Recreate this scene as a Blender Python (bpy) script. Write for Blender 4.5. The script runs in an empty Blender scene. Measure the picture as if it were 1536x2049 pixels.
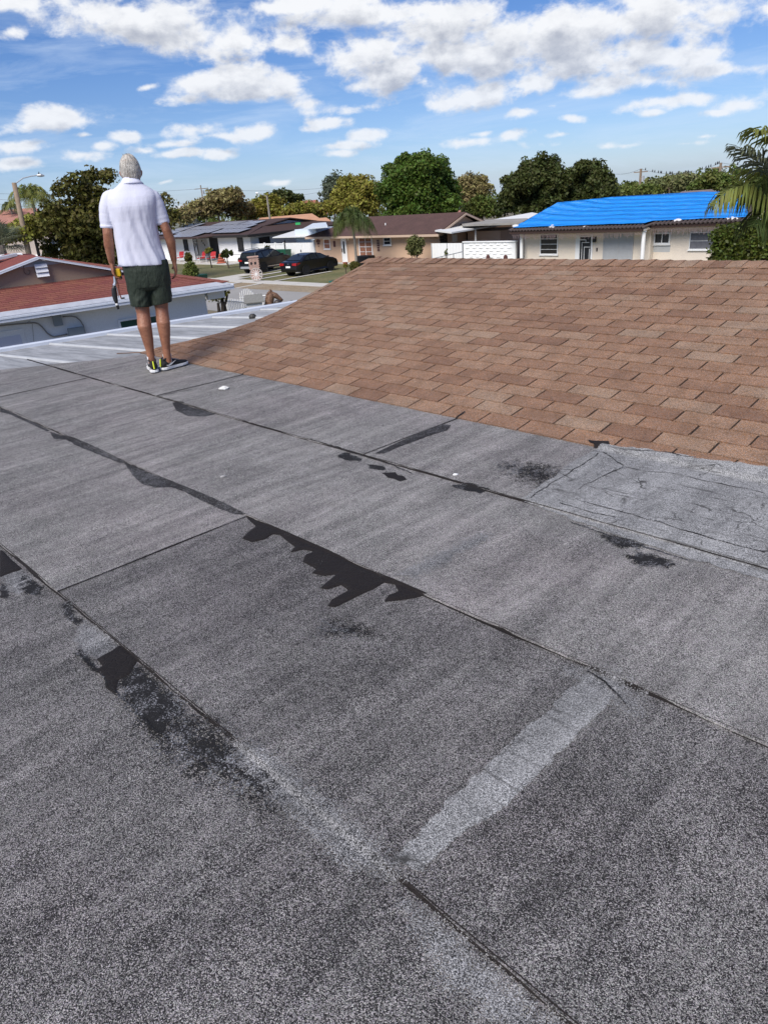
import bpy, bmesh, math, random
from mathutils import Vector, Matrix, noise as mn
random.seed(7)
S = bpy.context.scene
COL = S.collection
# ------------------------------------------------------------------ camera
VX = Vector((0.714, 0.335, -0.615)); VY = Vector((-0.696, 0.247, -0.674))
VX.normalize(); VY = (VY - VX * VY.dot(VX)).normalized(); VZ = VX.cross(VY)
RW = Matrix((VX, VY, VZ))                      # camera axes -> world axes
CAM = Vector((0, 0, 1.35)); GZ = -3.75         # eye above the flat roof, street level
F_PX = 1420.0
cd = bpy.data.cameras.new('camera'); cam = bpy.data.objects.new('camera', cd); COL.objects.link(cam)
cam.matrix_world = Matrix.Translation(CAM) @ RW.to_4x4()
cd.sensor_fit = 'HORIZONTAL'; cd.sensor_width = 36; cd.lens = 36 * F_PX / 1536
cd.clip_start = 0.05; cd.clip_end = 3000
S.camera = cam
S.view_settings.view_transform = 'Standard'; S.view_settings.look = 'None'
S.view_settings.exposure = 0.92; S.view_settings.gamma = 1; S.view_settings.use_curve_mapping = False
S.render.engine = 'CYCLES'
S.cycles.use_denoising = True
S.cycles.max_bounces = 6; S.cycles.transparent_max_bounces = 12
S.cycles.sample_clamp_indirect = 8

def ray(x, y):
    return (RW @ Vector((x - 768, -(y - 1024.5), -F_PX))).normalized()
def onz(x, y, z):
    d = ray(x, y); return CAM + d * ((z - CAM.z) / d.z)
def onx(x, y, X):
    d = ray(x, y); return CAM + d * (X / d.x)
def ony(x, y, Y):
    d = ray(x, y); return CAM + d * (Y / d.y)
def ond(x, y, D):
    d = ray(x, y); return CAM + d * (D / math.hypot(d.x, d.y))

# ------------------------------------------------------------------ sun and sky
SUN_EL, SUN_AZ = math.radians(47), math.radians(197)      # azimuth from +X towards +Y
sd = bpy.data.lights.new('sun', 'SUN'); sun = bpy.data.objects.new('sun', sd); COL.objects.link(sun)
sd.energy = 2.7; sd.angle = math.radians(38); sd.color = (1.0, 0.94, 0.85)
sdir = Vector((math.cos(SUN_EL) * math.cos(SUN_AZ), math.cos(SUN_EL) * math.sin(SUN_AZ), math.sin(SUN_EL)))
sun.rotation_euler = sdir.to_track_quat('Z', 'Y').to_euler()
W = bpy.data.worlds.new('World'); S.world = W; W.use_nodes = True
nt = W.node_tree; nt.nodes.clear()

class NT:
    """small helper to chain shader nodes"""
    def __init__(s, tree): s.t = tree
    def n(s, typ, ins=None, **kw):
        nd = s.t.nodes.new(typ)
        for k, v in kw.items(): setattr(nd, k, v)
        for k, v in (ins or {}).items():
            sk = nd.inputs[k]
            if isinstance(v, bpy.types.NodeSocket): s.t.links.new(v, sk)
            elif v is not None:
                if isinstance(v, (tuple, list)) and len(v) == 3 and sk.type == 'RGBA': v = tuple(v) + (1,)
                sk.default_value = v
        return nd
    def m(s, op, a, b=None, c=None, clamp=False):
        nd = s.n('ShaderNodeMath', operation=op, use_clamp=clamp)
        for i, v in enumerate((a, b, c)):
            if v is None: continue
            if isinstance(v, bpy.types.NodeSocket): s.t.links.new(v, nd.inputs[i])
            else: nd.inputs[i].default_value = v
        return nd.outputs[0]
    def noise(s, vec, scale, detail=3, rough=0.55, dist=0.0, out='Fac'):
        nd = s.n('ShaderNodeTexNoise', {'Scale': scale, 'Detail': detail, 'Roughness': rough, 'Distortion': dist})
        if vec is not None: s.t.links.new(vec, nd.inputs['Vector'])
        return nd.outputs[out]
    def ramp(s, fac, stops, interp='LINEAR'):
        nd = s.n('ShaderNodeValToRGB', {0: fac}); cr = nd.color_ramp; cr.interpolation = interp
        while len(cr.elements) < len(stops): cr.elements.new(0.5)
        for e, (p, c) in zip(cr.elements, stops):
            e.position = p; e.color = (c, c, c, 1) if isinstance(c, (int, float)) else tuple(c) + (1,)
        return nd.outputs[0]
    def mix(s, fac, a, b, mode='MIX'):
        nd = s.n('ShaderNodeMix', data_type='RGBA', blend_type=mode)
        for sk, v in ((nd.inputs[0], fac), (nd.inputs[6], a), (nd.inputs[7], b)):
            if isinstance(v, bpy.types.NodeSocket): s.t.links.new(v, sk)
            else: sk.default_value = (tuple(v) + (1,)) if isinstance(v, (tuple, list)) and len(v) == 3 else v
        return nd.outputs[2]
    def vscale(s, vec, k):
        nd = s.n('ShaderNodeVectorMath', operation='MULTIPLY'); s.t.links.new(vec, nd.inputs[0]); nd.inputs[1].default_value = k
        return nd.outputs[0]

# clouds: centre and half size, measured as directions in the sky
BL = [(10,5,110,22,1),(12,64,34,18,.8),(190,28,115,42,1.1),(300,40,120,48,1.2),(395,75,90,42,1.1),(470,85,105,38,1.1),(575,82,52,28,1),
 (420,170,70,26,1.1),(500,160,90,34,1.2),(570,170,60,28,1.1),(485,182,140,18,1.1),(305,166,24,11,1),
 (560,8,120,24,1),(720,25,220,40,1.1),(900,45,200,48,1.1),(1100,60,230,58,1.2),(1300,45,220,60,1.1),(1470,25,110,38,.8),
 (730,100,80,40,1.1),(770,150,80,36,1.1),(740,168,70,16,1),(870,110,70,34,1),(1000,110,150,52,1.2),(1180,110,150,56,1.1),(1330,120,140,40,.9),
 (960,190,100,30,1.15),(900,205,50,14,1),(1060,170,80,26,1),(1180,190,70,18,1),(1270,165,160,36,.9),(1330,205,110,18,1),(1490,205,60,20,1),(1450,145,80,22,.9),
 (1040,232,36,12,1.1),(1145,237,36,9,1),(1298,225,26,8,1),(1100,215,26,9,.8),(1440,220,36,9,.9),
 (105,238,90,26,1.2),(60,250,60,16,1.1),(45,292,52,20,1.1),(30,328,46,15,1.1),(205,292,38,11,1),(165,312,55,14,.9),(170,272,24,8,.8),
 (262,272,44,13,1),(385,255,60,18,1),(500,260,60,20,1),(440,268,80,12,.9),(365,306,90,12,1.1),(300,300,30,12,1),(420,308,50,13,1),(350,284,60,12,.9),
 (655,243,56,14,1),(735,270,45,15,1.1),(700,290,60,12,1),(680,308,40,9,.9),(575,365,32,7,.9),(720,212,120,16,.7),(620,205,50,12,.6),
 (935,286,60,10,.8),(1030,272,36,9,.7),(1240,288,60,8,.6),(1380,283,50,7,.6),(1120,288,50,9,.7),(960,268,28,7,.8),(1415,268,30,6,.6),(330,366,26,6,.8),(1120,270,26,7,.7),(850,165,30,18,.5)]
FG = bpy.data.node_groups.new('cloud_field', 'ShaderNodeTree')
FG.interface.new_socket('UV', in_out='INPUT', socket_type='NodeSocketVector')
FG.interface.new_socket('D', in_out='OUTPUT', socket_type='NodeSocketFloat')
g = NT(FG); gi = g.n('NodeGroupInput'); go = g.n('NodeGroupOutput'); acc = None
for (bx, by, rx, ry, wt) in BL:
    d = ray(bx, by); az, el = math.atan2(d.y, d.x), math.asin(d.z)
    # tilt of the view moves a pixel offset into azimuth and height
    k = 1 / (F_PX * (1 + ((bx - 768) ** 2 + (by - 1024) ** 2) / F_PX ** 2) ** 0.5)
    ru, rv = rx * k / math.cos(el) * 1.1, ry * k * k * F_PX * 1.15
    md = g.n('ShaderNodeVectorMath', operation='MULTIPLY_ADD'); FG.links.new(gi.outputs[0], md.inputs[0])
    md.inputs[1].default_value = (1 / ru, 1 / rv, 0); md.inputs[2].default_value = (-az / ru, -el / rv, 0)
    ln = g.n('ShaderNodeVectorMath', operation='LENGTH'); FG.links.new(md.outputs[0], ln.inputs[0])
    v = g.m('MULTIPLY_ADD', ln.outputs['Value'], -wt * 0.62, wt * 0.9)
    acc = v if acc is None else g.m('SMOOTH_MAX', acc, v, 0.15)
FG.links.new(g.m('MAXIMUM', acc, -0.55), go.inputs[0])

w = NT(nt)
tc = w.n('ShaderNodeTexCoord').outputs['Generated']
sp = w.n('ShaderNodeSeparateXYZ', {0: tc}).outputs
az = w.m('ARCTAN2', sp[1], sp[0]); el = w.m('ARCSINE', sp[2])
def cloud_density(dv):
    e2 = w.m('ADD', el, dv) if dv else el
    uv = w.n('ShaderNodeCombineXYZ', {0: az, 1: e2, 2: 0.0}).outputs[0]
    # cloud cells shrink towards the horizon
    st = w.n('ShaderNodeCombineXYZ', {0: az, 1: w.m('MULTIPLY', e2, 1.55), 2: 0.0}).outputs[0]
    wp = w.noise(st, 7.0, 3, 0.6, out='Color')
    wv = w.n('ShaderNodeVectorMath', {0: wp, 1: (0.5, 0.5, 0.5)}, operation='SUBTRACT').outputs[0]
    wv = w.vscale(wv, (0.05, 0.022, 0))
    uvw = w.n('ShaderNodeVectorMath', {0: uv, 1: wv}, operation='ADD').outputs[0]
    gr = nt.nodes.new('ShaderNodeGroup'); gr.node_tree = FG; nt.links.new(uvw, gr.inputs[0])
    nz = w.m('SUBTRACT', w.noise(st, 20.0, 8, 0.60, 0.15), 0.5)
    big = w.m('SUBTRACT', w.noise(tc, 2.6, 5, 0.6), 0.5)
    bb = w.m('MULTIPLY', big, w.m('MULTIPLY', w.m('SUBTRACT', el, 0.44, clamp=True), 5.0, clamp=True))
    d0 = w.m('MULTIPLY_ADD', nz, 1.9, gr.outputs[0])
    return w.m('ADD', w.m('MULTIPLY_ADD', bb, 2.6, d0), -0.31)
d0 = cloud_density(0.0); d1 = cloud_density(0.016)
cov = w.n('ShaderNodeMapRange', {0: d0, 1: -0.05, 2: 0.42}, interpolation_type='SMOOTHSTEP').outputs[0]
body = w.n('ShaderNodeMapRange', {0: d1, 1: 0.05, 2: 0.95}, interpolation_type='SMOOTHSTEP').outputs[0]
bil = w.noise(w.n('ShaderNodeCombineXYZ', {0: az, 1: w.m('MULTIPLY', el, 1.8), 2: 0.3}).outputs[0], 34.0, 5, 0.6)
body = w.m('ADD', body, w.m('MULTIPLY', w.m('SUBTRACT', bil, 0.5), 0.9), clamp=True)
ccol = w.mix(body, (0.49, 0.50, 0.52), (0.245, 0.265, 0.315))
sky = w.n('ShaderNodeTexSky', sky_type='NISHITA', sun_disc=False, sun_elevation=SUN_EL,
          sun_rotation=math.pi / 2 - SUN_AZ, altitude=5, air_density=1.0, dust_density=0.35, ozone_density=2.2).outputs[0]
lp_f = w.n('ShaderNodeMapRange', {0: el, 1: 0.0, 2: 0.16}).outputs[0]
fade = w.m('MULTIPLY_ADD', lp_f, 0.25, 0.75)
SKY_K = 0.060
tint = w.ramp(w.n('ShaderNodeMapRange', {0: el, 1: -.02, 2: .5}).outputs[0], [(0, (SKY_K*.66, SKY_K*.82, SKY_K*1.25)), (.25, (SKY_K*.52, SKY_K*.67, SKY_K*1.0)), (.6, (SKY_K*.30, SKY_K*.53, SKY_K*.90)), (1, (SKY_K*.25, SKY_K*.48, SKY_K*.90))])
skyc = w.mix(1.0, sky, tint, 'MULTIPLY')
wsp = w.noise(w.n('ShaderNodeCombineXYZ', {0: w.m('MULTIPLY', az, 1.0), 1: w.m('MULTIPLY', el, 6.0), 2: 0.0}).outputs[0], 5.0, 6, 0.65, 0.6)
veil = w.m('MULTIPLY', w.n('ShaderNodeMapRange', {0: wsp, 1: 0.44, 2: 0.72}).outputs[0], 0.38)
skyv = w.mix(veil, skyc, (0.36, 0.43, 0.53))
out = w.mix(w.m('MULTIPLY', cov, fade), skyv, ccol)
bg = w.n('ShaderNodeBackground', {'Color': out, 'Strength': 1.0})
wo = w.n('ShaderNodeOutputWorld', {'Surface': bg.outputs[0]})
W.cycles.sampling_method = 'MANUAL'; W.cycles.sample_map_resolution = 512

# ------------------------------------------------------------------ helpers
def tag(o, label=None, cat=None, group=None, kind=None):
    for k, v in (('label', label), ('category', cat), ('group', group), ('kind', kind)):
        if v: o[k] = v
    return o
def thing(name, label, cat, loc=(0, 0, 0), rz=0.0, group=None):
    o = bpy.data.objects.new(name, None); COL.objects.link(o); o.empty_display_size = 0.2
    o.location = loc; o.rotation_euler = (0, 0, rz)
    return tag(o, label, cat, group)

class MB:
    def __init__(s): s.v = []; s.f = []
    def add(s, vs, fs):
        b = len(s.v); s.v += [tuple(v) for v in vs]; s.f += [tuple(b + i for i in f) for f in fs]; return s
    def box(s, a, b):
        (x0, y0, z0), (x1, y1, z1) = a, b
        return s.add([(x0,y0,z0),(x1,y0,z0),(x1,y1,z0),(x0,y1,z0),(x0,y0,z1),(x1,y0,z1),(x1,y1,z1),(x0,y1,z1)],
                     [(0,3,2,1),(4,5,6,7),(0,1,5,4),(1,2,6,5),(2,3,7,6),(3,0,4,7)])
    def obox(s, c, ax, ay, az_):            # box by centre and three half axes
        c = Vector(c); ax = Vector(ax); ay = Vector(ay); az_ = Vector(az_)
        P = [c + sx * ax + sy * ay + sz * az_ for sz in (-1, 1) for sx, sy in ((-1,-1),(1,-1),(1,1),(-1,1))]
        return s.add(P, [(0,3,2,1),(4,5,6,7),(0,1,5,4),(1,2,6,5),(2,3,7,6),(3,0,4,7)])
    def tube(s, pts, rad, n=8, cap=True, sq=None):
        pts = [Vector(p) for p in pts]
        if not isinstance(rad, (list, tuple)): rad = [rad] * len(pts)
        b = len(s.v); up = None
        for i, p in enumerate(pts):
            t = (pts[min(i+1, len(pts)-1)] - pts[max(i-1, 0)]).normalized()
            if up is None: up = Vector((1,0,0)) if abs(t.z) > .9 else Vector((0,0,1))
            x = up.cross(t)
            x = x.normalized() if x.length > 1e-6 else Vector((0,1,0)); y = t.cross(x).normalized(); up = y if abs(t.z) > .9 else up
            if abs(t.z) > .9: up = x.cross(t) * -1
            for k in range(n):
                a = 2 * math.pi * k / n
                q = p + (x * math.cos(a) + y * math.sin(a)) * rad[i]
                s.v.append(tuple(q))
        for i in range(len(pts) - 1):
            for k in range(n):
                a0 = b + i*n + k; a1 = b + i*n + (k+1) % n
                s.f.append((a0, a1, a1 + n, a0 + n))
        if cap:
            s.f.append(tuple(b + k for k in range(n))[::-1]); s.f.append(tuple(b + (len(pts)-1)*n + k for k in range(n)))
        return s
    def rings(s, rs, cap=True):             # rs: list of rings of equal length
        b = len(s.v); n = len(rs[0])
        for r in rs: s.v += [tuple(q) for q in r]
        for i in range(len(rs)-1):
            for k in range(n):
                a0 = b+i*n+k; a1 = b+i*n+(k+1) % n
                s.f.append((a0, a1, a1+n, a0+n))
        if cap: s.f.append(tuple(b+k for k in range(n))[::-1]); s.f.append(tuple(b+(len(rs)-1)*n+k for k in range(n)))
        return s
    def poly(s, pts, t=None):               # flat polygon, or a slab when t (vector) is given
        n = len(pts); P = [Vector(p) for p in pts]
        if t is None: return s.add(P, [tuple(range(n))])
        t = Vector(t); return s.add(P + [p + t for p in P], [tuple(range(n))[::-1], tuple(range(n, 2*n))] + [(i, (i+1) % n, (i+1) % n + n, i + n) for i in range(n)])
    def build(s, name, m, parent=None, local=False, smooth=False, label=None, fix=True):
        me = bpy.data.meshes.new(name)
        off = Vector((0,0,0)) if (parent is None or local) else ROOT(parent)
        me.from_pydata([tuple(Vector(v) - off) for v in s.v], [], s.f)
        if fix:
            bm = bmesh.new(); bm.from_mesh(me); bmesh.ops.recalc_face_normals(bm, faces=bm.faces); bm.to_mesh(me); bm.free()
        if smooth:
            for p in me.polygons: p.use_smooth = True
        o = bpy.data.objects.new(name, me); COL.objects.link(o); o.parent = parent
        if m: me.materials.append(m)
        if label: o['label'] = label
        return o
def ROOT(p):
    l = Vector(p.location)
    while p.parent: p = p.parent; l = l + Vector(p.location)
    return l
def inst(src, name, parent, loc=None):
    o = bpy.data.objects.new(name, src.data); COL.objects.link(o); o.parent = parent
    if loc is not None: o.location = loc
    return o
def copy_tree(o, parent=None):
    c = o.copy(); COL.objects.link(c); c.parent = parent
    for ch in list(o.children): copy_tree(ch, c)
    return c
def bev(o, wd, seg=2):
    m = o.modifiers.new('bevel', 'BEVEL'); m.width = wd; m.segments = seg; m.limit_method = 'ANGLE'; m.angle_limit = math.radians(35)
    return o

# ------------------------------------------------------------------ materials
MATS = {}
def mat(name, col=(.5,.5,.5), rough=.7, var=0.0, vscale=3.0, bump=0.0, bscale=40.0, spec=.5, metal=0.0, col2=None, coords='Object', isl=0.0, trans=0.0, coat=0.0, stretch=None, fine=0.0, fscale=80.):
    if name in MATS: return MATS[name]
    m = bpy.data.materials.new(name); m.use_nodes = True; t = m.node_tree; t.nodes.clear(); q = NT(t)
    tcn = q.n('ShaderNodeTexCoord').outputs[coords]
    if stretch: tcn = q.vscale(tcn, stretch)
    c = tuple(col)
    if var or col2:
        nz = q.noise(tcn, vscale, 5, .6)
        f = q.n('ShaderNodeMapRange', {0: nz, 1: .3, 2: .7}).outputs[0]
        c2 = col2 or tuple(x * (1 - var) for x in col)
        c = q.mix(f, c, c2)
    if fine:
        nf = q.noise(tcn, fscale, 2, .6)
        ff = q.n('ShaderNodeMapRange', {0: nf, 1: .3, 2: .7, 3: 1 - fine, 4: 1 + fine}).outputs[0]
        vm = q.n('ShaderNodeVectorMath', operation='SCALE')
        if isinstance(c, tuple): vm.inputs[0].default_value = c
        else: t.links.new(c, vm.inputs[0])
        t.links.new(ff, vm.inputs['Scale']); c = vm.outputs[0]
    if isl:
        gm = q.n('ShaderNodeNewGeometry').outputs['Random Per Island']
        hs = q.n('ShaderNodeHueSaturation', {'Hue': q.m('MULTIPLY_ADD', gm, isl * .10, .5 - isl * .05), 'Value': q.m('MULTIPLY_ADD', gm, isl * 1.2, 1 - isl * .6)})
        if isinstance(c, tuple): hs.inputs['Color'].default_value = c + (1,)
        else: t.links.new(c, hs.inputs['Color'])
        c = hs.outputs[0]
    b = q.n('ShaderNodeBsdfPrincipled', {'Base Color': c, 'Roughness': rough, 'Metallic': metal, 'Specular IOR Level': spec, 'Coat Weight': coat})
    if bump:
        bn = q.n('ShaderNodeBump', {'Height': q.noise(tcn, bscale, 4, .6), 'Strength': min(1, bump), 'Distance': .01 if bump <= 1 else .01 * bump})
        t.links.new(bn.outputs[0], b.inputs['Normal'])
    o = b.outputs[0]
    if trans:
        tr = q.n('ShaderNodeBsdfTranslucent', {'Color': c if isinstance(c, tuple) else c})
        mx = q.n('ShaderNodeMixShader', {0: trans, 1: o, 2: tr.outputs[0]}); o = mx.outputs[0]
    q.n('ShaderNodeOutputMaterial', {'Surface': o})
    MATS[name] = m; return m

def granule_mat(name, dark, light, thr, scale=210., tint=None, streak=True, rough=.85, cover=None, edge=0.5, worn=0.0, brush=False):
    """mineral granules on asphalt; thr = share of dark ground between the granules"""
    m = bpy.data.materials.new(name); m.use_nodes = True; t = m.node_tree; t.nodes.clear(); q = NT(t)
    P = q.n('ShaderNodeNewGeometry').outputs['Position']
    vo = q.n('ShaderNodeTexVoronoi', {'Vector': P, 'Scale': scale}, feature='F1')
    cs = q.n('ShaderNodeSeparateColor', {0: vo.outputs['Color']}).outputs
    lum = q.m('MULTIPLY_ADD', cs[0], 0.75, 0.12)
    big = q.noise(P, 1.7, 5, .6)
    fineb = q.noise(P, 26., 3, .65)
    st = q.noise(q.vscale(P, (0.9, 7.0, 1.0)), 1.6, 6, .62, .3) if streak else big
    shift = q.m('ADD', q.m('MULTIPLY', q.m('SUBTRACT', st, .5), .85), q.m('MULTIPLY', q.m('SUBTRACT', big, .5), .55))
    shift = q.m('ADD', shift, q.m('MULTIPLY', q.m('SUBTRACT', fineb, .5), .5))
    v = q.m('ADD', cs[1], shift)
    mac = q.n('ShaderNodeMapRange', {0: q.noise(q.vscale(P, (.55, 4.2, 1.0)), 2.1, 6, .66, .5), 1: .33, 2: .67, 3: .80, 4: 1.24}).outputs[0]
    mac2 = q.n('ShaderNodeMapRange', {0: q.noise(P, 4.5, 6, .7, .3), 1: .3, 2: .7, 3: .84, 4: 1.16}).outputs[0]
    if worn:
        v = q.m('SUBTRACT', v, q.m('MULTIPLY', q.n('ShaderNodeMapRange', {0: q.noise(P, 11., 5, .7), 1: .42, 2: .58}).outputs[0], worn))
    f = q.n('ShaderNodeMapRange', {0: v, 1: thr - .18, 2: thr + .18}).outputs[0]
    f = q.m('MULTIPLY', f, lum)
    col = q.mix(f, dark, light)
    if tint:
        tf = q.n('ShaderNodeMapRange', {0: q.noise(P, 1.1, 3, .5), 1: .45, 2: .65}).outputs[0]
        col = q.mix(q.m('MULTIPLY', tf, .35), col, tint, 'MULTIPLY')
    hue = q.n('ShaderNodeHueSaturation', {'Color': col, 'Hue': q.m('MULTIPLY_ADD', cs[2], .5, .25), 'Saturation': 1.5})
    col = q.mix(.5, col, hue.outputs[0])
    col = q.n('ShaderNodeHueSaturation', {'Color': col, 'Value': q.m('MULTIPLY', mac, mac2) if streak else mac2}).outputs[0]
    if brush:
        br = q.noise(q.vscale(P, (11., 1.1, 1.)), 1.6, 6, .75, 1.2); ck = q.n('ShaderNodeTexVoronoi', {'Vector': q.n('ShaderNodeVectorMath', {0: P, 1: q.vscale(q.noise(P, 9., 4, .6, out='Color'), (.12, .12, 0))}, operation='ADD').outputs[0], 'Scale': 7.}, feature='DISTANCE_TO_EDGE').outputs['Distance']
        ckm = q.m('MULTIPLY', q.n('ShaderNodeMapRange', {0: ck, 1: .035, 2: .005}).outputs[0], q.n('ShaderNodeMapRange', {0: q.noise(P, 5., 3), 1: .50, 2: .62}).outputs[0])
        sc = q.m('MULTIPLY', q.n('ShaderNodeMapRange', {0: br, 1: .57, 2: .66}).outputs[0], .75)
        col = q.mix(q.m('MAXIMUM', ckm, sc), col, (.05, .048, .046))
    hgt = q.m('MULTIPLY_ADD', vo.outputs['Distance'], -1.0, 1.0)
    bp = q.n('ShaderNodeBump', {'Height': q.m('ADD', hgt, f), 'Strength': .6, 'Distance': .003})
    b = q.n('ShaderNodeBsdfPrincipled', {'Base Color': col, 'Roughness': rough, 'Specular IOR Level': .35, 'Normal': bp.outputs[0]})
    o = b.outputs[0]
    if cover:
        at = q.n('ShaderNodeAttribute', attribute_name='cover').outputs['Fac']
        nz = q.m('SUBTRACT', q.m('MULTIPLY_ADD', cs[1], .45, q.m('MULTIPLY', q.noise(P, 30., 5, .7), .9)), .67)
        a = q.n('ShaderNodeMapRange', {0: q.m('MULTIPLY_ADD', nz, edge, at), 1: -.03, 2: .03}).outputs[0]
        tr = q.n('ShaderNodeBsdfTransparent')
        mx = q.n('ShaderNodeMixShader', {0: a, 1: tr.outputs[0], 2: o}); o = mx.outputs[0]
    q.n('ShaderNodeOutputMaterial', {'Surface': o})
    MATS[name] = m; return m

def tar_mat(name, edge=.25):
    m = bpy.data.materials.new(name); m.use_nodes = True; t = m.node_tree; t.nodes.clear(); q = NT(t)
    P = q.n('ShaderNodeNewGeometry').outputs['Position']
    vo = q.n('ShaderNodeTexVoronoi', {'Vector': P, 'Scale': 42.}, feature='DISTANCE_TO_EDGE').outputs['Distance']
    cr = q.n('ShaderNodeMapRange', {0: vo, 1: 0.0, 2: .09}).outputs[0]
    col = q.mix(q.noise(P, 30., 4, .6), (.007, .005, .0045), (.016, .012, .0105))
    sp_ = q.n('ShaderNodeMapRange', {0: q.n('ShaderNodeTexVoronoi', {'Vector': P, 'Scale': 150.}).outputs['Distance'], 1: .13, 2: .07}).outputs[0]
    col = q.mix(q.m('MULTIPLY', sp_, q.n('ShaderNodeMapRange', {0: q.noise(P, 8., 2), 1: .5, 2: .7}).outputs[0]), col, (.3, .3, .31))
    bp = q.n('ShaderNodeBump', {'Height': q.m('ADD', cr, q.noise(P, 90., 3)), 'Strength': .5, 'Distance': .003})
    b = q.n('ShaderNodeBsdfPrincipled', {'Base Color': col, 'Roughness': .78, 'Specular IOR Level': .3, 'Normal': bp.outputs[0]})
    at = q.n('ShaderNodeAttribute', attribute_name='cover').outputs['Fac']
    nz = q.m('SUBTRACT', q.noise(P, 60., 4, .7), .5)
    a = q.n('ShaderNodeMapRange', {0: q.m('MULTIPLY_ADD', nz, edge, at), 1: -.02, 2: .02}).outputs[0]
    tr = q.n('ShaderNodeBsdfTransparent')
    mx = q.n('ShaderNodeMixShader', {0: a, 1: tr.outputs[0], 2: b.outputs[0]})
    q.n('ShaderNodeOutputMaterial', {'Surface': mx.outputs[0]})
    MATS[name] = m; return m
import numpy as np
# ================================================================== our roof
house = thing('house', 'house underfoot with grey granule flat roof and brown shingle slope', 'house', (0, 0, GZ))
M_mem = granule_mat('membrane_sheen', (.038, .035, .034), (.58, .555, .53), .31, 500., tint=(.95, .86, .90))  # far sheets: grazing sheen painted in as paler granules
M_mem2 = granule_mat('membrane_near', (.018, .0162, .0158), (.49, .465, .45), .455, 500., tint=(.92, .85, .9))  # same roofing nearby, darker, without the painted grazing sheen
M_coat = granule_mat('pale_granules', (.07, .07, .07), (.58, .575, .57), .24, 420., cover=True, edge=.55, brush=True)
M_coat2 = granule_mat('faint_pale_granules', (.03, .03, .03), (.52, .51, .51), .36, 460., cover=True, edge=1.1, brush=False)
M_tarw = granule_mat('worn_tar', (.014, .012, .012), (.22, .22, .23), .62, 300., cover=True, edge=.5, streak=False, worn=.25)
M_tarsp = granule_mat('speckled_tar', (.010, .009, .009), (.34, .34, .36), .68, 280., cover=True, edge=1.1, streak=False, worn=.5)
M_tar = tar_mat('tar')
SEAMS = [-3.8, -2.9, -2.0, -1.1, -.2, .70, 1.60, 2.50, 3.42]
def edge_y(x): return 7.25 + (3.08 - x) * .70 + .05 * mn.noise((x * 2, 3, 0)) if x < 3.08 else 7.25 - (x - 3.08) * .3
def sheet_z(x):
    for a, b in zip(SEAMS, SEAMS[1:]):
        if a <= x < b: return .007 * (1 - (x - a) / (b - a))
    return 0.0
def und(x, y): return .006 * mn.noise((x * 1.1, y * .55, 4.)) + .0015 * mn.noise((x * 5, y * 5, 1.))
CROSS = {-.2: [], .70: [2.72], 1.60: [6.61], 2.50: [2.88, 5.31]}
for a, b in zip(SEAMS, SEAMS[1:]):
    ys = [-4.0] + CROSS.get(a, [1.2] if a < -1 else []) + [99]
    for y0, y1 in zip(ys, ys[1:]):
        far = y1 > 50
        nx = 9; L = (8 if far else y1) - y0; ny = max(4, int(L / .05))
        mb = MB(); V = []
        for j in range(ny + 1):
            for i in range(nx + 1):
                u = i / nx; x = a + (b + .02 - a) * u
                if i == 0: x += .006 * mn.noise((a * 7, (y0 + L * j / ny) * 3.2, 0)) + .004 * mn.noise((a, (y0 + L * j / ny) * 17, 5))
                top = edge_y(x) if far else y1 + .03
                y = y0 + (top - y0) * j / ny
                if j == 0: y += .008 * mn.noise((x * 3, y0 * 5, 0))
                z = .007 * (1 - min(u, 1)) + und(x, y) + .004 * math.exp(-(y - y0) / .06) - (.004 if (not far and y > y1 - .01) else 0)
                V.append((x, y, z))
        n = nx + 1; F = [(j*n+i, j*n+i+1, (j+1)*n+i+1, (j+1)*n+i) for j in range(ny) for i in range(nx)]
        base = len(V)
        rim = [j*n for j in range(ny, -1, -1)] + [i for i in range(1, n)] + [j*n+nx for j in range(1, ny+1)] + [ny*n+i for i in range(nx-1, 0, -1)]
        for r in rim: V.append((V[r][0], V[r][1], V[r][2] - (.012 if V[r][1] < edge_y(V[r][0]) - .02 else .07)))
        F += [(rim[k], rim[(k+1) % len(rim)], base + (k+1) % len(rim), base + k) for k in range(len(rim))]
        mb.add(V, F); mb.build('roof_sheet', M_mem2 if (a in (-.2, .7) and y0 < 2) else M_mem, house, smooth=False)
mb = MB(); mb.box((-3.8, -4, -.14), (3.5, 7.1, -.012)); mb.build('roof_deck', mat('deck_dark', (.03, .028, .027), .9), house)

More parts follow.
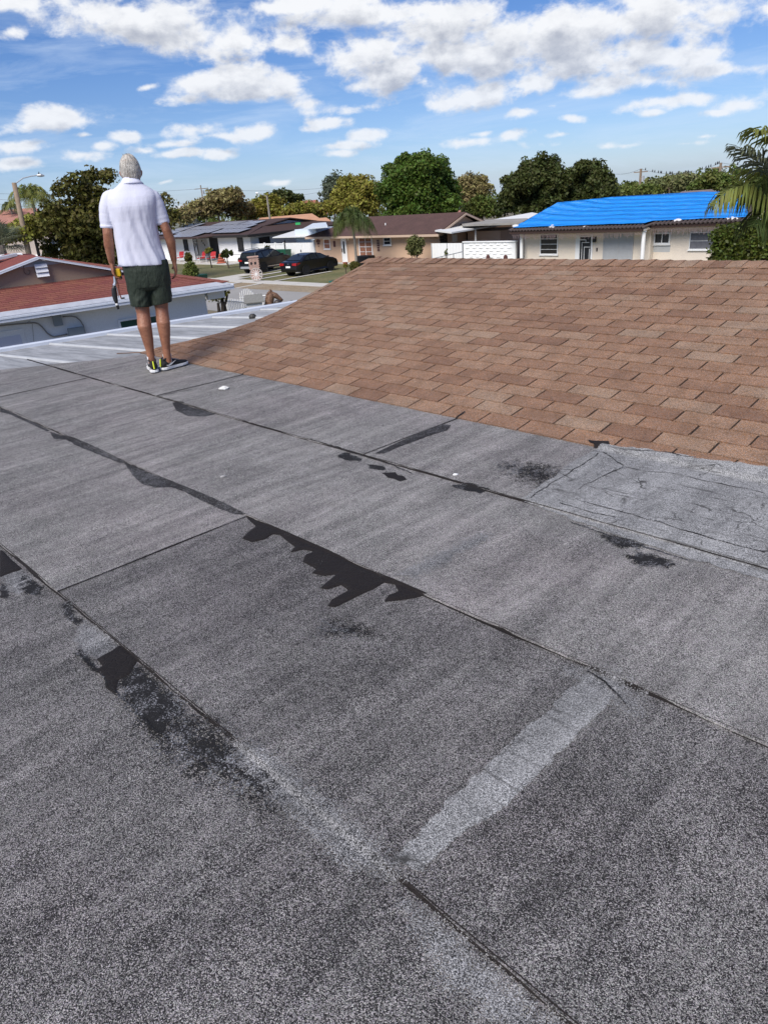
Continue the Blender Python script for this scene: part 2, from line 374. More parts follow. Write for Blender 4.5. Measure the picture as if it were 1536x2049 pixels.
def overlay(name, pts, m, res=.012, ew=.03, lift=.0015, thick=.0, world=False, jag=0., margin=1.0):
    P = [Vector(p) for p in pts] if world else [onz(x, y, 0) for x, y in pts]
    P = [Vector((3.33 + (p.x - 3.33) * .5, p.y, 0)) if p.x > 3.33 and not world else p for p in P]
    Q = []
    for i, p in enumerate(P):                       # ragged outline
        q = P[(i + 1) % len(P)]; k = max(1, int((q - p).length / .03)) if jag else 1
        for j in range(k):
            r = p.lerp(q, j / k)
            if jag: r = r + Vector((mn.noise((r.x * 23, r.y * 23, 1)), mn.noise((r.x * 23, r.y * 23, 9)), 0)) * jag
            Q.append(r)
    A = np.array([(p.x, p.y) for p in Q]); B = np.roll(A, -1, 0)
    mg = ew * margin
    x0, y0 = A.min(0) - mg; x1, y1 = A.max(0) + mg
    nx, ny = int((x1 - x0) / res) + 2, int((y1 - y0) / res) + 2
    gx, gy = np.meshgrid(x0 + res * np.arange(nx), y0 + res * np.arange(ny)); G = np.stack([gx.ravel(), gy.ravel()], 1)
    D = np.full(len(G), 1e9); inside = np.zeros(len(G), bool)
    for a, b in zip(A, B):
        e = b - a; L2 = max(e @ e, 1e-12); t = np.clip(((G - a) @ e) / L2, 0, 1)
        D = np.minimum(D, np.hypot(*(G - a - t[:, None] * e).T))
        c = ((a[1] > G[:, 1]) != (b[1] > G[:, 1]))
        with np.errstate(divide='ignore', invalid='ignore'):
            inside ^= c & (G[:, 0] < (b[0] - a[0]) * (G[:, 1] - a[1]) / (b[1] - a[1]) + a[0])
    D = np.where(inside, D, -D); cov = D / ew
    keep = D > -mg
    K = keep.reshape(ny, nx); C = K[:-1, :-1] & K[1:, :-1] & K[:-1, 1:] & K[1:, 1:]
    idx = -np.ones(nx * ny, int); V = []; cv = []; F = []
    def vid(i):
        if idx[i] < 0:
            x, y = G[i]; idx[i] = len(V)
            V.append((x, y, (max(0, (x - 3.34) * .219) + min(1, max(0, (x - 3.30) / .035)) * .0165) + sheet_z(x) + und(x, y) + lift + thick * min(1, max(0, cov[i] * 1.5)))); cv.append(cov[i])
        return int(idx[i])
    for j, i in zip(*np.nonzero(C)):
        o = j * nx + i; F.append((vid(o), vid(o+1), vid(o+nx+1), vid(o+nx)))
    if not F: return
    mb = MB(); mb.add(V, F); o = mb.build(name, m, house, smooth=True, fix=False)
    at = o.data.attributes.new('cover', 'FLOAT', 'POINT'); at.data.foreach_set('value', cv)
    return o

# bleeding tar along the laps, its black doubling as the lap-step shadow
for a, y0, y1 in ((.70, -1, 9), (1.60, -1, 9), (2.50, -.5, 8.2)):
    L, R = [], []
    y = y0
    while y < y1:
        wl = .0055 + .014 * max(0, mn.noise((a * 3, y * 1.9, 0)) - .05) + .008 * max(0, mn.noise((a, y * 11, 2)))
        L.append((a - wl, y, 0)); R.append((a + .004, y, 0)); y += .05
    overlay('seam_tar_shade', L + R[::-1], M_tar, res=.005, ew=.009, lift=.0012, world=True, margin=.6)
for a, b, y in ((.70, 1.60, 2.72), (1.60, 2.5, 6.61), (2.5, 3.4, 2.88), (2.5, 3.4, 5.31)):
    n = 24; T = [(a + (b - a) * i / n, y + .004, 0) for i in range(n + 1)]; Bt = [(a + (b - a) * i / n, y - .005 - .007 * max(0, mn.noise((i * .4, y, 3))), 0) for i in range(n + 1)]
    overlay('seam_tar_shade', T + Bt[::-1], M_tar, res=.006, ew=.008, lift=.0012, world=True, margin=.4)
# spilled tar, traced where it lies
overlay('tar_patch', [(490,1034),(540,1053),(600,1078),(660,1105),(720,1135),(790,1162),(855,1190),(830,1197),(800,1202),(768,1205),(776,1192),(797,1183),(790,1170),(768,1166),(752,1176),(722,1190),(694,1204),(670,1216),(655,1214),(664,1200),(697,1181),(682,1171),(655,1180),(640,1177),(660,1160),(673,1149),(650,1153),(624,1148),(632,1139),(605,1125),(612,1110),(628,1104),(608,1100),(580,1106),(590,1094),(575,1084),(560,1071),(545,1070),(530,1080),(505,1086),(484,1078),(497,1065),(512,1054)], M_tar, res=.007, ew=.02, thick=.004)
overlay('tar_patch', [(193,1322),(240,1293),(277,1322),(262,1350),(236,1364),(232,1392),(214,1380),(206,1352),(194,1345),(206,1335)], M_tar, res=.006, ew=.015, thick=.003, jag=.01)
overlay('tar_patch', [(0,1096),(20,1118),(46,1140),(20,1148),(0,1156)], M_tar, res=.01, ew=.02, thick=.003)
overlay('worn_tar_patch', [(246,924),(275,938),(330,960),(400,988),(450,1010),(492,1032),(478,1034),(440,1019),(400,1001),(370,985),(345,976),(310,977),(285,970),(268,955),(258,940)], M_tarw, ew=.03, thick=.002)
overlay('worn_tar_patch', [(100,864),(150,878),(200,900),(252,926),(240,927),(190,907),(150,890),(135,880),(108,879)], M_tarw, ew=.025, jag=.01)
overlay('worn_tar_patch', [(0,815),(40,830),(100,862),(95,864),(40,838),(18,828),(0,824)], M_tarw, ew=.02)
overlay('worn_tar_patch', [(345,806),(365,806),(380,815),(420,825),(432,829),(408,834),(375,833),(352,822)], M_tarw, ew=.03, thick=.002)
overlay('worn_tar_patch', [(748,910),(790,890),(850,862),(880,850),(902,851),(895,862),(860,873),(800,896),(768,910)], M_tarw, ew=.03)
overlay('tar_spot', [(675,912),(690,905),(725,918),(722,925),(690,921)], M_tarsp, ew=.02, jag=.02)
overlay('tar_spot', [(733,929),(770,934),(770,942),(740,938)], M_tarsp, ew=.02, jag=.02)
overlay('tar_spot', [(765,947),(790,947),(817,960),(800,963),(775,956)], M_tar, ew=.02, jag=.02, res=.008)
overlay('tar_spot', [(900,973),(940,968),(985,984),(960,987),(925,980)], M_tarsp, ew=.02, jag=.025)
overlay('worn_tar_patch', [(1200,1070),(1240,1076),(1292,1092),(1282,1101),(1245,1096),(1213,1086)], M_tarsp, ew=.05, jag=.02)
overlay('worn_tar_patch', [(1250,1112),(1275,1104),(1320,1117),(1354,1129),(1330,1137),(1290,1133),(1270,1131),(1262,1120)], M_tarsp, ew=.055, jag=.015)
overlay('worn_tar_patch', [(1180,884),(1228,886),(1222,896),(1190,897)], M_tar, ew=.02, jag=.015, res=.006)
overlay('speckled_tar_patch', [(238,1368),(272,1330),(310,1362),(345,1392),(385,1432),(330,1450),(350,1500),(300,1470),(262,1432)], M_tarsp, ew=.08, jag=.03)
overlay('speckled_tar_patch', [(300,1440),(385,1436),(450,1490),(530,1548),(545,1600),(470,1575),(400,1548),(335,1495)], M_tarsp, ew=.22, jag=.03)
overlay('speckled_tar_patch', [(44,1148),(84,1176),(76,1192),(46,1190),(38,1172)], M_tarsp, ew=.04, jag=.02)
overlay('speckled_tar_patch', [(0,1163),(14,1178),(22,1198),(0,1196)], M_tarw, ew=.03, jag=.02)
overlay('speckled_tar_patch', [(118,1208),(135,1205),(162,1244),(150,1252),(130,1232)], M_tarsp, ew=.03, jag=.02)
overlay('speckled_tar_patch', [(150,1290),(165,1310),(192,1328),(205,1350),(185,1340),(155,1312)], M_tarsp, ew=.015, jag=.015)
overlay('speckled_tar_patch', [(1010,932),(1080,935),(1115,955),(1085,970),(1030,950)], M_tarsp, ew=.34, jag=.04)
overlay('speckled_tar_patch', [(650,1245),(690,1250),(720,1268),(690,1275),(660,1262)], M_tarsp, ew=.16, jag=.04)
def crack(L, w=.0042, m=None, jag=.012):
    P_ = [onz(x, y, 0) for x, y in L]; A_, B_ = [], []
    for i in range(len(P_) - 1):
        n_ = max(2, int((P_[i+1] - P_[i]).length / .02)); d_ = (P_[i+1] - P_[i]).normalized(); s_ = Vector((-d_.y, d_.x, 0))
        for k in range(n_):
            c_ = P_[i].lerp(P_[i+1], k / n_); c_ = c_ + s_ * jag * mn.noise((c_.x * 14, c_.y * 14, 2)); ww = w * (.55 + .9 * abs(mn.noise((c_.x * 9, c_.y * 9, 5))))
            A_.append(c_ + s_ * ww); B_.append(c_ - s_ * ww)
    overlay('crack', A_ + B_[::-1], m or M_tarsp, res=.0045, ew=.008, lift=.0045, world=True, margin=.6)
# pale re-granuled coatings
overlay('pale_coating', [(1040,1002),(1100,962),(1150,922),(1205,893),(1300,902),(1400,918),(1540,938),(1700,965),(1740,1230),(1536,1165),(1400,1125),(1250,1078),(1130,1035)], M_coat, res=.012, ew=.03, jag=.02, lift=.003)
overlay('pale_coating', [(785,1728),(850,1655),(1000,1505),(1150,1375),(1182,1346),(1242,1366),(1215,1412),(1130,1502),(1010,1612),(900,1690),(845,1750)], M_coat, res=.008, ew=.03, jag=.02)
overlay('pale_coating', [(800,1800),(860,1840),(960,1930),(1130,2060),(1280,2200),(1100,2200),(1000,2049),(880,1950)], M_coat2, res=.010, ew=.10, jag=.02)
overlay('pale_coating', [(470,1480),(560,1535),(680,1632),(770,1715),(790,1760),(700,1735),(600,1640),(500,1560)], M_coat2, res=.010, ew=.09, jag=.02)
overlay('pale_coating', [(168,1245),(200,1262),(242,1292),(200,1318),(165,1308),(152,1285)], M_coat2, res=.008, ew=.06, jag=.01)
overlay('pale_coating', [(800,1150),(880,1110),(960,1070),(985,1072),(900,1120),(830,1160)], M_coat2, res=.01, ew=.10, jag=.02)
overlay('pale_coating', [(0,1150),(44,1142),(60,1160),(40,1190),(20,1185),(10,1165)], M_coat2, res=.01, ew=.06, jag=.02)
overlay('pale_coating', [(1130,1345),(1240,1350),(1290,1430),(1250,1430)], M_coat2, res=.01, ew=.14, jag=.03)

for L_ in ([(1206,905),(1250,936),(1290,945),(1330,946),(1400,962),(1470,975),(1540,990)], [(1248,936),(1205,955),(1150,985)], [(1165,1008),(1230,1025),(1300,1044),(1400,1076),(1540,1115)], [(1120,1010),(1180,1030),(1240,1040)], [(1250,905),(1330,915),(1400,928)],
           [(1060,1000),(1100,972),(1160,935),(1200,905)], [(330,792),(400,778),(470,760)], [(620,880),(700,905),(780,930),(830,950)], [(1140,1045),(1230,1078),(1300,1100),(1400,1130)]): crack(L_)
for L_ in ([(1180,1345),(1230,1390),(1262,1425)], [(150,1310),(200,1350),(240,1400),(330,1480),(430,1550)]): crack(L_, .004, M_tarsp)
# ------------------------------------------------------------------ brown shingle slope
TH = math.radians(12.35); CE, SE = math.cos(TH), math.sin(TH); X0 = 3.34; LS = 2.93
def sp(s, y, h): return Vector((X0 + s * CE - h * SE, y, s * SE + h * CE))
RK = [(3.17, 7.45), (3.36, 7.21), (3.57, 7.02), (3.79, 6.78), (3.94, 6.64), (4.15, 6.53), (4.3, 6.46), (4.58, 6.42), (4.9, 6.45), (5.6, 6.52), (6.4, 6.62)]
def rake(X):
    for (a, ya), (b, yb) in zip(RK, RK[1:]):
        if X <= b: return ya + (yb - ya) * (X - a) / (b - a)
    return RK[-1][1]
def shingle_mat():
    m = bpy.data.materials.new('shingle'); m.use_nodes = True; t = m.node_tree; t.nodes.clear(); q = NT(t)
    P = q.n('ShaderNodeNewGeometry').outputs['Position']
    r1 = q.n('ShaderNodeObjectInfo').outputs['Random']; r2 = q.n('ShaderNodeNewGeometry').outputs['Random Per Island']
    wn = q.n('ShaderNodeTexWhiteNoise', {'W': q.m('ADD', q.m('MULTIPLY', r1, 91.7), q.m('MULTIPLY', r2, 37.3))}, noise_dimensions='1D').outputs['Value']
    wn2 = q.m('ADD', wn, q.m('MULTIPLY', q.m('SUBTRACT', q.noise(P, 1.3, 4), .5), .7), clamp=True)
    base = q.ramp(wn2, [(0, (.180, .100, .064)), (.15, (.202, .114, .072)), (.5, (.232, .135, .085)), (.85, (.246, .150, .097)), (1, (.245, .164, .112))])
    vo = q.n('ShaderNodeTexVoronoi', {'Vector': P, 'Scale': 330.}, feature='F1')
    cs = q.n('ShaderNodeSeparateColor', {0: vo.outputs['Color']}).outputs
    gr = q.n('ShaderNodeHueSaturation', {'Color': base, 'Value': q.m('MULTIPLY_ADD', cs[0], 1.15, .46), 'Saturation': q.m('MULTIPLY_ADD', cs[1], .7, .6)}).outputs[0]
    drk = q.n('ShaderNodeMapRange', {0: q.noise(P, 6., 5, .65), 1: .35, 2: .65, 3: .82, 4: 1.12}).outputs[0]
    v2 = q.n('ShaderNodeHueSaturation', {'Color': gr, 'Value': drk}).outputs[0]
    bp = q.n('ShaderNodeBump', {'Height': q.m('MULTIPLY_ADD', vo.outputs['Distance'], -1., 1.), 'Strength': .5, 'Distance': .003})
    b = q.n('ShaderNodeBsdfPrincipled', {'Base Color': v2, 'Roughness': .9, 'Specular IOR Level': .25, 'Normal': bp.outputs[0]})
    q.n('ShaderNodeOutputMaterial', {'Surface': b.outputs[0]}); MATS['shingle'] = m; return m
M_sh = shingle_mat()
EXP, TAB = .127, .3035
deck = MB()
pts = [sp(0, -3, -.002)] + [sp((X - X0) / CE, rake(X) - .01, -.002) for X in [3.36, 3.57, 3.79, 3.94, 4.15, 4.3, 4.58, 4.9, 5.6, 6.2]] + [sp(LS, -3, -.002)]
deck.add([*pts], [tuple(range(len(pts)))])
deck.build('shingle_underlay', mat('underlay', (.022, .015, .012), .95), house)
bk = MB(); R = sp(LS, 0, 0)
bk.add([(R.x, -3, R.z), (R.x, 6.6, R.z), (9.6, 6.6, R.z - 3.4 * SE / CE), (9.6, -3, R.z - 3.4 * SE / CE)], [(0, 1, 2, 3)])
bk.build('rear_slope', M_sh, house)
wl = MB(); wl.box((3.4, -3.5, GZ), (9.2, 6.3, -.16)); wl.box((-3.7, -3.9, GZ), (3.39, 7.0, -.145)); wl.build('wall', mat('our_wall', (.6, .55, .46), .85, .1), house)
# triangle of gable wall under the rake
gb = MB(); gb.poly([(3.42, 6.3, -.15), (6.2, 6.3, .6), (9.2, 6.3, -.12)], (0, .03, 0)); gb.build('gable_wall', MATS['our_wall'], house)

def tab_geom(var, y0=.0058, y1=.2972, s1=.150, q0=None, q1=None):
    r = random.Random(var); j = lambda a: r.uniform(-a, a)
    yb0, yb1 = y0 + j(.0012), y1 + j(.0012)
    q0 = yb0 if q0 is None else q0; q1 = yb1 if q1 is None else q1
    h0 = .0125 + j(.0012); h1 = .0030
    V = [(j(.0025), yb0, .001), (j(.0025), yb1, .001), (s1, q1, 0), (s1, q0, 0), (0, yb0, h0), (0, yb1, h0 + j(.001)), (s1, q1, h1), (s1, q0, h1)]
    V[4] = (V[0][0], yb0, h0); V[5] = (V[1][0], yb1, V[5][2])
    return V, [(0,3,2,1),(4,5,6,7),(0,1,5,4),(1,2,6,5),(2,3,7,6),(3,0,4,7)]
tabs = []
for i in range(23):
    s = i * EXP - (.012 if i == 0 else 0)
    off = 2.713 - 15 * TAB + (TAB / 2 if i % 2 else 0) + random.Random(i).uniform(-.006, .006)
    for k in range(-2, 34):
        y0 = off + k * TAB; X = X0 + s * CE
        ra, rb = rake(X), rake(X + .15 * CE)
        if y0 < -3 or y0 > max(ra, rb) - .02: continue
        trimmed = y0 + TAB > min(ra, rb)
        c = sp(s, y0 + TAB / 2, 0); q = RW.transposed() @ (c - CAM)
        px, py = 768 + F_PX * q.x / -q.z, 1024 - F_PX * q.y / -q.z
        vis = q.z < 0 and -60 < px < 1600
        tabs.append((c.length if vis else 1e6 + c.length, i, s, y0, trimmed, ra, rb))
tabs.sort(key=lambda t: t[0])
base_me = []
for v in range(6):
    V, F = tab_geom(v); me = bpy.data.meshes.new('shingle'); me.from_pydata(V, [], F); me.materials.append(M_sh); base_me.append(me)
rest = MB()
def trim(V, y0, ra, rb):
    out = []
    for (a, b, h) in V:
        lim = (ra if a < .07 else rb) - y0
        out.append((a, min(b, lim), h))
    return out
for n, (d, i, s, y0, tr, ra, rb) in enumerate(tabs):
    if n < 300:
        if tr:
            V, F = tab_geom(n); V = trim(V, y0, ra, rb); me = bpy.data.meshes.new('shingle'); me.from_pydata(V, [], F); me.materials.append(M_sh)
        else: me = base_me[random.randrange(6)]
        o = bpy.data.objects.new('shingle', me); COL.objects.link(o); o.parent = house
        o.rotation_euler = (0, -TH, 0); p = sp(s, y0, 0); o.location = (p.x, p.y, p.z - GZ)
    else:
        V, F = tab_geom(n)
        if tr: V = trim(V, y0, ra, rb)
        rest.add([sp(s + a, y0 + b, h) for a, b, h in V], F)
o = rest.build('shingle_courses', M_sh, house, fix=False); o['kind'] = 'stuff'
# rake strip: a tapering band of cut shingles
path = []
for X in [3.17 + .0566 * i for i in range(56)]: path.append((X, rake(X)))
k = 0
while k < len(path) - 1:
    e = min(k + 5, len(path) - 1); V = []; mb = MB()
    for t in range(k, e + 1):
        X, Y = path[t]; wdt = min(.13, .02 + .14 * (X - 3.17)) if X < 4.2 else max(.05, .13 - (X - 4.2) * .12)
        lift = .016 - .006 * (t - k) / 5
        for dy, dh in ((-wdt, 0), (.012, 0), (.012, -.03), (-wdt, -.006)):
            s = (X - X0) / CE; p = sp(s, Y + dy, lift + dh); p.z = max(p.z, .012 + dh * .4); V.append(p)
    n4 = e - k; F = []
    for t in range(n4):
        for c in range(4): F.append((t*4+c, t*4+(c+1) % 4, (t+1)*4+(c+1) % 4, (t+1)*4+c))
    F += [(0,3,2,1), (n4*4, n4*4+1, n4*4+2, n4*4+3)]
    mb.add(V, F); mb.build('rake_shingle', M_sh, house); k = e
# ridge caps
capm = []
for v in range(4):
    r = random.Random(v + 50); V = []
    hw = .150
    for (yy, lift) in ((0, .017 + r.uniform(-.002, .003)), (.20, .006)):
        for sx, dz in ((-hw, 0), (-.02, 0), (0, .004), (.02, 0), (hw, 0)):
            z = -abs(sx) * SE / CE + dz * 0 + lift
            V.append((sx + r.uniform(-.002, .002), yy + r.uniform(-.003, .003), z))
    V += [(x, y, z - .006) for x, y, z in V]
    F = [(i, i+1, i+6, i+5) for i in range(4)] + [(10+i+5, 10+i+6, 10+i+1, 10+i) for i in range(4)]
    ring = [0,1,2,3,4,9,8,7,6,5]; F += [(ring[a], ring[(a+1) % 10], ring[(a+1) % 10]+10, ring[a]+10) for a in range(10)]
    me = bpy.data.meshes.new('ridge_cap'); me.from_pydata(V, [], F); me.materials.append(M_sh); capm.append(me)
y = 6.50; R = sp(LS, 0, 0)
while y > -1.2:
    o = bpy.data.objects.new('ridge_cap', capm[random.randrange(4)]); COL.objects.link(o); o.parent = house
    o.location = (R.x + random.uniform(-.004, .004), y, R.z + .005 - GZ); y -= .128

# ------------------------------------------------------------------ white pan roof beyond the flat roof
patio = thing('patio_roof', 'white ribbed metal pan roof sloping down to its gutter beyond the flat roof', 'patio roof', (4, 9, GZ))
def gut(X): return 10.5 - (X - 2.9) * .274
def pz(y): return -.05 - (y - 7.3) * .052
m = bpy.data.materials.new('pan_metal'); m.use_nodes = True; t = m.node_tree; t.nodes.clear(); q = NT(t)
P = q.n('ShaderNodeNewGeometry').outputs['Position']
s1 = q.noise(q.vscale(P, (9, .8, 1)), 1.6, 6, .65, .4); s2 = q.noise(q.vscale(P, (5, 1.6, 1)), 5., 5, .7)
f1 = q.n('ShaderNodeMapRange', {0: s1, 1: .38, 2: .62}).outputs[0]
c1 = q.mix(f1, (.38, .38, .38), (.22, .22, .215)); c2 = q.mix(q.n('ShaderNodeMapRange', {0: s2, 1: .55, 2: .72}).outputs[0], c1, (.15, .148, .14))
b = q.n('ShaderNodeBsdfPrincipled', {'Base Color': c2, 'Roughness': .55}); q.n('ShaderNodeOutputMaterial', {'Surface': b.outputs[0]}); M_pan = m
mb = MB(); mb.poly([(-2, 6.9, pz(6.9)), (9.5, 6.2, pz(6.2)), (9.5, gut(9.5), pz(gut(9.5))), (-2, gut(-2), pz(gut(-2)))], (0, 0, -.03)); mb.build('roof_pan', M_pan, patio)
M_white = mat('white_metal', (.50, .54, .62), .45, .08, 4)
M_rib = mat('rib_white', (.44, .45, .46), .5, .15, 6)
for i in range(15):
    X = -1.6 + .74 * i; Xa = X - .08; Xb = X + .02
    ya, yb = (max(edge_y(Xb), rake(Xb)) - .12), gut(Xa) - .01
    wdt = .022
    mb = MB()
    for (aa, hh) in ((0, .0), ):
        mb.add([(Xb-wdt, ya, pz(ya)), (Xb-wdt*.6, ya, pz(ya)+.022), (Xb+wdt*.6, ya, pz(ya)+.022), (Xb+wdt, ya, pz(ya)), (Xa-wdt, yb, pz(yb)), (Xa-wdt*.6, yb, pz(yb)+.022), (Xa+wdt*.6, yb, pz(yb)+.022), (Xa+wdt, yb, pz(yb))],
               [(0,1,5,4),(1,2,6,5),(2,3,7,6),(3,0,4,7),(0,3,2,1),(4,5,6,7)])
    mb.build('rib', M_rib, patio)
mb = MB(); prof = [(0, -.10), (0, .030), (.018, .042), (.05, .046), (.085, .036), (.10, .012), (.095, -.05), (.07, -.10)]
rs = []
for X in [-2 + 1.15 * i for i in range(11)]:
    zc = pz(gut(X)) + .01; rs.append([(X + a * .27, gut(X) + a, zc + b) for a, b in prof])
mb.rings(rs); mb.build('gutter', M_white, patio, smooth=False)
for X in (-1.5, 3, 8.5):
    p = MB(); p.box((X, gut(X) - .2, GZ), (X + .1, gut(X) - .1, pz(gut(X)) - .035)); p.build('post', M_white, patio)
o = onz(506, 638, -.13)
v = MB(); v.tube([(o.x, o.y, -.16), (o.x, o.y, -.09), (o.x, o.y, -.06)], [.05, .055, .03], 10)
tag(v.build('vent_cap', mat('vent_dark', (.03, .028, .025), .6)), 'small dark cap on the white pan roof beside the shingle edge', 'vent cap')
# loose bits on the flat roof
def pebble(px, py, r, label, col, flat=.45):
    c = onz(px, py, 0); me = bpy.data.meshes.new('pebble'); bm = bmesh.new(); bmesh.ops.create_icosphere(bm, subdivisions=2, radius=r)
    for vv in bm.verts:
        vv.co *= 1 + .35 * mn.noise(vv.co * (1.2 / r) + Vector((px, 0, 0))); vv.co.z *= flat; vv.co.x *= 1.3
    bm.to_mesh(me); bm.free(); o = bpy.data.objects.new('pebble', me); COL.objects.link(o); me.materials.append(mat('pebble_%s' % px, col, .8, .2, 30)); o.location = (c.x, c.y, sheet_z(c.x) + und(c.x, c.y) + r * flat * .7)
    tag(o, label, 'stone')
pebble(448, 780, .033, 'white stone chip lying on the grey roof below the shingles', (.75, .74, .70))
pebble(911, 953, .012, 'tiny white chip right of the small tar spots', (.8, .8, .78))
pebble(447, 957, .014, 'small grey stone on the grey roof left of the long tar seam', (.35, .34, .33))
# ================================================================== ground
def sheet(name, pts, z, m, label=None, kind='structure'):
    mb = MB(); mb.poly([(x, y, z) for x, y in pts]); o = mb.build(name, m); o['kind'] = kind
    return o
M_soil = mat('soil', (.115, .100, .062), .95, vscale=.35, col2=(.17, .14, .095), coords='Object', fine=.25, fscale=6)
M_lawn = mat('lawn', (.085, .095, .030), .95, vscale=.5, col2=(.17, .145, .065), fine=.35, fscale=9, bump=1, bscale=20)
M_verge = mat('verge', (.23, .17, .10), .95, vscale=.7, col2=(.30, .25, .18), fine=.3, fscale=10)
M_road = mat('asphalt', (.30, .29, .275), .9, .12, .6, fine=.08, fscale=30)
M_conc = mat('concrete', (.52, .50, .46), .85, .14, .8, fine=.08, fscale=20)
mb = MB(); rr_ = [0, 30, 60, 90, 120, 150, 200, 300, 500, 900, 1400]; V = []; F = []
for i, r_ in enumerate(rr_):
    for k in range(48): a = 2 * math.pi * k / 48; V.append((r_ * math.cos(a), r_ * math.sin(a), GZ - .012 - max(0, r_ - 125) * .034))
for i in range(len(rr_) - 1):
    for k in range(48): F.append((i*48+k, i*48+(k+1) % 48, (i+1)*48+(k+1) % 48, (i+1)*48+k))
mb.add(V, F); o = mb.build('ground', M_soil); o['kind'] = 'structure'
sheet('road', [(20.6, -110), (27.3, -110), (27.3, 115), (20.6, 115)], GZ - .004, M_road)
sheet('verge', [(27.3, -110), (29.4, -110), (29.4, 115), (27.3, 115)], GZ + .0, M_verge)
sheet('lawn', [(30.6, -30), (40.3, -30), (40.3, 120), (30.6, 120)], GZ, M_lawn)
mb = MB()
sw = thing('sidewalk', 'pale concrete sidewalk across the street', 'sidewalk', (30, 40, GZ)); sw['kind'] = 'structure'
del sw['label']; del sw['category']
for i in range(40):
    y = 6 + 1.52 * i; mb = MB(); mb.box((29.42, y + .01, GZ - .01), (30.6, y + 1.5, GZ + .03)); mb.build('slab', M_conc, sw)
def drive(name, y0, y1, x1=40.6, sk=0.):
    mb = MB(); mb.poly([(27.3, y0, GZ + .005), (30.6, y0 + sk * .2, GZ + .035), (x1, y0 + sk, GZ + .035), (x1, y1 + sk, GZ + .035), (30.6, y1 + sk * .2, GZ + .035), (27.3, y1, GZ + .005)]); o = mb.build(name, M_conc); o['kind'] = 'structure'
drive('driveway', 47.4, 50.6, sk=.6); drive('driveway', 45.2, 45.7, 36, .3); drive('driveway', 42.6, 43.0, 36, .3)
sheet('worn_grass', [(31.5, 48.0), (38, 48.6), (38, 49.4), (31.5, 48.9)], GZ + .045, M_lawn)
# patches of worn grass on the verge
# ------------------------------------------------------------------ foliage
def leaf_mat(name, c1, c2, tr=.28, isl=.55, rough=.55):
    return mat(name, c1, rough, col2=c2, vscale=.35, isl=isl, trans=tr, spec=.25, coords='Object')
def leaves(rng, centers, rc, m, size, up=.35, asp=.55, flat=.8):
    """leaf quads clustered round the given centres; returns vertex array"""
    K = len(centers); d = rng.normal(size=(K, m, 3)); d[..., 2] += .35; d /= np.linalg.norm(d, axis=2, keepdims=True)
    r = rc[:, None, None] * rng.uniform(.55, 1.05, size=(K, m, 1))
    P = centers[:, None, :] + d * r * np.array([1, 1, flat])
    N = d * .55 + rng.normal(size=d.shape) * .55 + np.array([0, 0, up]); N /= np.linalg.norm(N, axis=2, keepdims=True)
    T = np.cross(N, rng.normal(size=N.shape)); T /= np.linalg.norm(T, axis=2, keepdims=True) + 1e-9
    Bv = np.cross(N, T); s = size * rng.uniform(.6, 1.3, size=(K, m, 1))
    P, T, Bv, s = (a.reshape(-1, a.shape[-1]) for a in (P, T, Bv, s))
    V = np.stack([P - T * s, P - Bv * s * asp, P + T * s, P + Bv * s * asp], 1)
    return V.reshape(-1, 3)
def quad_mesh(name, V, m, parent):
    off = np.array(ROOT(parent)) if parent else 0
    V = V - off; n = len(V) // 4; me = bpy.data.meshes.new(name)
    me.vertices.add(len(V)); me.vertices.foreach_set('co', V.ravel()); me.loops.add(4 * n); me.loops.foreach_set('vertex_index', np.arange(4 * n))
    me.polygons.add(n); me.polygons.foreach_set('loop_start', np.arange(0, 4 * n, 4)); me.update(calc_edges=True); me.validate()
    me.materials.append(m); o = bpy.data.objects.new(name, me); COL.objects.link(o); o.parent = parent; return o
M_bark = mat('bark', (.13, .10, .075), .9, .35, 6, bump=.6, bscale=30)
M_barkp = mat('bark_pale', (.30, .27, .23), .9, .3, 5)
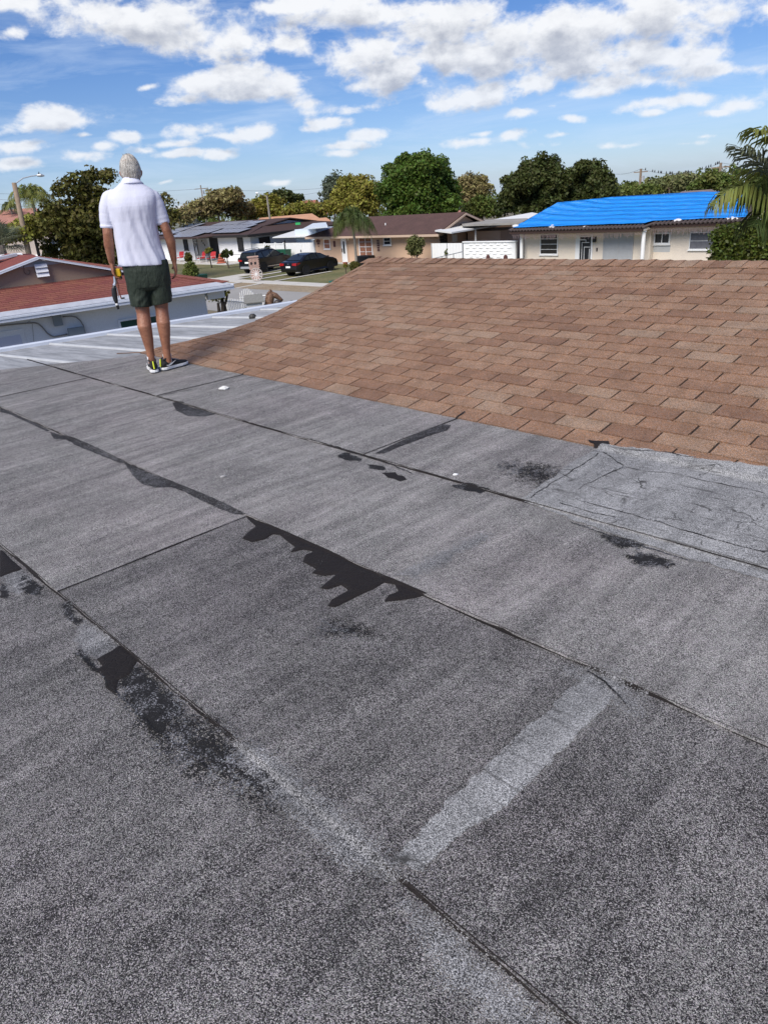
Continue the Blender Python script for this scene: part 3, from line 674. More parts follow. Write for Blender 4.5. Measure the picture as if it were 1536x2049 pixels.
def tree(label, lobes, D, m, clumps=150, per=55, leaf=.22, rc=.85, seed=1, group=None, bark=None, name='tree', trunk_px=None, skirt=1.0, gaps=0.):
    """lobes: (centre x, centre y, half width, half height) on the picture at distance D -> ellipsoids in space"""
    rng = np.random.default_rng(seed)
    E = []
    for (x, y, hx, hy) in lobes:
        dd = D + rng.uniform(-.03, .03) * D
        c = ond(x, y, dd); top = ond(x, y - hy, dd); sd_ = ond(x + hx, y, dd)
        rz_ = top.z - c.z; rx = (sd_ - c).length
        E.append((np.array(c), np.array([rx, rx * .85, max(rz_, .3)])))
    cx = sum(e[0][0] for e in E) / len(E); cy = sum(e[0][1] for e in E) / len(E)
    root = thing(name, label, 'tree', (cx, cy, GZ), group=group)
    vol = np.array([e[1][0] * e[1][2] for e in E]); cnt = np.maximum(3, (clumps * vol / vol.sum()).astype(int))
    C = []
    for (c, r), k in zip(E, cnt):
        d = rng.normal(size=(k * 2, 3)); d /= np.linalg.norm(d, axis=1, keepdims=True)
        if gaps: d = d[(rng.random(len(d)) > gaps)]
        d = d[d[:, 2] > -.75][:k]
        C.append(c + d * r * rng.uniform(.5, .97, size=(len(d), 1)))
    C = np.concatenate(C); rcs = rc * rng.uniform(.6, 1.25, size=len(C))
    C[:, 2] = np.maximum(C[:, 2], GZ + 1.)
    quad_mesh('crown', leaves(rng, C, rcs, per, leaf), m, root)
    tr = MB(); zc = min(e[0][2] - e[1][2] * .3 for e in E); tx, ty = cx, cy
    H = max(zc - GZ, 1.5); rt = max(.12, .035 * max(e[1][0] for e in E) * 1.6)
    tr.tube([(tx, ty, GZ - .1), (tx + .05, ty, GZ + H * .5), (tx + .1, ty + .05, GZ + H)], [rt * 1.3, rt, rt * .8], 9)
    for i in rng.choice(len(C), min(12, len(C)), replace=False):
        q = Vector(C[i]); a = Vector((tx + .1, ty + .05, GZ + H)); mid = a.lerp(q, .5) + Vector((0, 0, .12 * (q - a).length))
        tr.tube([a, mid, q], [rt * .45, rt * .28, rt * .1], 6)
    tr.build('trunk', bark or M_bark, root, smooth=True)
    return root
L_olive = leaf_mat('leaf_olive', (.085, .085, .018), (.130, .115, .028))
L_dark = leaf_mat('leaf_dark', (.045, .062, .016), (.080, .088, .024))
L_green = leaf_mat('leaf_green', (.058, .102, .014), (.105, .155, .024))
L_yel = leaf_mat('leaf_yellow', (.20, .205, .035), (.28, .24, .05), tr=.35)
L_tan = leaf_mat('leaf_tan', (.19, .165, .055), (.27, .22, .10))
L_mid = leaf_mat('leaf_mid', (.09, .125, .025), (.15, .16, .04))
L_grey = leaf_mat('leaf_grey', (.085, .110, .065), (.12, .14, .09))
L_palm = leaf_mat('leaf_palm', (.14, .18, .04), (.26, .25, .07), tr=.3, isl=.4)
L_palmd = leaf_mat('leaf_palm_dark', (.06, .09, .025), (.12, .13, .035), tr=.3, isl=.4)
L_palmg = leaf_mat('leaf_palm_grey', (.16, .19, .13), (.22, .22, .12), tr=.3, isl=.4)
L_hedge = leaf_mat('leaf_hedge', (.055, .078, .014), (.10, .115, .022), rough=.35)

tree('dark spreading almond tree with tiered branches behind the man', [(70,470,22,9),(150,362,22,10),(195,358,35,14),(215,352,20,8),(135,378,28,9),(180,390,50,16),(205,410,60,20),(125,420,48,16),(85,445,40,16),(140,452,75,22),(210,450,90,30),(200,485,85,26),(190,520,65,26),(240,500,60,30),(130,490,45,14),(330,402,16,12),(338,428,14,16),(300,440,40,30),(115,508,26,10),(345,440,12,8)], 60, L_olive, 560, 46, .16, .62, 3, gaps=.1)
tree('yellow green tree low beside the lamp post', [(60,455,38,16),(30,470,30,12),(95,440,25,12)], 58, L_yel, 90, 50, .16, .55, 4)
tree('brownish olive tree with rounded crown above the solar panel house', [(445,405,42,24),(480,420,30,18),(405,420,30,18),(465,392,22,12),(370,432,18,12)], 92, L_tan, 240, 55, .20, .75, 5)
tree('yellow green tree behind the thin street light', [(535,412,36,18),(510,425,22,14),(560,425,24,14)], 98, L_yel, 150, 50, .22, .8, 6)
tree('small dark tree rising behind the yellow green ones', [(568,392,22,10),(590,398,14,8),(552,398,12,8)], 118, L_dark, 70, 50, .25, .9, 7)
tree('low golden tree between the street light and red roof', [(600,420,34,12),(630,425,24,12),(575,428,16,10),(640,415,10,6)], 105, L_yel, 110, 50, .22, .75, 8)
tree('thin airy grey green tree against the sky', [(664,362,18,16),(655,385,14,14),(675,375,12,14),(660,400,14,12)], 98, L_grey, 60, 32, .20, .8, 9, gaps=.25)
tree('golden yellow tree left of the big round green tree', [(712,372,38,24),(740,385,26,20),(690,395,32,22),(720,410,40,22),(665,415,20,14)], 90, L_yel, 260, 55, .20, .75, 10)
tree('big round bright green mango tree above the tan house', [(835,345,56,42),(800,350,38,30),(865,345,38,34),(790,385,42,34),(840,390,62,40),(890,385,32,34),(830,420,70,22),(895,410,26,22)], 80, L_green, 520, 70, .17, .75, 11)
tree('tan flowering tree right of the big green tree', [(945,372,34,22),(920,380,22,20),(965,380,20,18),(940,398,36,18)], 100, L_tan, 190, 50, .20, .7, 12)
tree('mid green bushy tree in front of the tan tree', [(962,415,30,24),(945,425,24,16),(985,422,20,18)], 84, L_mid, 150, 55, .17, .6, 13)
tree('tall dark oak left of the pair behind the blue tarp', [(1080,345,46,36),(1050,365,38,32),(1100,375,52,36),(1040,395,40,32),(1090,415,60,24),(1015,410,24,24),(1020,365,16,14)], 74, L_dark, 430, 60, .17, .62, 14, gaps=.12)
tree('slightly lower dark oak above the blue tarp', [(1180,350,38,28),(1150,365,34,28),(1200,370,32,30),(1215,385,20,16),(1170,395,50,24),(1160,335,16,10)], 76, L_dark, 300, 60, .17, .62, 15, gaps=.15)
tree('bright green tree just right of the oaks', [(1260,385,34,12),(1240,395,18,12),(1295,385,24,11)], 105, L_mid, 110, 50, .22, .8, 16)
tree('pale feathery tree behind the brown far roof', [(1340,372,40,16),(1370,366,24,14),(1310,376,24,12)], 112, leaf_mat('leaf_feather', (.15,.17,.06), (.2,.2,.09)), 130, 50, .24, .9, 17)
tree('darker tree under the right utility pole', [(1430,366,42,16),(1460,372,24,14),(1400,374,20,12),(1418,356,12,8)], 98, L_mid, 150, 50, .2, .75, 18)
tree('tree filling the gap beside the coconut palm', [(1510,385,34,18),(1480,392,20,12)], 80, L_mid, 90, 50, .2, .7, 19)
tree('low dark tree patch beside the far white curved building', [(350,430,20,8),(392,438,16,6)], 130, L_mid, 50, 50, .25, .8, 20)
# a far band of woods closing the horizon
rng = np.random.default_rng(5); C = []
for i in range(1100):
    a = math.radians(rng.uniform(-12, 115)); R_ = rng.uniform(150, 190); h = rng.uniform(0, 1) ** .6 * (3.4 + 1.4 * mn.noise((a * 9, 0, 0)))
    C.append((R_ * math.cos(a), R_ * math.sin(a), GZ + h))
o = quad_mesh('far_woods', leaves(rng, np.array(C), np.full(len(C), 1.5), 26, .5), L_mid, None); o['kind'] = 'stuff'

def frond(root, pts, m, n=34, ll=.55, droop=.9, w=.02, vee=.5, name='frond', stiff=0.):
    """pts: rachis polyline control points (quadratic), leaflets down both sides"""
    a, b, c = (Vector(p) for p in pts); mb = MB()
    B = lambda t: a * (1-t)**2 + b * 2*t*(1-t) + c * t*t
    L = [B(i / 12) for i in range(13)]
    mb.tube(L, [w * (1.3 - 1.1 * i / 12) for i in range(13)], 5)
    for i in range(n):
        t = .08 + .92 * i / n; p = B(t); tg = (B(min(1, t + .03)) - B(max(0, t - .03))).normalized()
        side = tg.cross(Vector((0, 0, 1)))
        side = side.normalized() if side.length > .1 else Vector((1, 0, 0))
        ln = ll * (math.sin(math.pi * min(1, .18 + t * .82)) ** .6 * .85 + .2)
        for s in (-1, 1):
            d = (side * s * (1 - vee * .4) + tg * .55 + Vector((0, 0, vee * .25))).normalized()
            d += Vector((random.gauss(0, .1), random.gauss(0, .1), random.gauss(0, .1)))
            q1 = p + d * ln * .5; q2 = p + d * ln * .85 + Vector((0, 0, -droop * ln * .5)); q3 = p + d * ln * .95 + Vector((0, 0, -droop * ln))
            wd = tg * (ln * .030 + .006); k = len(mb.v)
            mb.add([p - wd * .6, p + wd * .6, q1 + wd, q1 - wd, q2 + wd * .7, q2 - wd * .7, q3], [(0,1,2,3),(3,2,4,5),(5,4,6)])
    return mb.build(name, m, root, fix=False)
def palm(label, base, crown, R_, nf, m, ll, trunk_r=.12, droop=.8, seed=1, bark=None, name='palm_tree', bulge=0., skel=34, dead=0):
    rd = random.Random(seed); base = Vector(base); crown = Vector(crown)
    root = thing(name, label, 'palm tree', base)
    mb = MB(); n = 14; pts = [base.lerp(crown, i / n) + Vector((math.sin(i / n * 3) * .08, 0, 0)) for i in range(n + 1)]
    mb.tube(pts, [trunk_r * (1.25 - .5 * i / n + (.06 if i % 2 else 0)) for i in range(n + 1)], 10); mb.build('trunk', bark or M_barkp, root, smooth=True)
    for i in range(nf):
        a = i * 2.399 + rd.uniform(-.2, .2); e = math.radians(85 - 105 * (i / nf) ** .8)
        d = Vector((math.cos(a) * math.cos(e), math.sin(a) * math.cos(e), math.sin(e))); L_ = R_ * rd.uniform(.85, 1.1)
        mid = crown + d * L_ * .62 + Vector((0, 0, .12 * L_)); tip = crown + Vector((d.x, d.y, 0)) * L_ * .95 + Vector((0, 0, d.z * L_ * .55 - droop * L_ * .42))
        frond(root, (crown, mid, tip), m, skel, ll, droop, .02 + R_ * .004)
    return root
def vert(px, py, D, dx=0, dy=0):        # point on the ground under a picture direction
    p = ond(px, py, D); return Vector((p.x + dx, p.y + dy, GZ))
c = ond(62, 395, 75); palm('tall royal palm behind the street lamp post', (c.x, c.y, GZ), c, 2.3, 22, L_palm, .62, .16, .8, 3)
c = ond(20, 413, 95); palm('small dark palm on the far left skyline', (c.x, c.y, GZ), c, 1.4, 11, L_palmd, .4, .12, 1.1, 4)
c = ond(703, 438, 56); b = ond(712, 520, 56); palm('short palm with drooping fronds in front of the tan house', (b.x, b.y, GZ), c, 1.75, 24, L_palmd, .55, .09, 1.25, 5, bark=M_barkp)
# fan palm at the left edge
root = thing('fan_palm', 'grey green fan palm at the left edge above the red roofs', 'palm tree', vert(5, 480, 34))
cc = ond(2, 490, 34); mb = MB(); mb.tube([(cc.x, cc.y, GZ), (cc.x, cc.y, cc.z)], [.16, .14], 9); mb.build('trunk', M_barkp, root)
for i in range(34):
    a = i * 2.4; e = math.radians(random.uniform(-25, 70)); d = Vector((math.cos(a) * math.cos(e), math.sin(a) * math.cos(e), math.sin(e)))
    p = cc + d * random.uniform(.4, .7); mb = MB(); mb.tube([cc, p], .012, 4); sx = d.cross(Vector((0, 0, 1))).normalized(); up = sx.cross(d).normalized()
    for k in range(22):
        b_ = math.radians(-115 + 230 * k / 21); dd = (d * math.cos(b_) + sx * math.sin(b_)) + up * .15; ln = .62 * random.uniform(.85, 1.1)
        wd = (sx * math.cos(b_) - d * math.sin(b_)) * .02; e1 = p + dd * ln * .6; e2 = p + dd * ln + Vector((0, 0, -.12))
        mb.add([p, e1 - wd, e1 + wd, e2], [(0, 1, 2), (1, 3, 2)])
    mb.build('frond', L_palmg, root, fix=False)
# coconut palm leaning in at the right
pr = ond(1600, 335, 15); root = thing('coconut_palm', 'coconut palm with long arching fronds reaching in at the right edge', 'palm tree', (pr.x, pr.y, GZ))
mb = MB(); mb.tube([(pr.x, pr.y, GZ), (pr.x + .1, pr.y, -1.5), pr], [.2, .15, .13], 10); mb.build('trunk', M_barkp, root, smooth=True)
def fpx(a, b, c, D, m=L_palm, **k):
    pa, pc = ond(*a, D), ond(*c, D - .6); pm = ond(*b, D - .3); ctrl = pm * 2 - (pa + pc) * .5
    return frond(root, (pr if a is None else pa, ctrl, pc), m, **k)
fpx((1610, 520), (1512, 382), (1424, 412), 15, n=64, ll=.50, droop=.85, w=.018, vee=.1)
fpx((1600, 400), (1530, 335), (1478, 300), 14.6, L_palmg, n=56, ll=.55, droop=.35, w=.016, vee=.8)
fpx((1610, 330), (1560, 275), (1505, 262), 14.4, n=40, ll=.5, droop=.5, w=.016)
fpx((1610, 420), (1540, 360), (1505, 345), 15.4, n=40, ll=.5, droop=.7, w=.016)
fpx((1600, 470), (1545, 425), (1505, 455), 15.2, L_palmd, n=40, ll=.5, droop=1.0, w=.016)
fpx((1600, 380), (1560, 350), (1500, 385), 15.8, L_palmd, n=40, ll=.6, droop=1.1, w=.016)
for i in range(9):
    a = i * .7; d = Vector((math.cos(a), math.sin(a) - .4, .3)); 
    if d.dot(Vector((-.7, .9, 0))) > .3: continue
    frond(root, (pr, pr + d * 1.5 + Vector((0, 0, .8)), pr + d * 2.6), L_palm, 34, .6, .9, .018)

def bush(label, px, py, D, hw, hh, m, leaf=.07, n=60, per=40, name='shrub', seed=2, dy=1.0, base=None, group=None):
    rng = np.random.default_rng(seed); c = ond(px, py, D); s = (ond(px + hw, py, D) - c).length; h = (ond(px, py - hh, D) - c).length
    root = thing(name, label, 'shrub', (c.x, c.y, GZ), group=group)
    d = rng.normal(size=(n, 3)); d /= np.linalg.norm(d, axis=1, keepdims=True); Cn = np.array(c) + d * np.array([s, s * dy, h]) * rng.uniform(.3, .9, size=(n, 1))
    Cn[:, 2] = np.maximum(Cn[:, 2], GZ + .1)
    quad_mesh('foliage', leaves(rng, Cn, np.full(n, min(s, h) * .35), per, leaf), m, root)
    st = MB(); 
    for k in range(5):
        q = Vector(Cn[k * 3 % n]); st.tube([(c.x + .03 * k, c.y, GZ), ((c.x + q.x) / 2, (c.y + q.y) / 2, (GZ + q.z) / 2), q], [.03, .02, .01], 5)
    st.build('stem', M_bark, root); return root
bush('round clipped shrub in front of the tan house', 711, 534, 46, 11, 13, L_olive, .07, 70, 40, seed=1)
bush('pale variegated bush climbing the tan house wall', 831, 492, 54, 19, 22, leaf_mat('leaf_var', (.16,.16,.06), (.10,.11,.03)), .09, 110, 40, seed=2)
bush('bushy dark green shrub by the white house door', 377, 515, 70, 8, 10, L_olive, .10, 60, 40, seed=3)
bush('feathery bright green shrub beside the green bin', 381, 544, 49, 15, 22, L_mid, .07, 130, 40, seed=4)
bush('yellow flowering plant between the red chairs', 417, 501, 70, 9, 6, L_yel, .09, 40, 36, seed=5)
bush('leafy plumeria with pale stems against the white wall', 452, 507, 68, 14, 9, L_dark, .15, 30, 14, seed=6)
bush('small potted plant left of the clipped shrub', 692, 531, 48, 5, 5, L_yel, .06, 20, 24, seed=7)
bush('spiky yucca behind the black suv', 534, 497, 63, 7, 6, L_dark, .10, 24, 20, seed=8)
bush('low plant at the white wall beside the suv', 480, 520, 66, 5, 4, L_dark, .10, 20, 20, seed=9)
bush('pale spiky plants at the kerb right of the horse statue', 585, 608, 36, 17, 6, L_grey, .07, 60, 24, seed=10)
bush('spiky plants beside the white letterbox', 492, 622, 34, 8, 8, L_yel, .06, 30, 20, seed=12)
bush('thin sapling in front of the white fence panels', 893, 505, 45, 4, 9, L_mid, .06, 14, 10, seed=11)
# clipped hedge at the right
hr = thing('hedge', 'tall clipped glossy hedge at the right edge beside the tarp house', 'hedge', (31.5, 11, GZ))
rng = np.random.default_rng(8); N = 2600; P = np.zeros((N, 3)); top = -1.0
for i in range(N):
    k = rng.random(); x, y, z = rng.uniform(30.3, 33.3), rng.uniform(6, 12.55), rng.uniform(GZ, top)
    if k < .45: x = 30.3
    elif k < .6: y = 12.55
    elif k < .95: z = top + .12 * mn.noise((x, y, 0))
    P[i] = (x, y, z)
P += rng.normal(size=P.shape) * .05
quad_mesh('foliage', leaves(rng, P, np.full(N, .20), 16, .075, asp=.6), L_hedge, hr)
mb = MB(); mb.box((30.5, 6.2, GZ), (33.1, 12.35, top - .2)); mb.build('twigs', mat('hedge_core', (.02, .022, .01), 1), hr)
# ================================================================== buildings
M_glass = mat('glass_dark', (.018, .021, .026), .12, spec=.6)
M_glassg = mat('glass_green', (.015, .06, .045), .15, spec=.6)
M_black = mat('black_frame', (.012, .012, .014), .5)
M_wpaint = mat('white_paint', (.80, .80, .79), .6, .06, 3)
def wall_mat(name, c, v=.10): return mat(name, c, .88, v, .9, bump=.3, bscale=25, fine=.05, fscale=30)

class Face:
    """a wall plane: origin, along (unit), out (unit); a = along, d = out, z = height"""
    def __init__(s, o, along, out): s.o = Vector(o); s.a = Vector(along).normalized(); s.n = Vector(out).normalized()
    def hit(s, px, py):
        d = ray(px, py); t = (s.o - CAM).dot(s.n) / d.dot(s.n); p = CAM + d * t; return ((p - s.o).dot(s.a), p.z)
    def P(s, a, d, z): return Vector((s.o.x, s.o.y, 0)) + s.a * a + s.n * d + Vector((0, 0, z))
    def box(s, mb, a0, a1, d0, d1, z0, z1):
        mb.add([s.P(a0,d0,z0), s.P(a1,d0,z0), s.P(a1,d1,z0), s.P(a0,d1,z0), s.P(a0,d0,z1), s.P(a1,d0,z1), s.P(a1,d1,z1), s.P(a0,d1,z1)],
               [(0,3,2,1),(4,5,6,7),(0,1,5,4),(1,2,6,5),(2,3,7,6),(3,0,4,7)]); return mb
def window(par, F, a0, a1, z0, z1, fm=None, gm=None, fr=.07, cols=1, rows=1, name='window', bars=None, dep=.03, sill=True):
    a0, a1 = min(a0, a1), max(a0, a1); z0, z1 = min(z0, z1), max(z0, z1)
    mb = MB()
    for b in ((a0, a1, z1 - fr, z1), (a0, a1, z0, z0 + fr), (a0, a0 + fr, z0 + fr, z1 - fr), (a1 - fr, a1, z0 + fr, z1 - fr)): F.box(mb, b[0], b[1], .002, dep + .02, b[2], b[3])
    for i in range(1, cols):
        x = a0 + (a1 - a0) * i / cols; F.box(mb, x - fr * .3, x + fr * .3, .002, dep + .015, z0 + fr, z1 - fr)
    for j in range(1, rows):
        z = z0 + (z1 - z0) * j / rows
        for i in range(cols):
            xa = a0 + (a1 - a0) * i / cols + (fr if i == 0 else fr * .3); xb = a0 + (a1 - a0) * (i + 1) / cols - (fr if i == cols - 1 else fr * .3)
            F.box(mb, xa, xb, .002, dep + .012, z - fr * .25, z + fr * .25)
    w = mb.build(name, fm or M_wpaint, par)
    if sill: F.box(s_ := MB(), a0 - .05, a1 + .05, .003, .09, z0 - .06, z0 - .002); s_.build('sill', fm or M_wpaint, w)
    for i in range(cols):
        for j in range(rows):
            xa = a0 + (a1 - a0) * i / cols + (fr if i == 0 else fr * .3); xb = a0 + (a1 - a0) * (i + 1) / cols - (fr if i == cols - 1 else fr * .3)
            za = z0 + (z1 - z0) * j / rows + (fr if j == 0 else fr * .25); zb = z0 + (z1 - z0) * (j + 1) / rows - (fr if j == rows - 1 else fr * .25)
            F.box(p := MB(), xa, xb, .001, dep, za, zb); p.build('pane', gm or M_glass, w)
    return w
XF = lambda X, Y: Face((X, Y, 0), (0, 1, 0), (-1, 0, 0))       # wall facing the street (towards us)
YF = lambda Y, X: Face((X, Y, 0), (1, 0, 0), (0, -1, 0))       # side wall facing us
def slab(pts, t, name, m, par):
    mb = MB(); mb.poly(pts, t); return mb.build(name, m, par)

# ---- white modern house with solar panels
wh = thing('white_house', 'white modern house with dark trim and solar panels on its roof', 'house', (41, 60.6, GZ))
M_ww = wall_mat('white_stucco', (.82, .82, .82), .04); M_wr = mat('roof_darkbrown', (.060, .032, .026), .85, .3, 1.5, fine=.2, fscale=14); M_trim = mat('dark_trim', (.018, .015, .014), .6)
EH = GZ + 2.38
mb = MB(); mb.box((41, 60.6, GZ), (53, 66.3, EH)); mb.box((42.2, 66.3, GZ), (53, 70.3, EH)); mb.box((41.02, 70.3, GZ), (53, 80, EH)); mb.build('wall', M_ww, wh)
F1 = XF(41, 0); F2 = YF(60.6, 0); F3 = XF(42.2, 0)
a, z = F1.hit(474, 475); b, z2 = F1.hit(489, 501); window(wh, F1, a, b, z2, z, M_black, fr=.10)
a, z = F1.hit(366, 479); b, z2 = F1.hit(378, 500); window(wh, F1, a, b, z2, z, M_black, fr=.10)
a, z = F2.hit(517, 475); b, z2 = F2.hit(541, 489); window(wh, F2, a, b, z2 - .3, z, M_black, fr=.07, cols=2, rows=1)
# ornate front door with oval tracery, and a shuttered window
a, z = F1.hit(386, 477); b, z2 = F1.hit(400, 513)
d = MB(); lo, hi = min(a, b), max(a, b)
F1.box(d, lo, hi, .002, .03, GZ, z); dr = d.build('front_door', M_ww, wh)
for s_ in (lo, hi - .08): F1.box(q_ := MB(), s_, s_ + .08, .031, .07, GZ, z - .09); q_.build('door_frame', M_black, dr)
F1.box(q_ := MB(), lo, hi, .031, .07, z - .085, z); q_.build('door_frame', M_black, dr)
tr = MB(); mid = (lo + hi) / 2; hh = (z - GZ)
tr.tube([F1.P(mid + .24 * math.cos(t), .05, GZ + hh * .5 + hh * .42 * math.sin(t)) for t in [i * math.pi / 12 for i in range(25)]], .025, 5)
tr.tube([F1.P(mid + .42 * math.cos(t) - .42, .05, GZ + hh * .5 + hh * .46 * math.sin(t)) for t in [-math.pi/2 + i * math.pi / 12 for i in range(13)]], .022, 5)
tr.tube([F1.P(mid - .42 * math.cos(t) + .42, .05, GZ + hh * .5 + hh * .46 * math.sin(t)) for t in [-math.pi/2 + i * math.pi / 12 for i in range(13)]], .022, 5)
tr.build('tracery', M_black, dr)
for i, (ax, az_) in enumerate(((404, 482), (407, 486), (410, 490))):      # house number on the wall
    a, z = F1.hit(ax - 0, az_); F1.box(q_ := MB(), a - .07, a + .07, .003, .03, z - .1, z + .1); q_.build('house_number', M_black, wh)
for k in range(14):
    F3.box(q_ := MB(), 66.45, 67.9, .004, .03, GZ + .25 + k * .14, GZ + .36 + k * .14); q_.build('shutter_slat', M_black, wh)
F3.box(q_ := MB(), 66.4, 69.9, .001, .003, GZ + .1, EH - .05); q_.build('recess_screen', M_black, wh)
# plinth stripe
F1.box(q_ := MB(), 60.62, 66.2, .004, .02, GZ + .62, GZ + .66); q_.build('band', mat('grey_band', (.3, .3, .3), .8), wh)
# roof
e0 = (40.2, 59.6, EH + .05); rdg = 47.0; RH = onx(470, 443, rdg).z
A_, B_, C_, D_ = (40.2, 59.7, EH), (40.2, 81, EH), (rdg, 81, RH), (rdg, 64.4, RH)
slab([A_, B_, C_, D_], (0, 0, .09), 'roof', M_wr, wh)
slab([(53.8, 59.7, EH), A_, (44.2, 62.2, EH + (RH - EH) * .55), (49.8, 62.2, EH + (RH - EH) * .55)], (0, 0, .09), 'roof', M_wr, wh)
slab([(44.0, 62.25, EH + (RH - EH) * .52), (rdg, 62.25, RH - .12), (50, 62.25, EH + (RH - EH) * .52)], (0, .05, 0), 'gable', mat('gable_grey', (.45, .46, .50), .85), wh)
slab([(43.6, 61.9, EH + (RH - EH) * .50), (rdg, 61.9, RH + .02), (rdg, 64.6, RH + .02), (43.6, 64.6, EH + (RH - EH) * .50)], (0, 0, .1), 'roof', M_wr, wh)
slab([(rdg, 61.9, RH + .02), (50.4, 61.9, EH + (RH - EH) * .50), (50.4, 64.6, EH + (RH - EH) * .50), (rdg, 64.6, RH + .02)], (0, 0, .1), 'roof', M_wr, wh)
slab([(rdg, 64.4, RH), (rdg, 81, RH), (53.8, 81, EH), (53.8, 59.7, EH)], (0, 0, .09), 'roof', M_wr, wh)
slab([(40.15, 59.65, EH - .12), (40.15, 81, EH - .12), (40.22, 81, EH - .12), (40.22, 59.65, EH - .12)], (0, 0, .22), 'fascia', M_trim, wh)
slab([(40.22, 59.6, EH - .12), (53.8, 59.6, EH - .12), (53.8, 59.68, EH - .12), (40.22, 59.68, EH - .12)], (0, 0, .22), 'fascia', M_trim, wh)
slab([(40.3, 59.8, EH - .05), (40.3, 80, EH - .05), (53, 80, EH - .05), (53, 59.8, EH - .05)], (0, 0, .03), 'soffit', M_trim, wh)
slab([(39.0, 66.6, EH - .05), (39.0, 75.5, EH - .05), (40.4, 76.5, EH + .02), (40.4, 65.6, EH + .02)], (0, 0, .10), 'entry_roof', M_wr, wh)
# solar panels lie on the front slope
M_sol = mat('solar_glass', (.30, .31, .35), .32, .12, 2, spec=.6); M_solf = mat('solar_frame', (.05, .05, .06), .4)
slope = (RH - EH) / (rdg - 40.2); nrm = Vector((-slope, 0, 1)).normalized(); sx_ = Vector((1, 0, slope)).normalized()
def proof(X, Y, h): return Vector((X, Y, EH + .09 + slope * (X - 40.2))) + nrm * h
def panel(X, Y, dx=1.62, dy=1.0):
    mb = MB(); c = proof(X + dx / 2, Y + dy / 2, .13); mb.obox(c, sx_ * dx / 2 * .985, Vector((0, dy / 2 * .97, 0)), nrm * .02); p = mb.build('solar_panel', M_solf, wh)
    g_ = MB(); g_.obox(c + nrm * .022, sx_ * (dx / 2 * .985 - .03), Vector((0, dy / 2 * .97 - .03, 0)), nrm * .003); g_.build('solar_glass', M_sol, p)
for r_, (ya, n_) in enumerate(((61.9, 5), (63.2, 4), (64.0, 4))):
    for k in range(n_): panel(40.7 + 1.66 * r_, ya + 1.02 * k)
for r_, (ya, n_) in enumerate(((68.5, 5), (67.6, 7), (67.0, 8))):
    for k in range(n_): panel((39.4 if r_ == 0 else 40.95 + 1.66 * (r_ - 1)) , ya + 1.02 * k)
for k in range(6): panel(44.3, 66.6 + 1.02 * k)
for r_ in range(3):
    for k in range(6): panel(40.9 + 1.66 * r_, 75.2 + .35 * r_ + 1.02 * k)

# ---- white carport between the houses
cp = thing('carport', 'white flat carport awning between the white house and tan house', 'carport', (41, 54, GZ))
pts = [onx(545, 476, 41), onx(616, 474, 41), onx(628, 460, 46), onx(594, 461, 46)]
M_cpw = mat('carport_white', (.72, .72, .70), .5, .08, 1)
slab(pts, (0, 0, .07), 'awning', M_cpw, cp)
for px in (568, 627): p = onx(px, 480, 41.1); mb = MB(); mb.box((p.x, p.y - .05, GZ), (p.x + .1, p.y + .05, p.z)); mb.build('post', M_black if px == 568 else M_cpw, cp)
mb = MB(); mb.box((49.5, 50.9, GZ), (49.6, 60.5, GZ + 2.3)); mb.build('shade_backdrop', mat('shade_dark', (.02, .02, .022), .9), cp)  # near-black sheet added to stand for the shade under the awning
vf = thing('vinyl_fence', 'white vinyl fence panels beside the white house behind the suv', 'fence', (41.2, 58, GZ))
ys = [60.5, 58.6, 56.9, 55.6]
for y1, y0 in zip(ys, ys[1:]):
    n_ = 8
    for k in range(n_):
        w_ = (y1 - y0 - .14) / n_; mb = MB(); mb.box((41.16, y0 + .07 + k * w_ + .005, GZ + .05), (41.2, y0 + .07 + (k + 1) * w_ - .005, GZ + 1.5)); mb.build('board', M_wpaint, vf)
    mb = MB(); mb.box((41.13, y0 + .06, GZ + 1.5), (41.23, y1 - .06, GZ + 1.6)); mb.build('rail', M_wpaint, vf)
for y in ys: mb = MB(); mb.box((41.11, y - .06, GZ), (41.24, y + .06, GZ + 1.68)); mb.build('fence_post', M_wpaint, vf)
gt = thing('white_gate', 'white double gate under the carport with a dark latch', 'gate', (41.2, 53, GZ))
for k in range(15):
    y0 = 51.1 + k * .293; mb = MB(); mb.box((41.2, y0 + .006, GZ + .06), (41.24, y0 + .288, GZ + 1.62)); mb.build('board', M_wpaint, gt)
for y in (53.0, 55.3): mb = MB(); mb.box((41.15, y, GZ + .05), (41.198, y + .06, GZ + 1.63)); mb.build('stile', M_wpaint, gt)
mb = MB(); mb.box((41.10, 53.15, GZ + .85), (41.149, 53.2, GZ + 1.05)); mb.build('latch', M_black, gt)

# ---- tan house
th = thing('tan_house', 'tan stucco bungalow with dark brown shingle roof', 'house', (41, 44, GZ))
M_tan = wall_mat('tan_stucco', (.55, .375, .26), .06); M_br = mat('roof_brown', (.088, .046, .038), .9, .25, 1.2, fine=.25, fscale=12)
M_tanl = mat('tan_trim', (.50, .37, .28), .8)
WH = GZ + 2.1
mb = MB(); mb.box((41, 36.6, GZ), (46.3, 50.9, WH)); mb.box((46.3, 36.6, GZ), (56, 42, WH + .1)); mb.build('wall', M_tan, th)
RX, RZ = 43.5, GZ + 3.28; EX = 40.3; EZ = WH - .02
slab([(EX, 51.3, EZ), (EX, 36.2, EZ), (RX, 36.2, RZ), (RX, 47.2, RZ)], (0, 0, .10), 'roof', M_br, th)
slab([(RX, 36.2, RZ), (47.0, 36.2, EZ), (47.0, 51.3, EZ), (RX, 47.2, RZ)], (0, 0, .10), 'roof', M_br, th)
slab([(EX, 51.3, EZ), (RX, 47.2, RZ), (47.0, 51.3, EZ)], (0, 0, .10), 'roof', M_br, th)
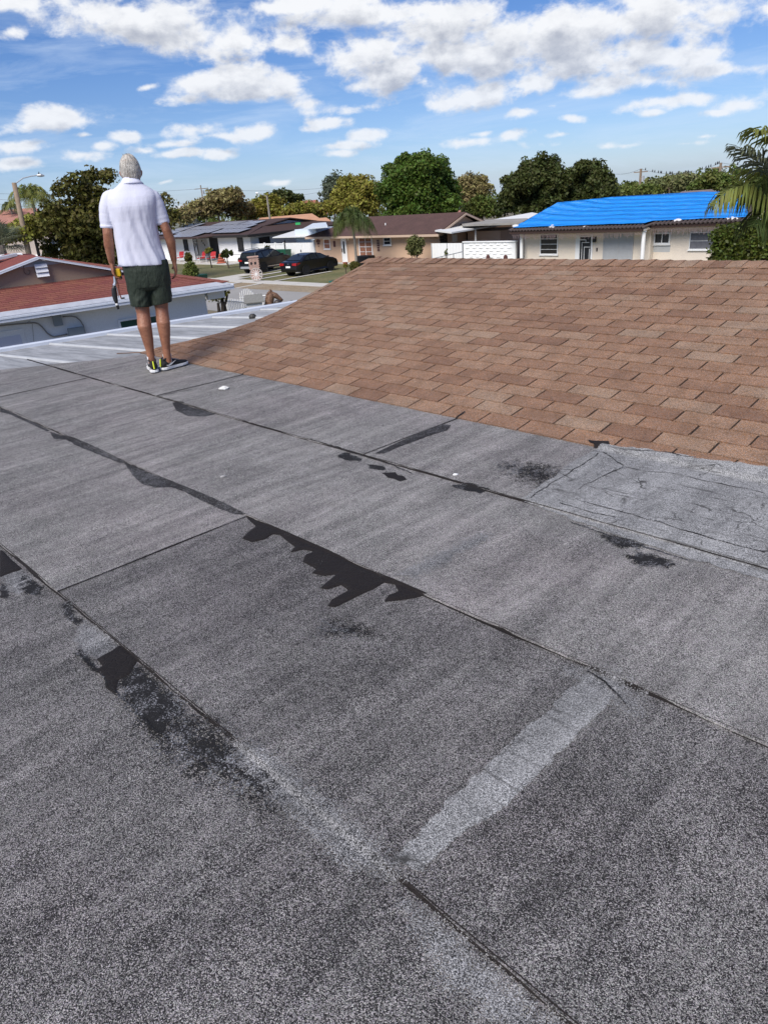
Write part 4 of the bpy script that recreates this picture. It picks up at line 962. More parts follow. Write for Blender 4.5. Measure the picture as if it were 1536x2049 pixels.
slab([(41, 36.62, WH), (RX, 36.62, RZ - .03), (46.2, 36.62, WH)], (0, .05, 0), 'gable_wall', M_tan, th)
slab([(EX - .02, 36.1, EZ - .10), (EX - .02, 51.3, EZ - .10), (EX + .05, 51.3, EZ - .10), (EX + .05, 36.1, EZ - .10)], (0, 0, .16), 'fascia', M_tanl, th)
slab([(EX, 36.14, EZ - .12), (RX, 36.14, RZ - .10), (RX, 36.14, RZ + .03), (EX, 36.14, EZ + .03)], (0, .05, 0), 'rake_board', M_tanl, th)
slab([(RX, 36.14, RZ - .10), (47, 36.14, EZ - .12), (47, 36.14, EZ + .03), (RX, 36.14, RZ + .03)], (0, .05, 0), 'rake_board', M_tanl, th)
slab([(EX + .05, 36.2, EZ - .06), (EX + .05, 51, EZ - .06), (41, 51, EZ - .06), (41, 36.2, EZ - .06)], (0, 0, .03), 'soffit', M_tanl, th)
mb = MB(); q = onx(771, 449, 41.9); mb.tube([(q.x, q.y, q.z - .3), (q.x, q.y, q.z + .12)], .05, 8); mb.build('vent_pipe', M_wpaint, th)
T = XF(41, 0)
def bx(F, p0, p1): (a, z), (b, y) = F.hit(*p0), F.hit(*p1); return min(a, b), max(a, b), min(z, y), max(z, y)
a, b, z0, z1 = bx(T, (647, 477), (662, 498)); window(th, T, a, b, z0, z1, rows=2, gm=mat('curtain', (.30, .13, .08), .8, .3, 8))
a, b, z0, z1 = bx(T, (717, 474), (747, 513)); window(th, T, a, b, z0, z1, cols=2, rows=2, gm=MATS['curtain'], fr=.09)
for c_ in range(2):
    for r_ in range(1, 4):
        zz = z0 + (z1 - z0) * r_ / 4; T.box(q_ := MB(), a + (b-a)*c_/2 + .1, a + (b-a)*(c_+1)/2 - .06, .056, .064, zz - .015, zz + .015); q_.build('glazing_bar', M_wpaint, th)
a, b, z0, z1 = bx(T, (767, 474), (783, 490)); window(th, T, a, b, z0, z1, rows=2)
a, b, z0, z1 = bx(T, (682, 476), (697, 526)); T.box(q_ := MB(), a, b, .002, .05, GZ, z1); dr = q_.build('front_door', M_wpaint, th)
T.box(q_ := MB(), (a+b)/2 - .10, (a+b)/2 + .10, .051, .058, GZ + .75, z1 - .25); q_.build('door_glass', M_glass, dr)
T.box(q_ := MB(), b - .14, b - .06, .051, .09, GZ + .85, GZ + 1.15); q_.build('handle', M_black, dr)
for s_ in (a - .1, b): T.box(q_ := MB(), s_, s_ + .1, .002, .06, GZ, z1 + .08); q_.build('door_frame', M_tanl, dr)
# things hung on the tan wall
orn = thing('wall_ornament', 'dark butterfly shaped ornament hanging on the tan wall left of the window', 'ornament', T.P(T.hit(637, 485)[0], .03, T.hit(637, 485)[1]))
a, z = T.hit(637, 485); M_orn = mat('ornament', (.10, .035, .03), .6)
for (da, dz, r_) in ((-.14, .12, .11), (.14, .12, .11), (0, .22, .08), (-.08, -.08, .08), (.08, -.08, .08), (0, -.28, .05)):
    mb = MB(); mb.tube([T.P(a + da, .02, z + dz), T.P(a + da, .05, z + dz)], r_, 10); mb.build('wing' if abs(da) > 0 else 'bead', M_orn, orn)
a, z = T.hit(669, 487); pl = MB(); T.box(pl, a - .12, a + .12, .003, .04, z - .25, z + .2); tag(pl.build('wall_plaque', M_orn), 'dark oval plaque on the tan wall left of the door', 'plaque')
a, b, z0, z1 = bx(T, (753, 479), (761, 502)); root = thing('carved_panel', 'tall carved brown panel on the tan wall between the windows', 'wall panel', T.P(a, .0, z0))
T.box(q_ := MB(), a, b, .003, .025, z0, z1); q_.build('board', M_tanl, root)
for k in range(5): T.box(q_ := MB(), a + .05, b - .05, .026, .045, z0 + (z1 - z0) * (k + .15) / 5, z0 + (z1 - z0) * (k + .85) / 5); q_.build('carving', M_orn, root)
a, z = T.hit(697.5, 478); mb = MB(); mb.tube([T.P(a, .06, z - .1), T.P(a, .06, z + .1)], [.06, .09], 8); tag(mb.build('wall_lamp', mat('lamp_glass', (.85, .8, .65), .4)), 'small pale lamp beside the door of the tan house', 'lamp')
mb = MB(); p = onx(732, 513, 40); mb.box((39.5, p.y - .75, GZ), (40.3, p.y + .75, GZ + .72)); o = bev(mb.build('storage_box', M_black), .05); tag(o, 'black storage box under the big window of the tan house', 'box')
mb = MB(); mb.box((40.35, 37.5, GZ + .0), (40.98, 50.8, GZ + .07)); o = mb.build('porch_slab', M_conc); o['kind'] = 'structure'
# rear wing under the white awning
SF = YF(36.6, 0)
for (p0, p1, rws, gm, fm) in (((879, 469), (894, 484), 2, M_glass, M_black), ((902, 468), (915, 484), 1, M_cpw, M_tanl), ((933, 466), (955, 482), 1, M_glass, M_black), ((979, 462), (990, 482), 2, M_glass, M_black), ((997, 460), (1008, 482), 1, M_cpw, M_tanl), ((1016, 458), (1040, 480), 1, M_glass, M_black)):
    a, b, z0, z1 = bx(SF, p0, p1); window(th, SF, a, b, max(GZ + .3, z0), z1, fm, gm, fr=.06, rows=rws, cols=2 if rws == 2 else 1)
aw = thing('patio_awning', 'long white metal awning along the side of the tan house', 'awning', (45, 35.5, GZ))
p1, p2 = ony(870, 463, 36.4), ony(903, 467, 34.4); q1 = ony(1046, 446, 34.4); 
slab([p1, p2, (q1.x + 4, 34.4, q1.z + .12), (q1.x + 4, 36.4, p1.z + .35)], (0, 0, .10), 'awning_sheet', M_cpw, aw)
for X in (42.5, 47, 52): mb = MB(); mb.box((X, 34.5, GZ), (X + .09, 34.6, GZ + 2.25)); mb.build('post', M_cpw, aw)
fr_ = thing('flat_roof_annex', 'low weathered grey flat roof behind the white awning', 'annex', (56, 34, GZ))
p = [ond(918, 441, 62), ond(1055, 436, 57), ond(1062, 444, 50), ond(925, 449, 55)]
slab([Vector((v.x, v.y, v.z)) for v in p], (0, 0, -.12), 'roof', mat('grey_felt', (.33, .31, .28), .9, .35, 1.2), fr_)
cpt = sum((Vector(v) for v in p), Vector()) / 4; mb = MB(); mb.box((cpt.x - .5, cpt.y - 1, GZ), (cpt.x + 3, cpt.y + 2, cpt.z - .6)); mb.build('wall', M_tan, fr_)

# ---- white fences in front
pf = thing('panel_fence', 'plain white panel fence right of the tan house', 'fence', (40, 35, GZ))
for k in range(10):
    y0 = 33.68 + k * .285; mb = MB(); mb.box((40.0, y0 + .004, GZ + .04), (40.04, y0 + .28, GZ + 1.55)); mb.build('board', M_wpaint, pf)
for y in (33.66, 35.05, 36.5): mb = MB(); mb.box((39.95, y - .03, GZ), (39.995, y + .03, GZ + 1.56)); mb.build('fence_post', mat('fence_grey', (.45, .46, .48), .6), pf)
bw = thing('block_wall', 'white block wall with staggered hooded blocks joining the tarp house', 'wall', (40, 31, GZ))
mb = MB(); mb.box((40.02, 29.25, GZ), (40.2, 33.6, GZ + 1.58)); mb.build('wall', M_wpaint, bw)
mb = MB(); mb.box((39.95, 29.2, GZ + 1.582), (40.22, 33.64, GZ + 1.65)); mb.build('coping', M_wpaint, bw)
blk = None
for r_ in range(8):
    for c_ in range(7):
        y0 = 29.5 + c_ * .58 + (.29 if r_ % 2 else 0)
        if y0 > 33.2: continue
        mb = MB(); z0 = GZ + .08 + r_ * .185
        mb.add([(40.02, y0, z0), (40.02, y0 + .42, z0), (40.02, y0 + .42, z0 + .15), (40.02, y0, z0 + .15), (40.0, y0 + .04, z0 + .05), (39.97, y0 + .38, z0 + .03), (39.995, y0 + .38, z0 + .14), (40.0, y0 + .04, z0 + .14)],
               [(0,3,2,1),(4,5,6,7),(0,1,5,4),(1,2,6,5),(2,3,7,6),(3,0,4,7)])
        mb.build('block', M_wpaint, bw)
ch = thing('chain_link_fence', 'thin grey chain link fence rail in front of the white panels', 'fence', (36, 33, GZ))
M_galv = mat('galvanised', (.35, .36, .38), .4, metal=.6)
A1, B1 = onx(862, 518, 36), onx(926, 503, 38.5); mb = MB(); mb.tube([A1, B1], .025, 6); mb.build('rail', M_galv, ch)
for t_ in (0, .33, .7, 1): p = A1.lerp(B1, t_); mb = MB(); mb.tube([(p.x, p.y, GZ), p], .025, 6); mb.build('fence_post', M_galv, ch)
for px in (976, 1011):
    p = ond(px, 509, 22); r = thing('wooden_post', '%s brown round topped post showing over the ridge' % ('left' if px == 976 else 'right'), 'post', (p.x, p.y, GZ), group='round topped posts beyond the ridge')
    mb = MB(); mb.tube([(p.x, p.y, GZ), (p.x, p.y, p.z - .09), (p.x, p.y, p.z - .03), (p.x, p.y, p.z)], [.062, .062, .05, .02], 12); mb.build('shaft', mat('post_brown', (.10, .035, .028), .8, .3, 10), r, smooth=False)
    mb = MB(); mb.tube([(p.x, p.y, p.z - .16), (p.x, p.y, p.z - .13)], .070, 12); mb.build('collar', MATS['post_brown'], r)

# ---- house with the blue tarp
bh = thing('tarp_house', 'cream stucco house whose tiled roof is covered by a blue tarp', 'house', (40.5, 22, GZ))
M_cream = mat('cream_stucco', (.76, .67, .55), .9, .12, .8, bump=.5, bscale=22, col2=(.69, .61, .52), fine=.06, fscale=18)
mb = MB(); mb.box((40.5, 20.3, GZ), (52, 28.9, GZ + 2.25)); mb.box((40.9, 8, GZ), (52, 20.3, GZ + 2.35)); mb.build('wall', M_cream, bh)
Bf = XF(40.5, 0); Bg = XF(40.9, 0)
a, b, z0, z1 = bx(Bf, (1081, 467), (1116, 509)); window(bh, Bf, a, b, z0, z1, rows=4, fr=.06, gm=mat('glass_blind', (.035, .032, .03), .2, .4, 5))
a, b, z0, z1 = bx(Bg, (1309, 465), (1340, 488)); window(bh, Bg, a, b, z0, z1, cols=2, fr=.08)
Bg.box(q_ := MB(), a - .03, b + .1, .002, .006, z0 - .42, z0 - .07); q_.build('grey_paint_patch', mat('primer_grey', (.46, .47, .47), .85, .1, 3), bh)
a, b, z0, z1 = bx(Bg, (1381, 464), (1428, 499)); window(bh, Bg, a, b, z0, z1, rows=2, fr=.05, gm=mat('curtain_grey', (.17, .17, .19), .5, .3, 6))
a, b, z0, z1 = bx(Bf, (1208, 466), (1265, 521)); window(bh, Bf, a, b, GZ + .25, z1, cols=2, rows=4, fr=.06, gm=mat('frosted', (.42, .43, .44), .45, .1, 4), fm=mat('alu', (.42, .42, .42), .5))
a, b, z0, z1 = bx(Bf, (1161, 471), (1181, 521)); Bf.box(q_ := MB(), a, b, .002, .04, GZ, z1); dr = q_.build('front_door', M_black, bh)
w_ = b - a
for (u0, u1, v0, v1) in ((.02, .98, .965, .995), (.02, .55, .86, .885), (.52, .56, .80, .885), (.18, .22, .06, .80), (.18, .85, .78, .80), (.40, .44, .22, .64), (.40, .95, .64, .66), (.40, .90, .22, .24), (.86, .90, .22, .60), (.18, .95, .06, .08)):
    u0, u1 = 1 - u1, 1 - u0
    Bf.box(q_ := MB(), a + w_ * u0, a + w_ * u1, .041, .055, GZ + (z1 - GZ) * v0, GZ + (z1 - GZ) * v1); q_.build('door_strip', M_wpaint, dr)
for s_, e_ in ((a - .12, a), (b, b + .30)): Bf.box(q_ := MB(), s_, e_, .002, .05, GZ, z1 + .05); q_.build('door_frame', M_wpaint, dr)
Bf.box(q_ := MB(), a - .02, a + .05, .042, .09, GZ + .9, GZ + 1.1); q_.build('handle', M_galv, dr)
a, z = Bf.hit(1194, 499); Bf.box(q_ := MB(), a - .04, a + .04, .002, .03, z - .1, z + .1); tag(q_.build('doorbell', M_black), 'black doorbell box right of the patterned door', 'doorbell')
a, z = Bf.hit(1191, 478); wl_ = thing('wall_lantern', 'black wall lantern right of the patterned door', 'lantern', Bf.P(a, .1, z))
Bf.box(q_ := MB(), a - .05, a + .05, .002, .05, z - .05, z + .15); q_.build('bracket', M_black, wl_)
Bf.box(q_ := MB(), a - .08, a + .08, .06, .20, z - .16, z + .05); q_.build('lantern_cage', M_black, wl_)
for y in (20.35, 28.75):
    mb = MB(); X = 39.75 if y < 25 else 40.0
    mb.tube([(X, y, GZ), (X, y, GZ + 2.15)], .11, 14); mb.tube([(X, y, GZ + 2.05), (X, y, GZ + 2.18)], .14, 14); mb.build('column', M_wpaint, bh, smooth=False)
# roof planes under the tarp
ze1, ze2 = GZ + 2.20, GZ + 2.30
r1 = onx(1115, 412, 43.2); r2 = onx(1230, 400, 46.0); r3 = onx(1400, 391, 46.5); r4 = onx(1492, 391, 46.8)
P1, P2, P2b, P3 = Vector((39.5, 29.25, ze1)), Vector((39.5, 20.25, ze1)), Vector((40.1, 20.1, ze2)), Vector((40.1, 15.0, ze2 + .05))
M_tarp = bpy.data.materials.new('blue_tarp'); M_tarp.use_nodes = True; t = M_tarp.node_tree; t.nodes.clear(); q = NT(t)
P = q.n('ShaderNodeNewGeometry').outputs['Position']
nn = q.noise(q.vscale(P, (.6, .35, 5.0)), 3., 5, .6, .6)
wv = q.n('ShaderNodeTexWave', {'Vector': P, 'Scale': .36, 'Distortion': 1.2, 'Detail': 2}, bands_direction='X').outputs['Fac']
cl = q.mix(nn, (.006, .19, .64), (.014, .29, .84))
bp = q.n('ShaderNodeBump', {'Height': q.m('ADD', nn, q.m('MULTIPLY', wv, .6)), 'Strength': 1., 'Distance': .22})
bb = q.n('ShaderNodeBsdfPrincipled', {'Base Color': cl, 'Roughness': .42, 'Normal': bp.outputs[0]}); q.n('ShaderNodeOutputMaterial', {'Surface': bb.outputs[0]})
# sheet over the roof: rows run from eave to ridge, wrinkled
eave = [P1, P2 + Vector((0, .05, .03)), P2b, P3]
def lerp_poly(L, t):
    ln = [(L[i+1] - L[i]).length for i in range(len(L)-1)]; s = t * sum(ln)
    for i, l in enumerate(ln):
        if s <= l or i == len(ln) - 1: return L[i].lerp(L[i+1], min(1, s / l))
        s -= l
NU, NV = 90, 22; V = []; F = []
for i in range(NU + 1):
    u = i / NU; e_ = lerp_poly(eave, u); g_ = lerp_poly([r1, r2, r3, r4], max(0, (u - .02) / .98) ** 1.0)
    for j in range(NV + 1):
        v = j / NV; p = e_.lerp(g_, .055 + .945 * v); n_ = mn.noise((p.y * .9, p.x * 2.2, 1)) * .05 + mn.noise((p.y * .3, p.x * 5, 7)) * .035
        sag = -.05 * abs(math.sin(v * 7 * math.pi)) ** .5 * .5
        V.append((p.x, p.y, p.z + .20 + n_ * (0.3 + min(v, 1 - v) * 2) + sag * .4))
for i in range(NU):
    for j in range(NV): F.append((i*(NV+1)+j, (i+1)*(NV+1)+j, (i+1)*(NV+1)+j+1, i*(NV+1)+j+1))
mb = MB(); mb.add(V, F); tp = mb.build('tarp', M_tarp, smooth=True); tp.modifiers.new('thickness', 'SOLIDIFY').thickness = .02; tp['label'] = 'bright blue tarp stretched over the roof of the cream house'; tp['category'] = 'tarp'
dz = Vector((0, 0, .02)); M_tile = mat('tile_dark', (.075, .055, .050), .8, .4, 5, isl=.5)
M_deck = mat('tile_deck', (.06, .035, .028), .9)
slab([P1, P2, r2 - Vector((0,0,.4)), r1 - Vector((0,0,.4))], (0, 0, -.05), 'roof', M_deck, bh); 
slab([P2b, P3, r4 - Vector((0,0,.3)), r3 - Vector((0,0,.4)), r2 + Vector((0, -.02, -.4))], (0, 0, -.05), 'roof', M_deck, bh)
slab([P1, r1, (47, 29.25, ze1 + .2)], (0, 0, .06), 'roof', M_deck, bh)
slab([r1 - Vector((0,0,.05)), r2 - Vector((0,0,.05)), (52.5, 24, ze1), (52.5, 29.25, ze1)], (0, 0, .06), 'roof', M_deck, bh); slab([r2, r3, r4, (53, 15, ze1), (53, 24, ze1)], (0, 0, .06), 'roof', M_deck, bh)
slab([(40.9, 15.05, GZ + 2.3), (46.8, 15.05, r4.z - .02), (52, 15.05, GZ + 2.3)], (0, .05, 0), 'gable_wall', M_ww, bh)
# barrel tiles along the eaves, each its own
def tile_mesh(L_=.52, r_=.10):
    mb = MB(); n = 8
    a0 = [(-L_ * .5, r_ * math.cos(math.pi * k / n) * 1.0, r_ * math.sin(math.pi * k / n)) for k in range(n + 1)]
    a1 = [(L_ * .5, r_ * .85 * math.cos(math.pi * k / n), r_ * .85 * math.sin(math.pi * k / n) + .02) for k in range(n + 1)]
    i0 = [(x, y * .8, z * .8) for x, y, z in a0]; i1 = [(x, y * .8, z * .8) for x, y, z in a1]
    mb.v = a0 + a1 + i0 + i1; m_ = n + 1
    for k in range(n): mb.f += [(k, k+1, m_+k+1, m_+k), (2*m_+k+1, 2*m_+k, 3*m_+k, 3*m_+k+1), (k+1, k, 2*m_+k, 2*m_+k+1), (m_+k, m_+k+1, 3*m_+k+1, 3*m_+k)]
    mb.f += [(0, m_, 3*m_, 2*m_), (n, 2*m_+n, 3*m_+n, m_+n)]
    me = bpy.data.meshes.new('roof_tile'); me.from_pydata(mb.v, [], mb.f); me.materials.append(M_tile); return me
tm = tile_mesh(); pitch_b = math.atan2(r2.z - ze1, 6.4)
def tile(p, rz, pit=None):
    o = bpy.data.objects.new('roof_tile', tm); COL.objects.link(o); o.parent = bh; o.location = Vector(p) - Vector(bh.location); o.rotation_euler = (random.uniform(-.05, .05), -(pit if pit is not None else pitch_b), rz + random.uniform(-.03, .03))
y = 29.2
while y > 20.3: tile((39.62, y, ze1 + .10), 0); y -= .235
y = 20.0
while y > 15.1: tile((40.2, y, ze2 + .10 + (20 - y) * .01), 0); y -= .235
for k in range(3): p = P2.lerp(P2b, (k + .5) / 3); tile(p + Vector((.05, 0, .1)), -.5)
for k in range(17): p = P3.lerp(r4, (k + .5) / 17); tile(p + Vector((0, -.1, .12)), 0.0, math.atan2(r4.z - P3.z, 6.7))
for k in range(9): p = P1.lerp(r1, (k + .5) / 9); tile(p + Vector((0, .08, .08)), math.atan2((r1 - P1).y, (r1 - P1).x), .3)
slab([(39.42, 29.25, ze1 - .10), (39.42, 20.3, ze1 - .10), (39.5, 20.3, ze1 - .10), (39.5, 29.25, ze1 - .10)], (0, 0, .13), 'fascia', mat('fascia_brown', (.035, .016, .012), .8), bh)
slab([(40.02, 20.2, ze2 - .08), (40.02, 15, ze2 - .04), (40.1, 15, ze2 - .04), (40.1, 20.2, ze2 - .08)], (0, 0, .12), 'fascia', MATS['fascia_brown'], bh)
slab([(39.52, 29.2, ze1 - .06), (39.52, 20.2, ze1 - .06), (40.48, 20.2, ze1 - .06), (40.48, 29.2, ze1 - .06)], (0, 0, .03), 'soffit', M_cream, bh)
# sandbags pinning the tarp
M_bag = mat('sandbag', (.66, .65, .64), .8, .2, 6, bump=.8, bscale=14)
for n_, (px, py, X, lab) in enumerate(((1170, 0, 39.9, 'crumpled white sandbag on the tarp edge right of the patterned door'), (1105, 0, 39.9, 'white sandbag on the tarp edge above the left window'), (1278, 0, 40.1, 'white sandbag on the tarp where the eave steps back'), (1355, 0, 40.5, 'white sandbag on the tarp above the small square window'), (1465, 0, 40.5, 'long white sandbag at the right end of the tarp eave'), (1031, 0, 39.9, 'white sandbag on the left corner of the blue tarp'), (1110, 1, 43.2, 'white sandbag at the top of the tarp hip'))):
    ya = {1170: 455, 1105: 454, 1278: 452, 1355: 441, 1465: 438, 1031: 452, 1110: 414}[px]
    p = onx(px, ya, X); me = bpy.data.meshes.new('sandbag'); bm = bmesh.new(); bmesh.ops.create_icosphere(bm, subdivisions=3, radius=.19)
    for v in bm.verts:
        v.co.y *= 1.25 if px != 1465 else 1.7; v.co.z *= .42; v.co.x *= .8; v.co += v.normal * .05 * mn.noise(v.co * 6 + Vector((px, 0, 0)))
        if v.co.y > .2: v.co.z += (v.co.y - .2) * .5
    bm.to_mesh(me); bm.free(); me.materials.append(M_bag); o = bpy.data.objects.new('sandbag', me); COL.objects.link(o); o.location = p + Vector((0, 0, .02)); o.rotation_euler = (0, -.35, random.uniform(-.4, .4))
    tag(o, lab, 'sandbag', 'sandbags holding the tarp')
# icicle string lights under the eave
mb = MB(); y = 29.1
M_ice = mat('icicle', (.32, .24, .24), .6)
while y > 15.2:
    X = 39.47 if y > 20.3 else 40.05; zt = (ze1 if y > 20.3 else ze2) - .10; L_ = random.choice((.12, .2, .3, .36, .25))
    mb.tube([(X, y, zt), (X + random.uniform(-.01, .01), y + random.uniform(-.03, .03), zt - L_)], .009, 3, cap=False); y -= .045
o = mb.build('icicle_lights', M_ice); tag(o, 'unlit icicle string lights hanging along the eave of the tarp house', 'string lights', kind='stuff')
# ================================================================== neighbour house on the left
NO = Vector((5.44, 19.3, 0)); NU_ = Vector((.989, -.148, 0)).normalized(); NV_ = Vector((.148, .989, 0)).normalized()
def nl(u, v, z): return NO + NU_ * u + NV_ * v + Vector((0, 0, z))
def nhit(px, py, v):
    d = ray(px, py); o = NO + NV_ * v; t = (o - CAM).dot(NV_) / d.dot(NV_); p = CAM + d * t; return (p - o).dot(NU_), p.z
nb = thing('neighbour_house', 'white stucco neighbour house with red shingle roof and brown gable', 'house', (9, 21, GZ))
M_nw = wall_mat('white_blue_stucco', (.70, .73, .76), .08); M_red = mat('shingle_red', (.21, .050, .034), .9, .3, 7, fine=.35, fscale=60); M_nbr = wall_mat('brown_stucco', (.33, .24, .175), .06)
M_fas = mat('fascia_white', (.66, .70, .78), .5, .05, 3); M_flash = mat('flashing', (.46, .48, .53), .5, .25, 5)
ZE = -.70; SL = .24
uR = nhit(462, 575, 0)[0]; uG = 3.75
VG = 2.0
zr = lambda v: ZE + SL * v
# roof courses: long overlapping strips of red shingle, each tab its own edge
back = MB(); back.poly([nl(-4, .02, ZE - .05), nl(uR, .02, ZE - .05), nl(uR - 4.8, 4.6, zr(4.6) - .06), nl(-4, 4.6, zr(4.6) - .06)], (0, 0, .03)); back.build('roof_deck', mat('red_deck', (.07, .018, .012), .95), nb)
def red_courses(name):
    mb = MB(); r = random.Random(4); i = 0; v = .20
    while v < 4.6:
        v1 = v + .14; off = (.15 if i % 2 else 0) - 4; u = off
        while u < uR - v * .95 + .1:
            ue = min(u + .292, uR - v * .95 + .1)
            if not (v > VG + .06 and u < uG - .5):
                h = .012 + r.uniform(-.003, .003)
                mb.add([nl(u, v, zr(v)), nl(ue, v, zr(v)), nl(ue, v1 + .02, zr(v1 + .02)), nl(u, v1 + .02, zr(v1 + .02)), nl(u, v, zr(v) + h), nl(ue, v, zr(v) + h), nl(ue, v1 + .02, zr(v1 + .02) + .002), nl(u, v1 + .02, zr(v1 + .02) + .002)], [(4,5,6,7),(0,1,5,4),(1,2,6,5),(3,0,4,7)])
            u += .30
        v = v1; i += 1
    o = mb.build(name, None, nb, fix=False); return o
M_redi = mat('shingle_red_tabs', (.205, .064, .047), .9, .2, 7, isl=.18, fine=.35, fscale=60)
o = red_courses('shingle_courses'); o.data.materials.append(M_redi); o['kind'] = 'stuff'
slab([nl(uR, .0, ZE - .05), nl(uR + .0, 5, ZE - .05), nl(uR - 4.8, 4.6, zr(4.6) - .05)], (0, 0, .05), 'roof_side', M_red, nb)
# hip cap pieces
for k in range(22):
    v0, v1 = .1 + k * .2, .32 + k * .2
    mb = MB(); mb.poly([nl(uR - v0 * .95 - .10, v0 - .02, zr(v0) + .02), nl(uR - v0 * .95 + .14, v0 + .05, zr(v0) + .03), nl(uR - v1 * .95 + .14, v1, zr(v1) + .022), nl(uR - v1 * .95 - .10, v1, zr(v1) + .015)], (0, 0, .012)); mb.build('hip_cap', M_redi, nb)
slab([nl(-4, -.02, ZE - .02), nl(uR + .02, -.02, ZE - .02), nl(uR - .1, .22, zr(.22) + .012), nl(-4, .22, zr(.22) + .012)], (0, 0, .012), 'drip_edge', M_flash, nb)
slab([nl(-4, -.05, ZE - .15), nl(uR + .05, -.05, ZE - .15), nl(uR + .05, -.021, ZE - .15), nl(-4, -.021, ZE - .15)], (0, 0, .125), 'fascia', M_fas, nb)
slab([nl(-4, -.075, ZE - .075), nl(uR + .05, -.075, ZE - .075), nl(uR + .05, -.052, ZE - .075), nl(-4, -.052, ZE - .075)], (0, 0, .045), 'gutter_lip', M_fas, nb)
slab([nl(uR + .052, -.05, ZE - .15), nl(uR + .052, 5, ZE - .15), nl(uR + .08, 5, ZE - .15), nl(uR + .08, -.05, ZE - .15)], (0, 0, .15), 'fascia', M_fas, nb)
slab([nl(-4, -.02, ZE - .16), nl(uR, -.02, ZE - .16), nl(uR, 1.0, ZE - .16), nl(-4, 1.0, ZE - .16)], (0, 0, .02), 'soffit', M_fas, nb)
uW = nhit(414, 615, .55)[0]
mb = MB(); mb.add([nl(-4, .55, GZ), nl(uW, .55, GZ), nl(uW, 9, GZ), nl(-4, 9, GZ), nl(-4, .55, ZE - .16), nl(uW, .55, ZE - .16), nl(uW, 9, ZE - .16), nl(-4, 9, ZE - .16)], [(0,1,5,4),(1,2,6,5),(2,3,7,6),(3,0,4,7)]); mb.build('wall', M_nw, nb)
# porch beam beyond the wall, with its post
mb = MB(); mb.obox(nl((uW + uR) / 2 + .05, .62, ZE - .29), NU_ * ((uR - uW) / 2 - .04), NV_ * .07, (0, 0, .125)); mb.build('porch_beam', M_nw, nb)
mb = MB(); mb.obox(nl(uR - .15, 2.8, ZE - .29), NU_ * .07, NV_ * 2.1, (0, 0, .125)); mb.build('porch_beam', M_nw, nb)
mb = MB(); mb.obox(nl(uR - .16, 4.9, (GZ + ZE) / 2 - .1), NU_ * .06, NV_ * .06, (0, 0, (ZE - GZ) / 2 - .11)); mb.build('porch_post', M_nw, nb)
# gable and its roof
uA, zA = nhit(76, 519, VG); uL, zL = nhit(0, 549, VG); uRg, zRg = nhit(243, 545.5, VG)
sl_l = (zA - zL) / (uA - uL); uL2 = uA - 4.2; zL2 = zA - sl_l * 4.2
sl_r = (zA - zRg) / (uRg - uA)
slab([nl(uL2, VG, zL2 - 1), nl(uRg, VG, zRg - .35), nl(uRg, VG, zRg), nl(uA, VG, zA), nl(uL2, VG, zL2)], NV_ * .05, 'gable_wall', M_nbr, nb)
for (ua, za, ub, zb) in ((uL2, zL2, uA, zA), (uA, zA, uRg + .02, zRg - .02 * sl_r)):
    slab([nl(ua, VG - .22, za + .02), nl(ub, VG - .22, zb + .02), nl(ub, VG - .22, zb + .055), nl(ua, VG - .22, za + .055)], NV_ * .03, 'rake_board', M_fas, nb)
    slab([nl(ua, VG - .22, za + .057), nl(ub, VG - .22, zb + .057), nl(ub, VG + .02, zb + .07), nl(ua, VG + .02, za + .07)], (0, 0, .012), 'drip_edge', M_flash, nb)
    slab([nl(ua, VG + .0, za + .05), nl(ub, VG + .0, zb + .05), nl(ub, VG + 4.5, zb + .05), nl(ua, VG + 4.5, za + .05)], (0, 0, .03), 'gable_roof', M_red, nb)
u0, z0 = nhit(67, 528, VG); u1, z1 = nhit(97, 552, VG)
fr = MB(); fr.obox(nl((u0+u1)/2, VG - .03, (z0+z1)/2), NU_ * ((u1-u0)/2), NV_ * .025, (0, 0, (z0-z1)/2)); lv = fr.build('louver_vent', mat('vent_grey', (.25, .26, .28), .6), nb)
for k in range(3):
    zc = z1 + (z0 - z1) * (k + .5) / 3; hh = (z0 - z1) / 6 * .92
    mb = MB(); mb.obox(nl((u0+u1)/2, VG - .11, zc), NU_ * ((u1-u0)/2 + .01), (NV_ * .5 + Vector((0, 0, .9))).normalized() * hh * 1.05, NV_ * .008); mb.build('slat', mat('louver_white', (.78, .78, .80), .45), lv)
um, zm = nhit(76, 525, VG); slab([nl(uA - .55, VG - .02, zA - .16), nl(uA + .60, VG - .02, zA - .16), nl(uA, VG - .02, zA)], NV_ * .01, 'gable_flashing', mat('blue_grey', (.33, .38, .43), .6), nb)
pts = [nhit(x, y, VG) for x, y in ((47, 531), (48, 543), (51, 548), (57, 549), (60, 545), (59, 540), (55, 540))]
mb = MB(); mb.tube([nl(u, VG - .02, z) for u, z in pts], .008, 5); tag(mb.build('loose_cable', mat('cable', (.10, .08, .07), .7)), 'loose dark cable loop hanging on the brown gable left of the louver vent', 'cable')
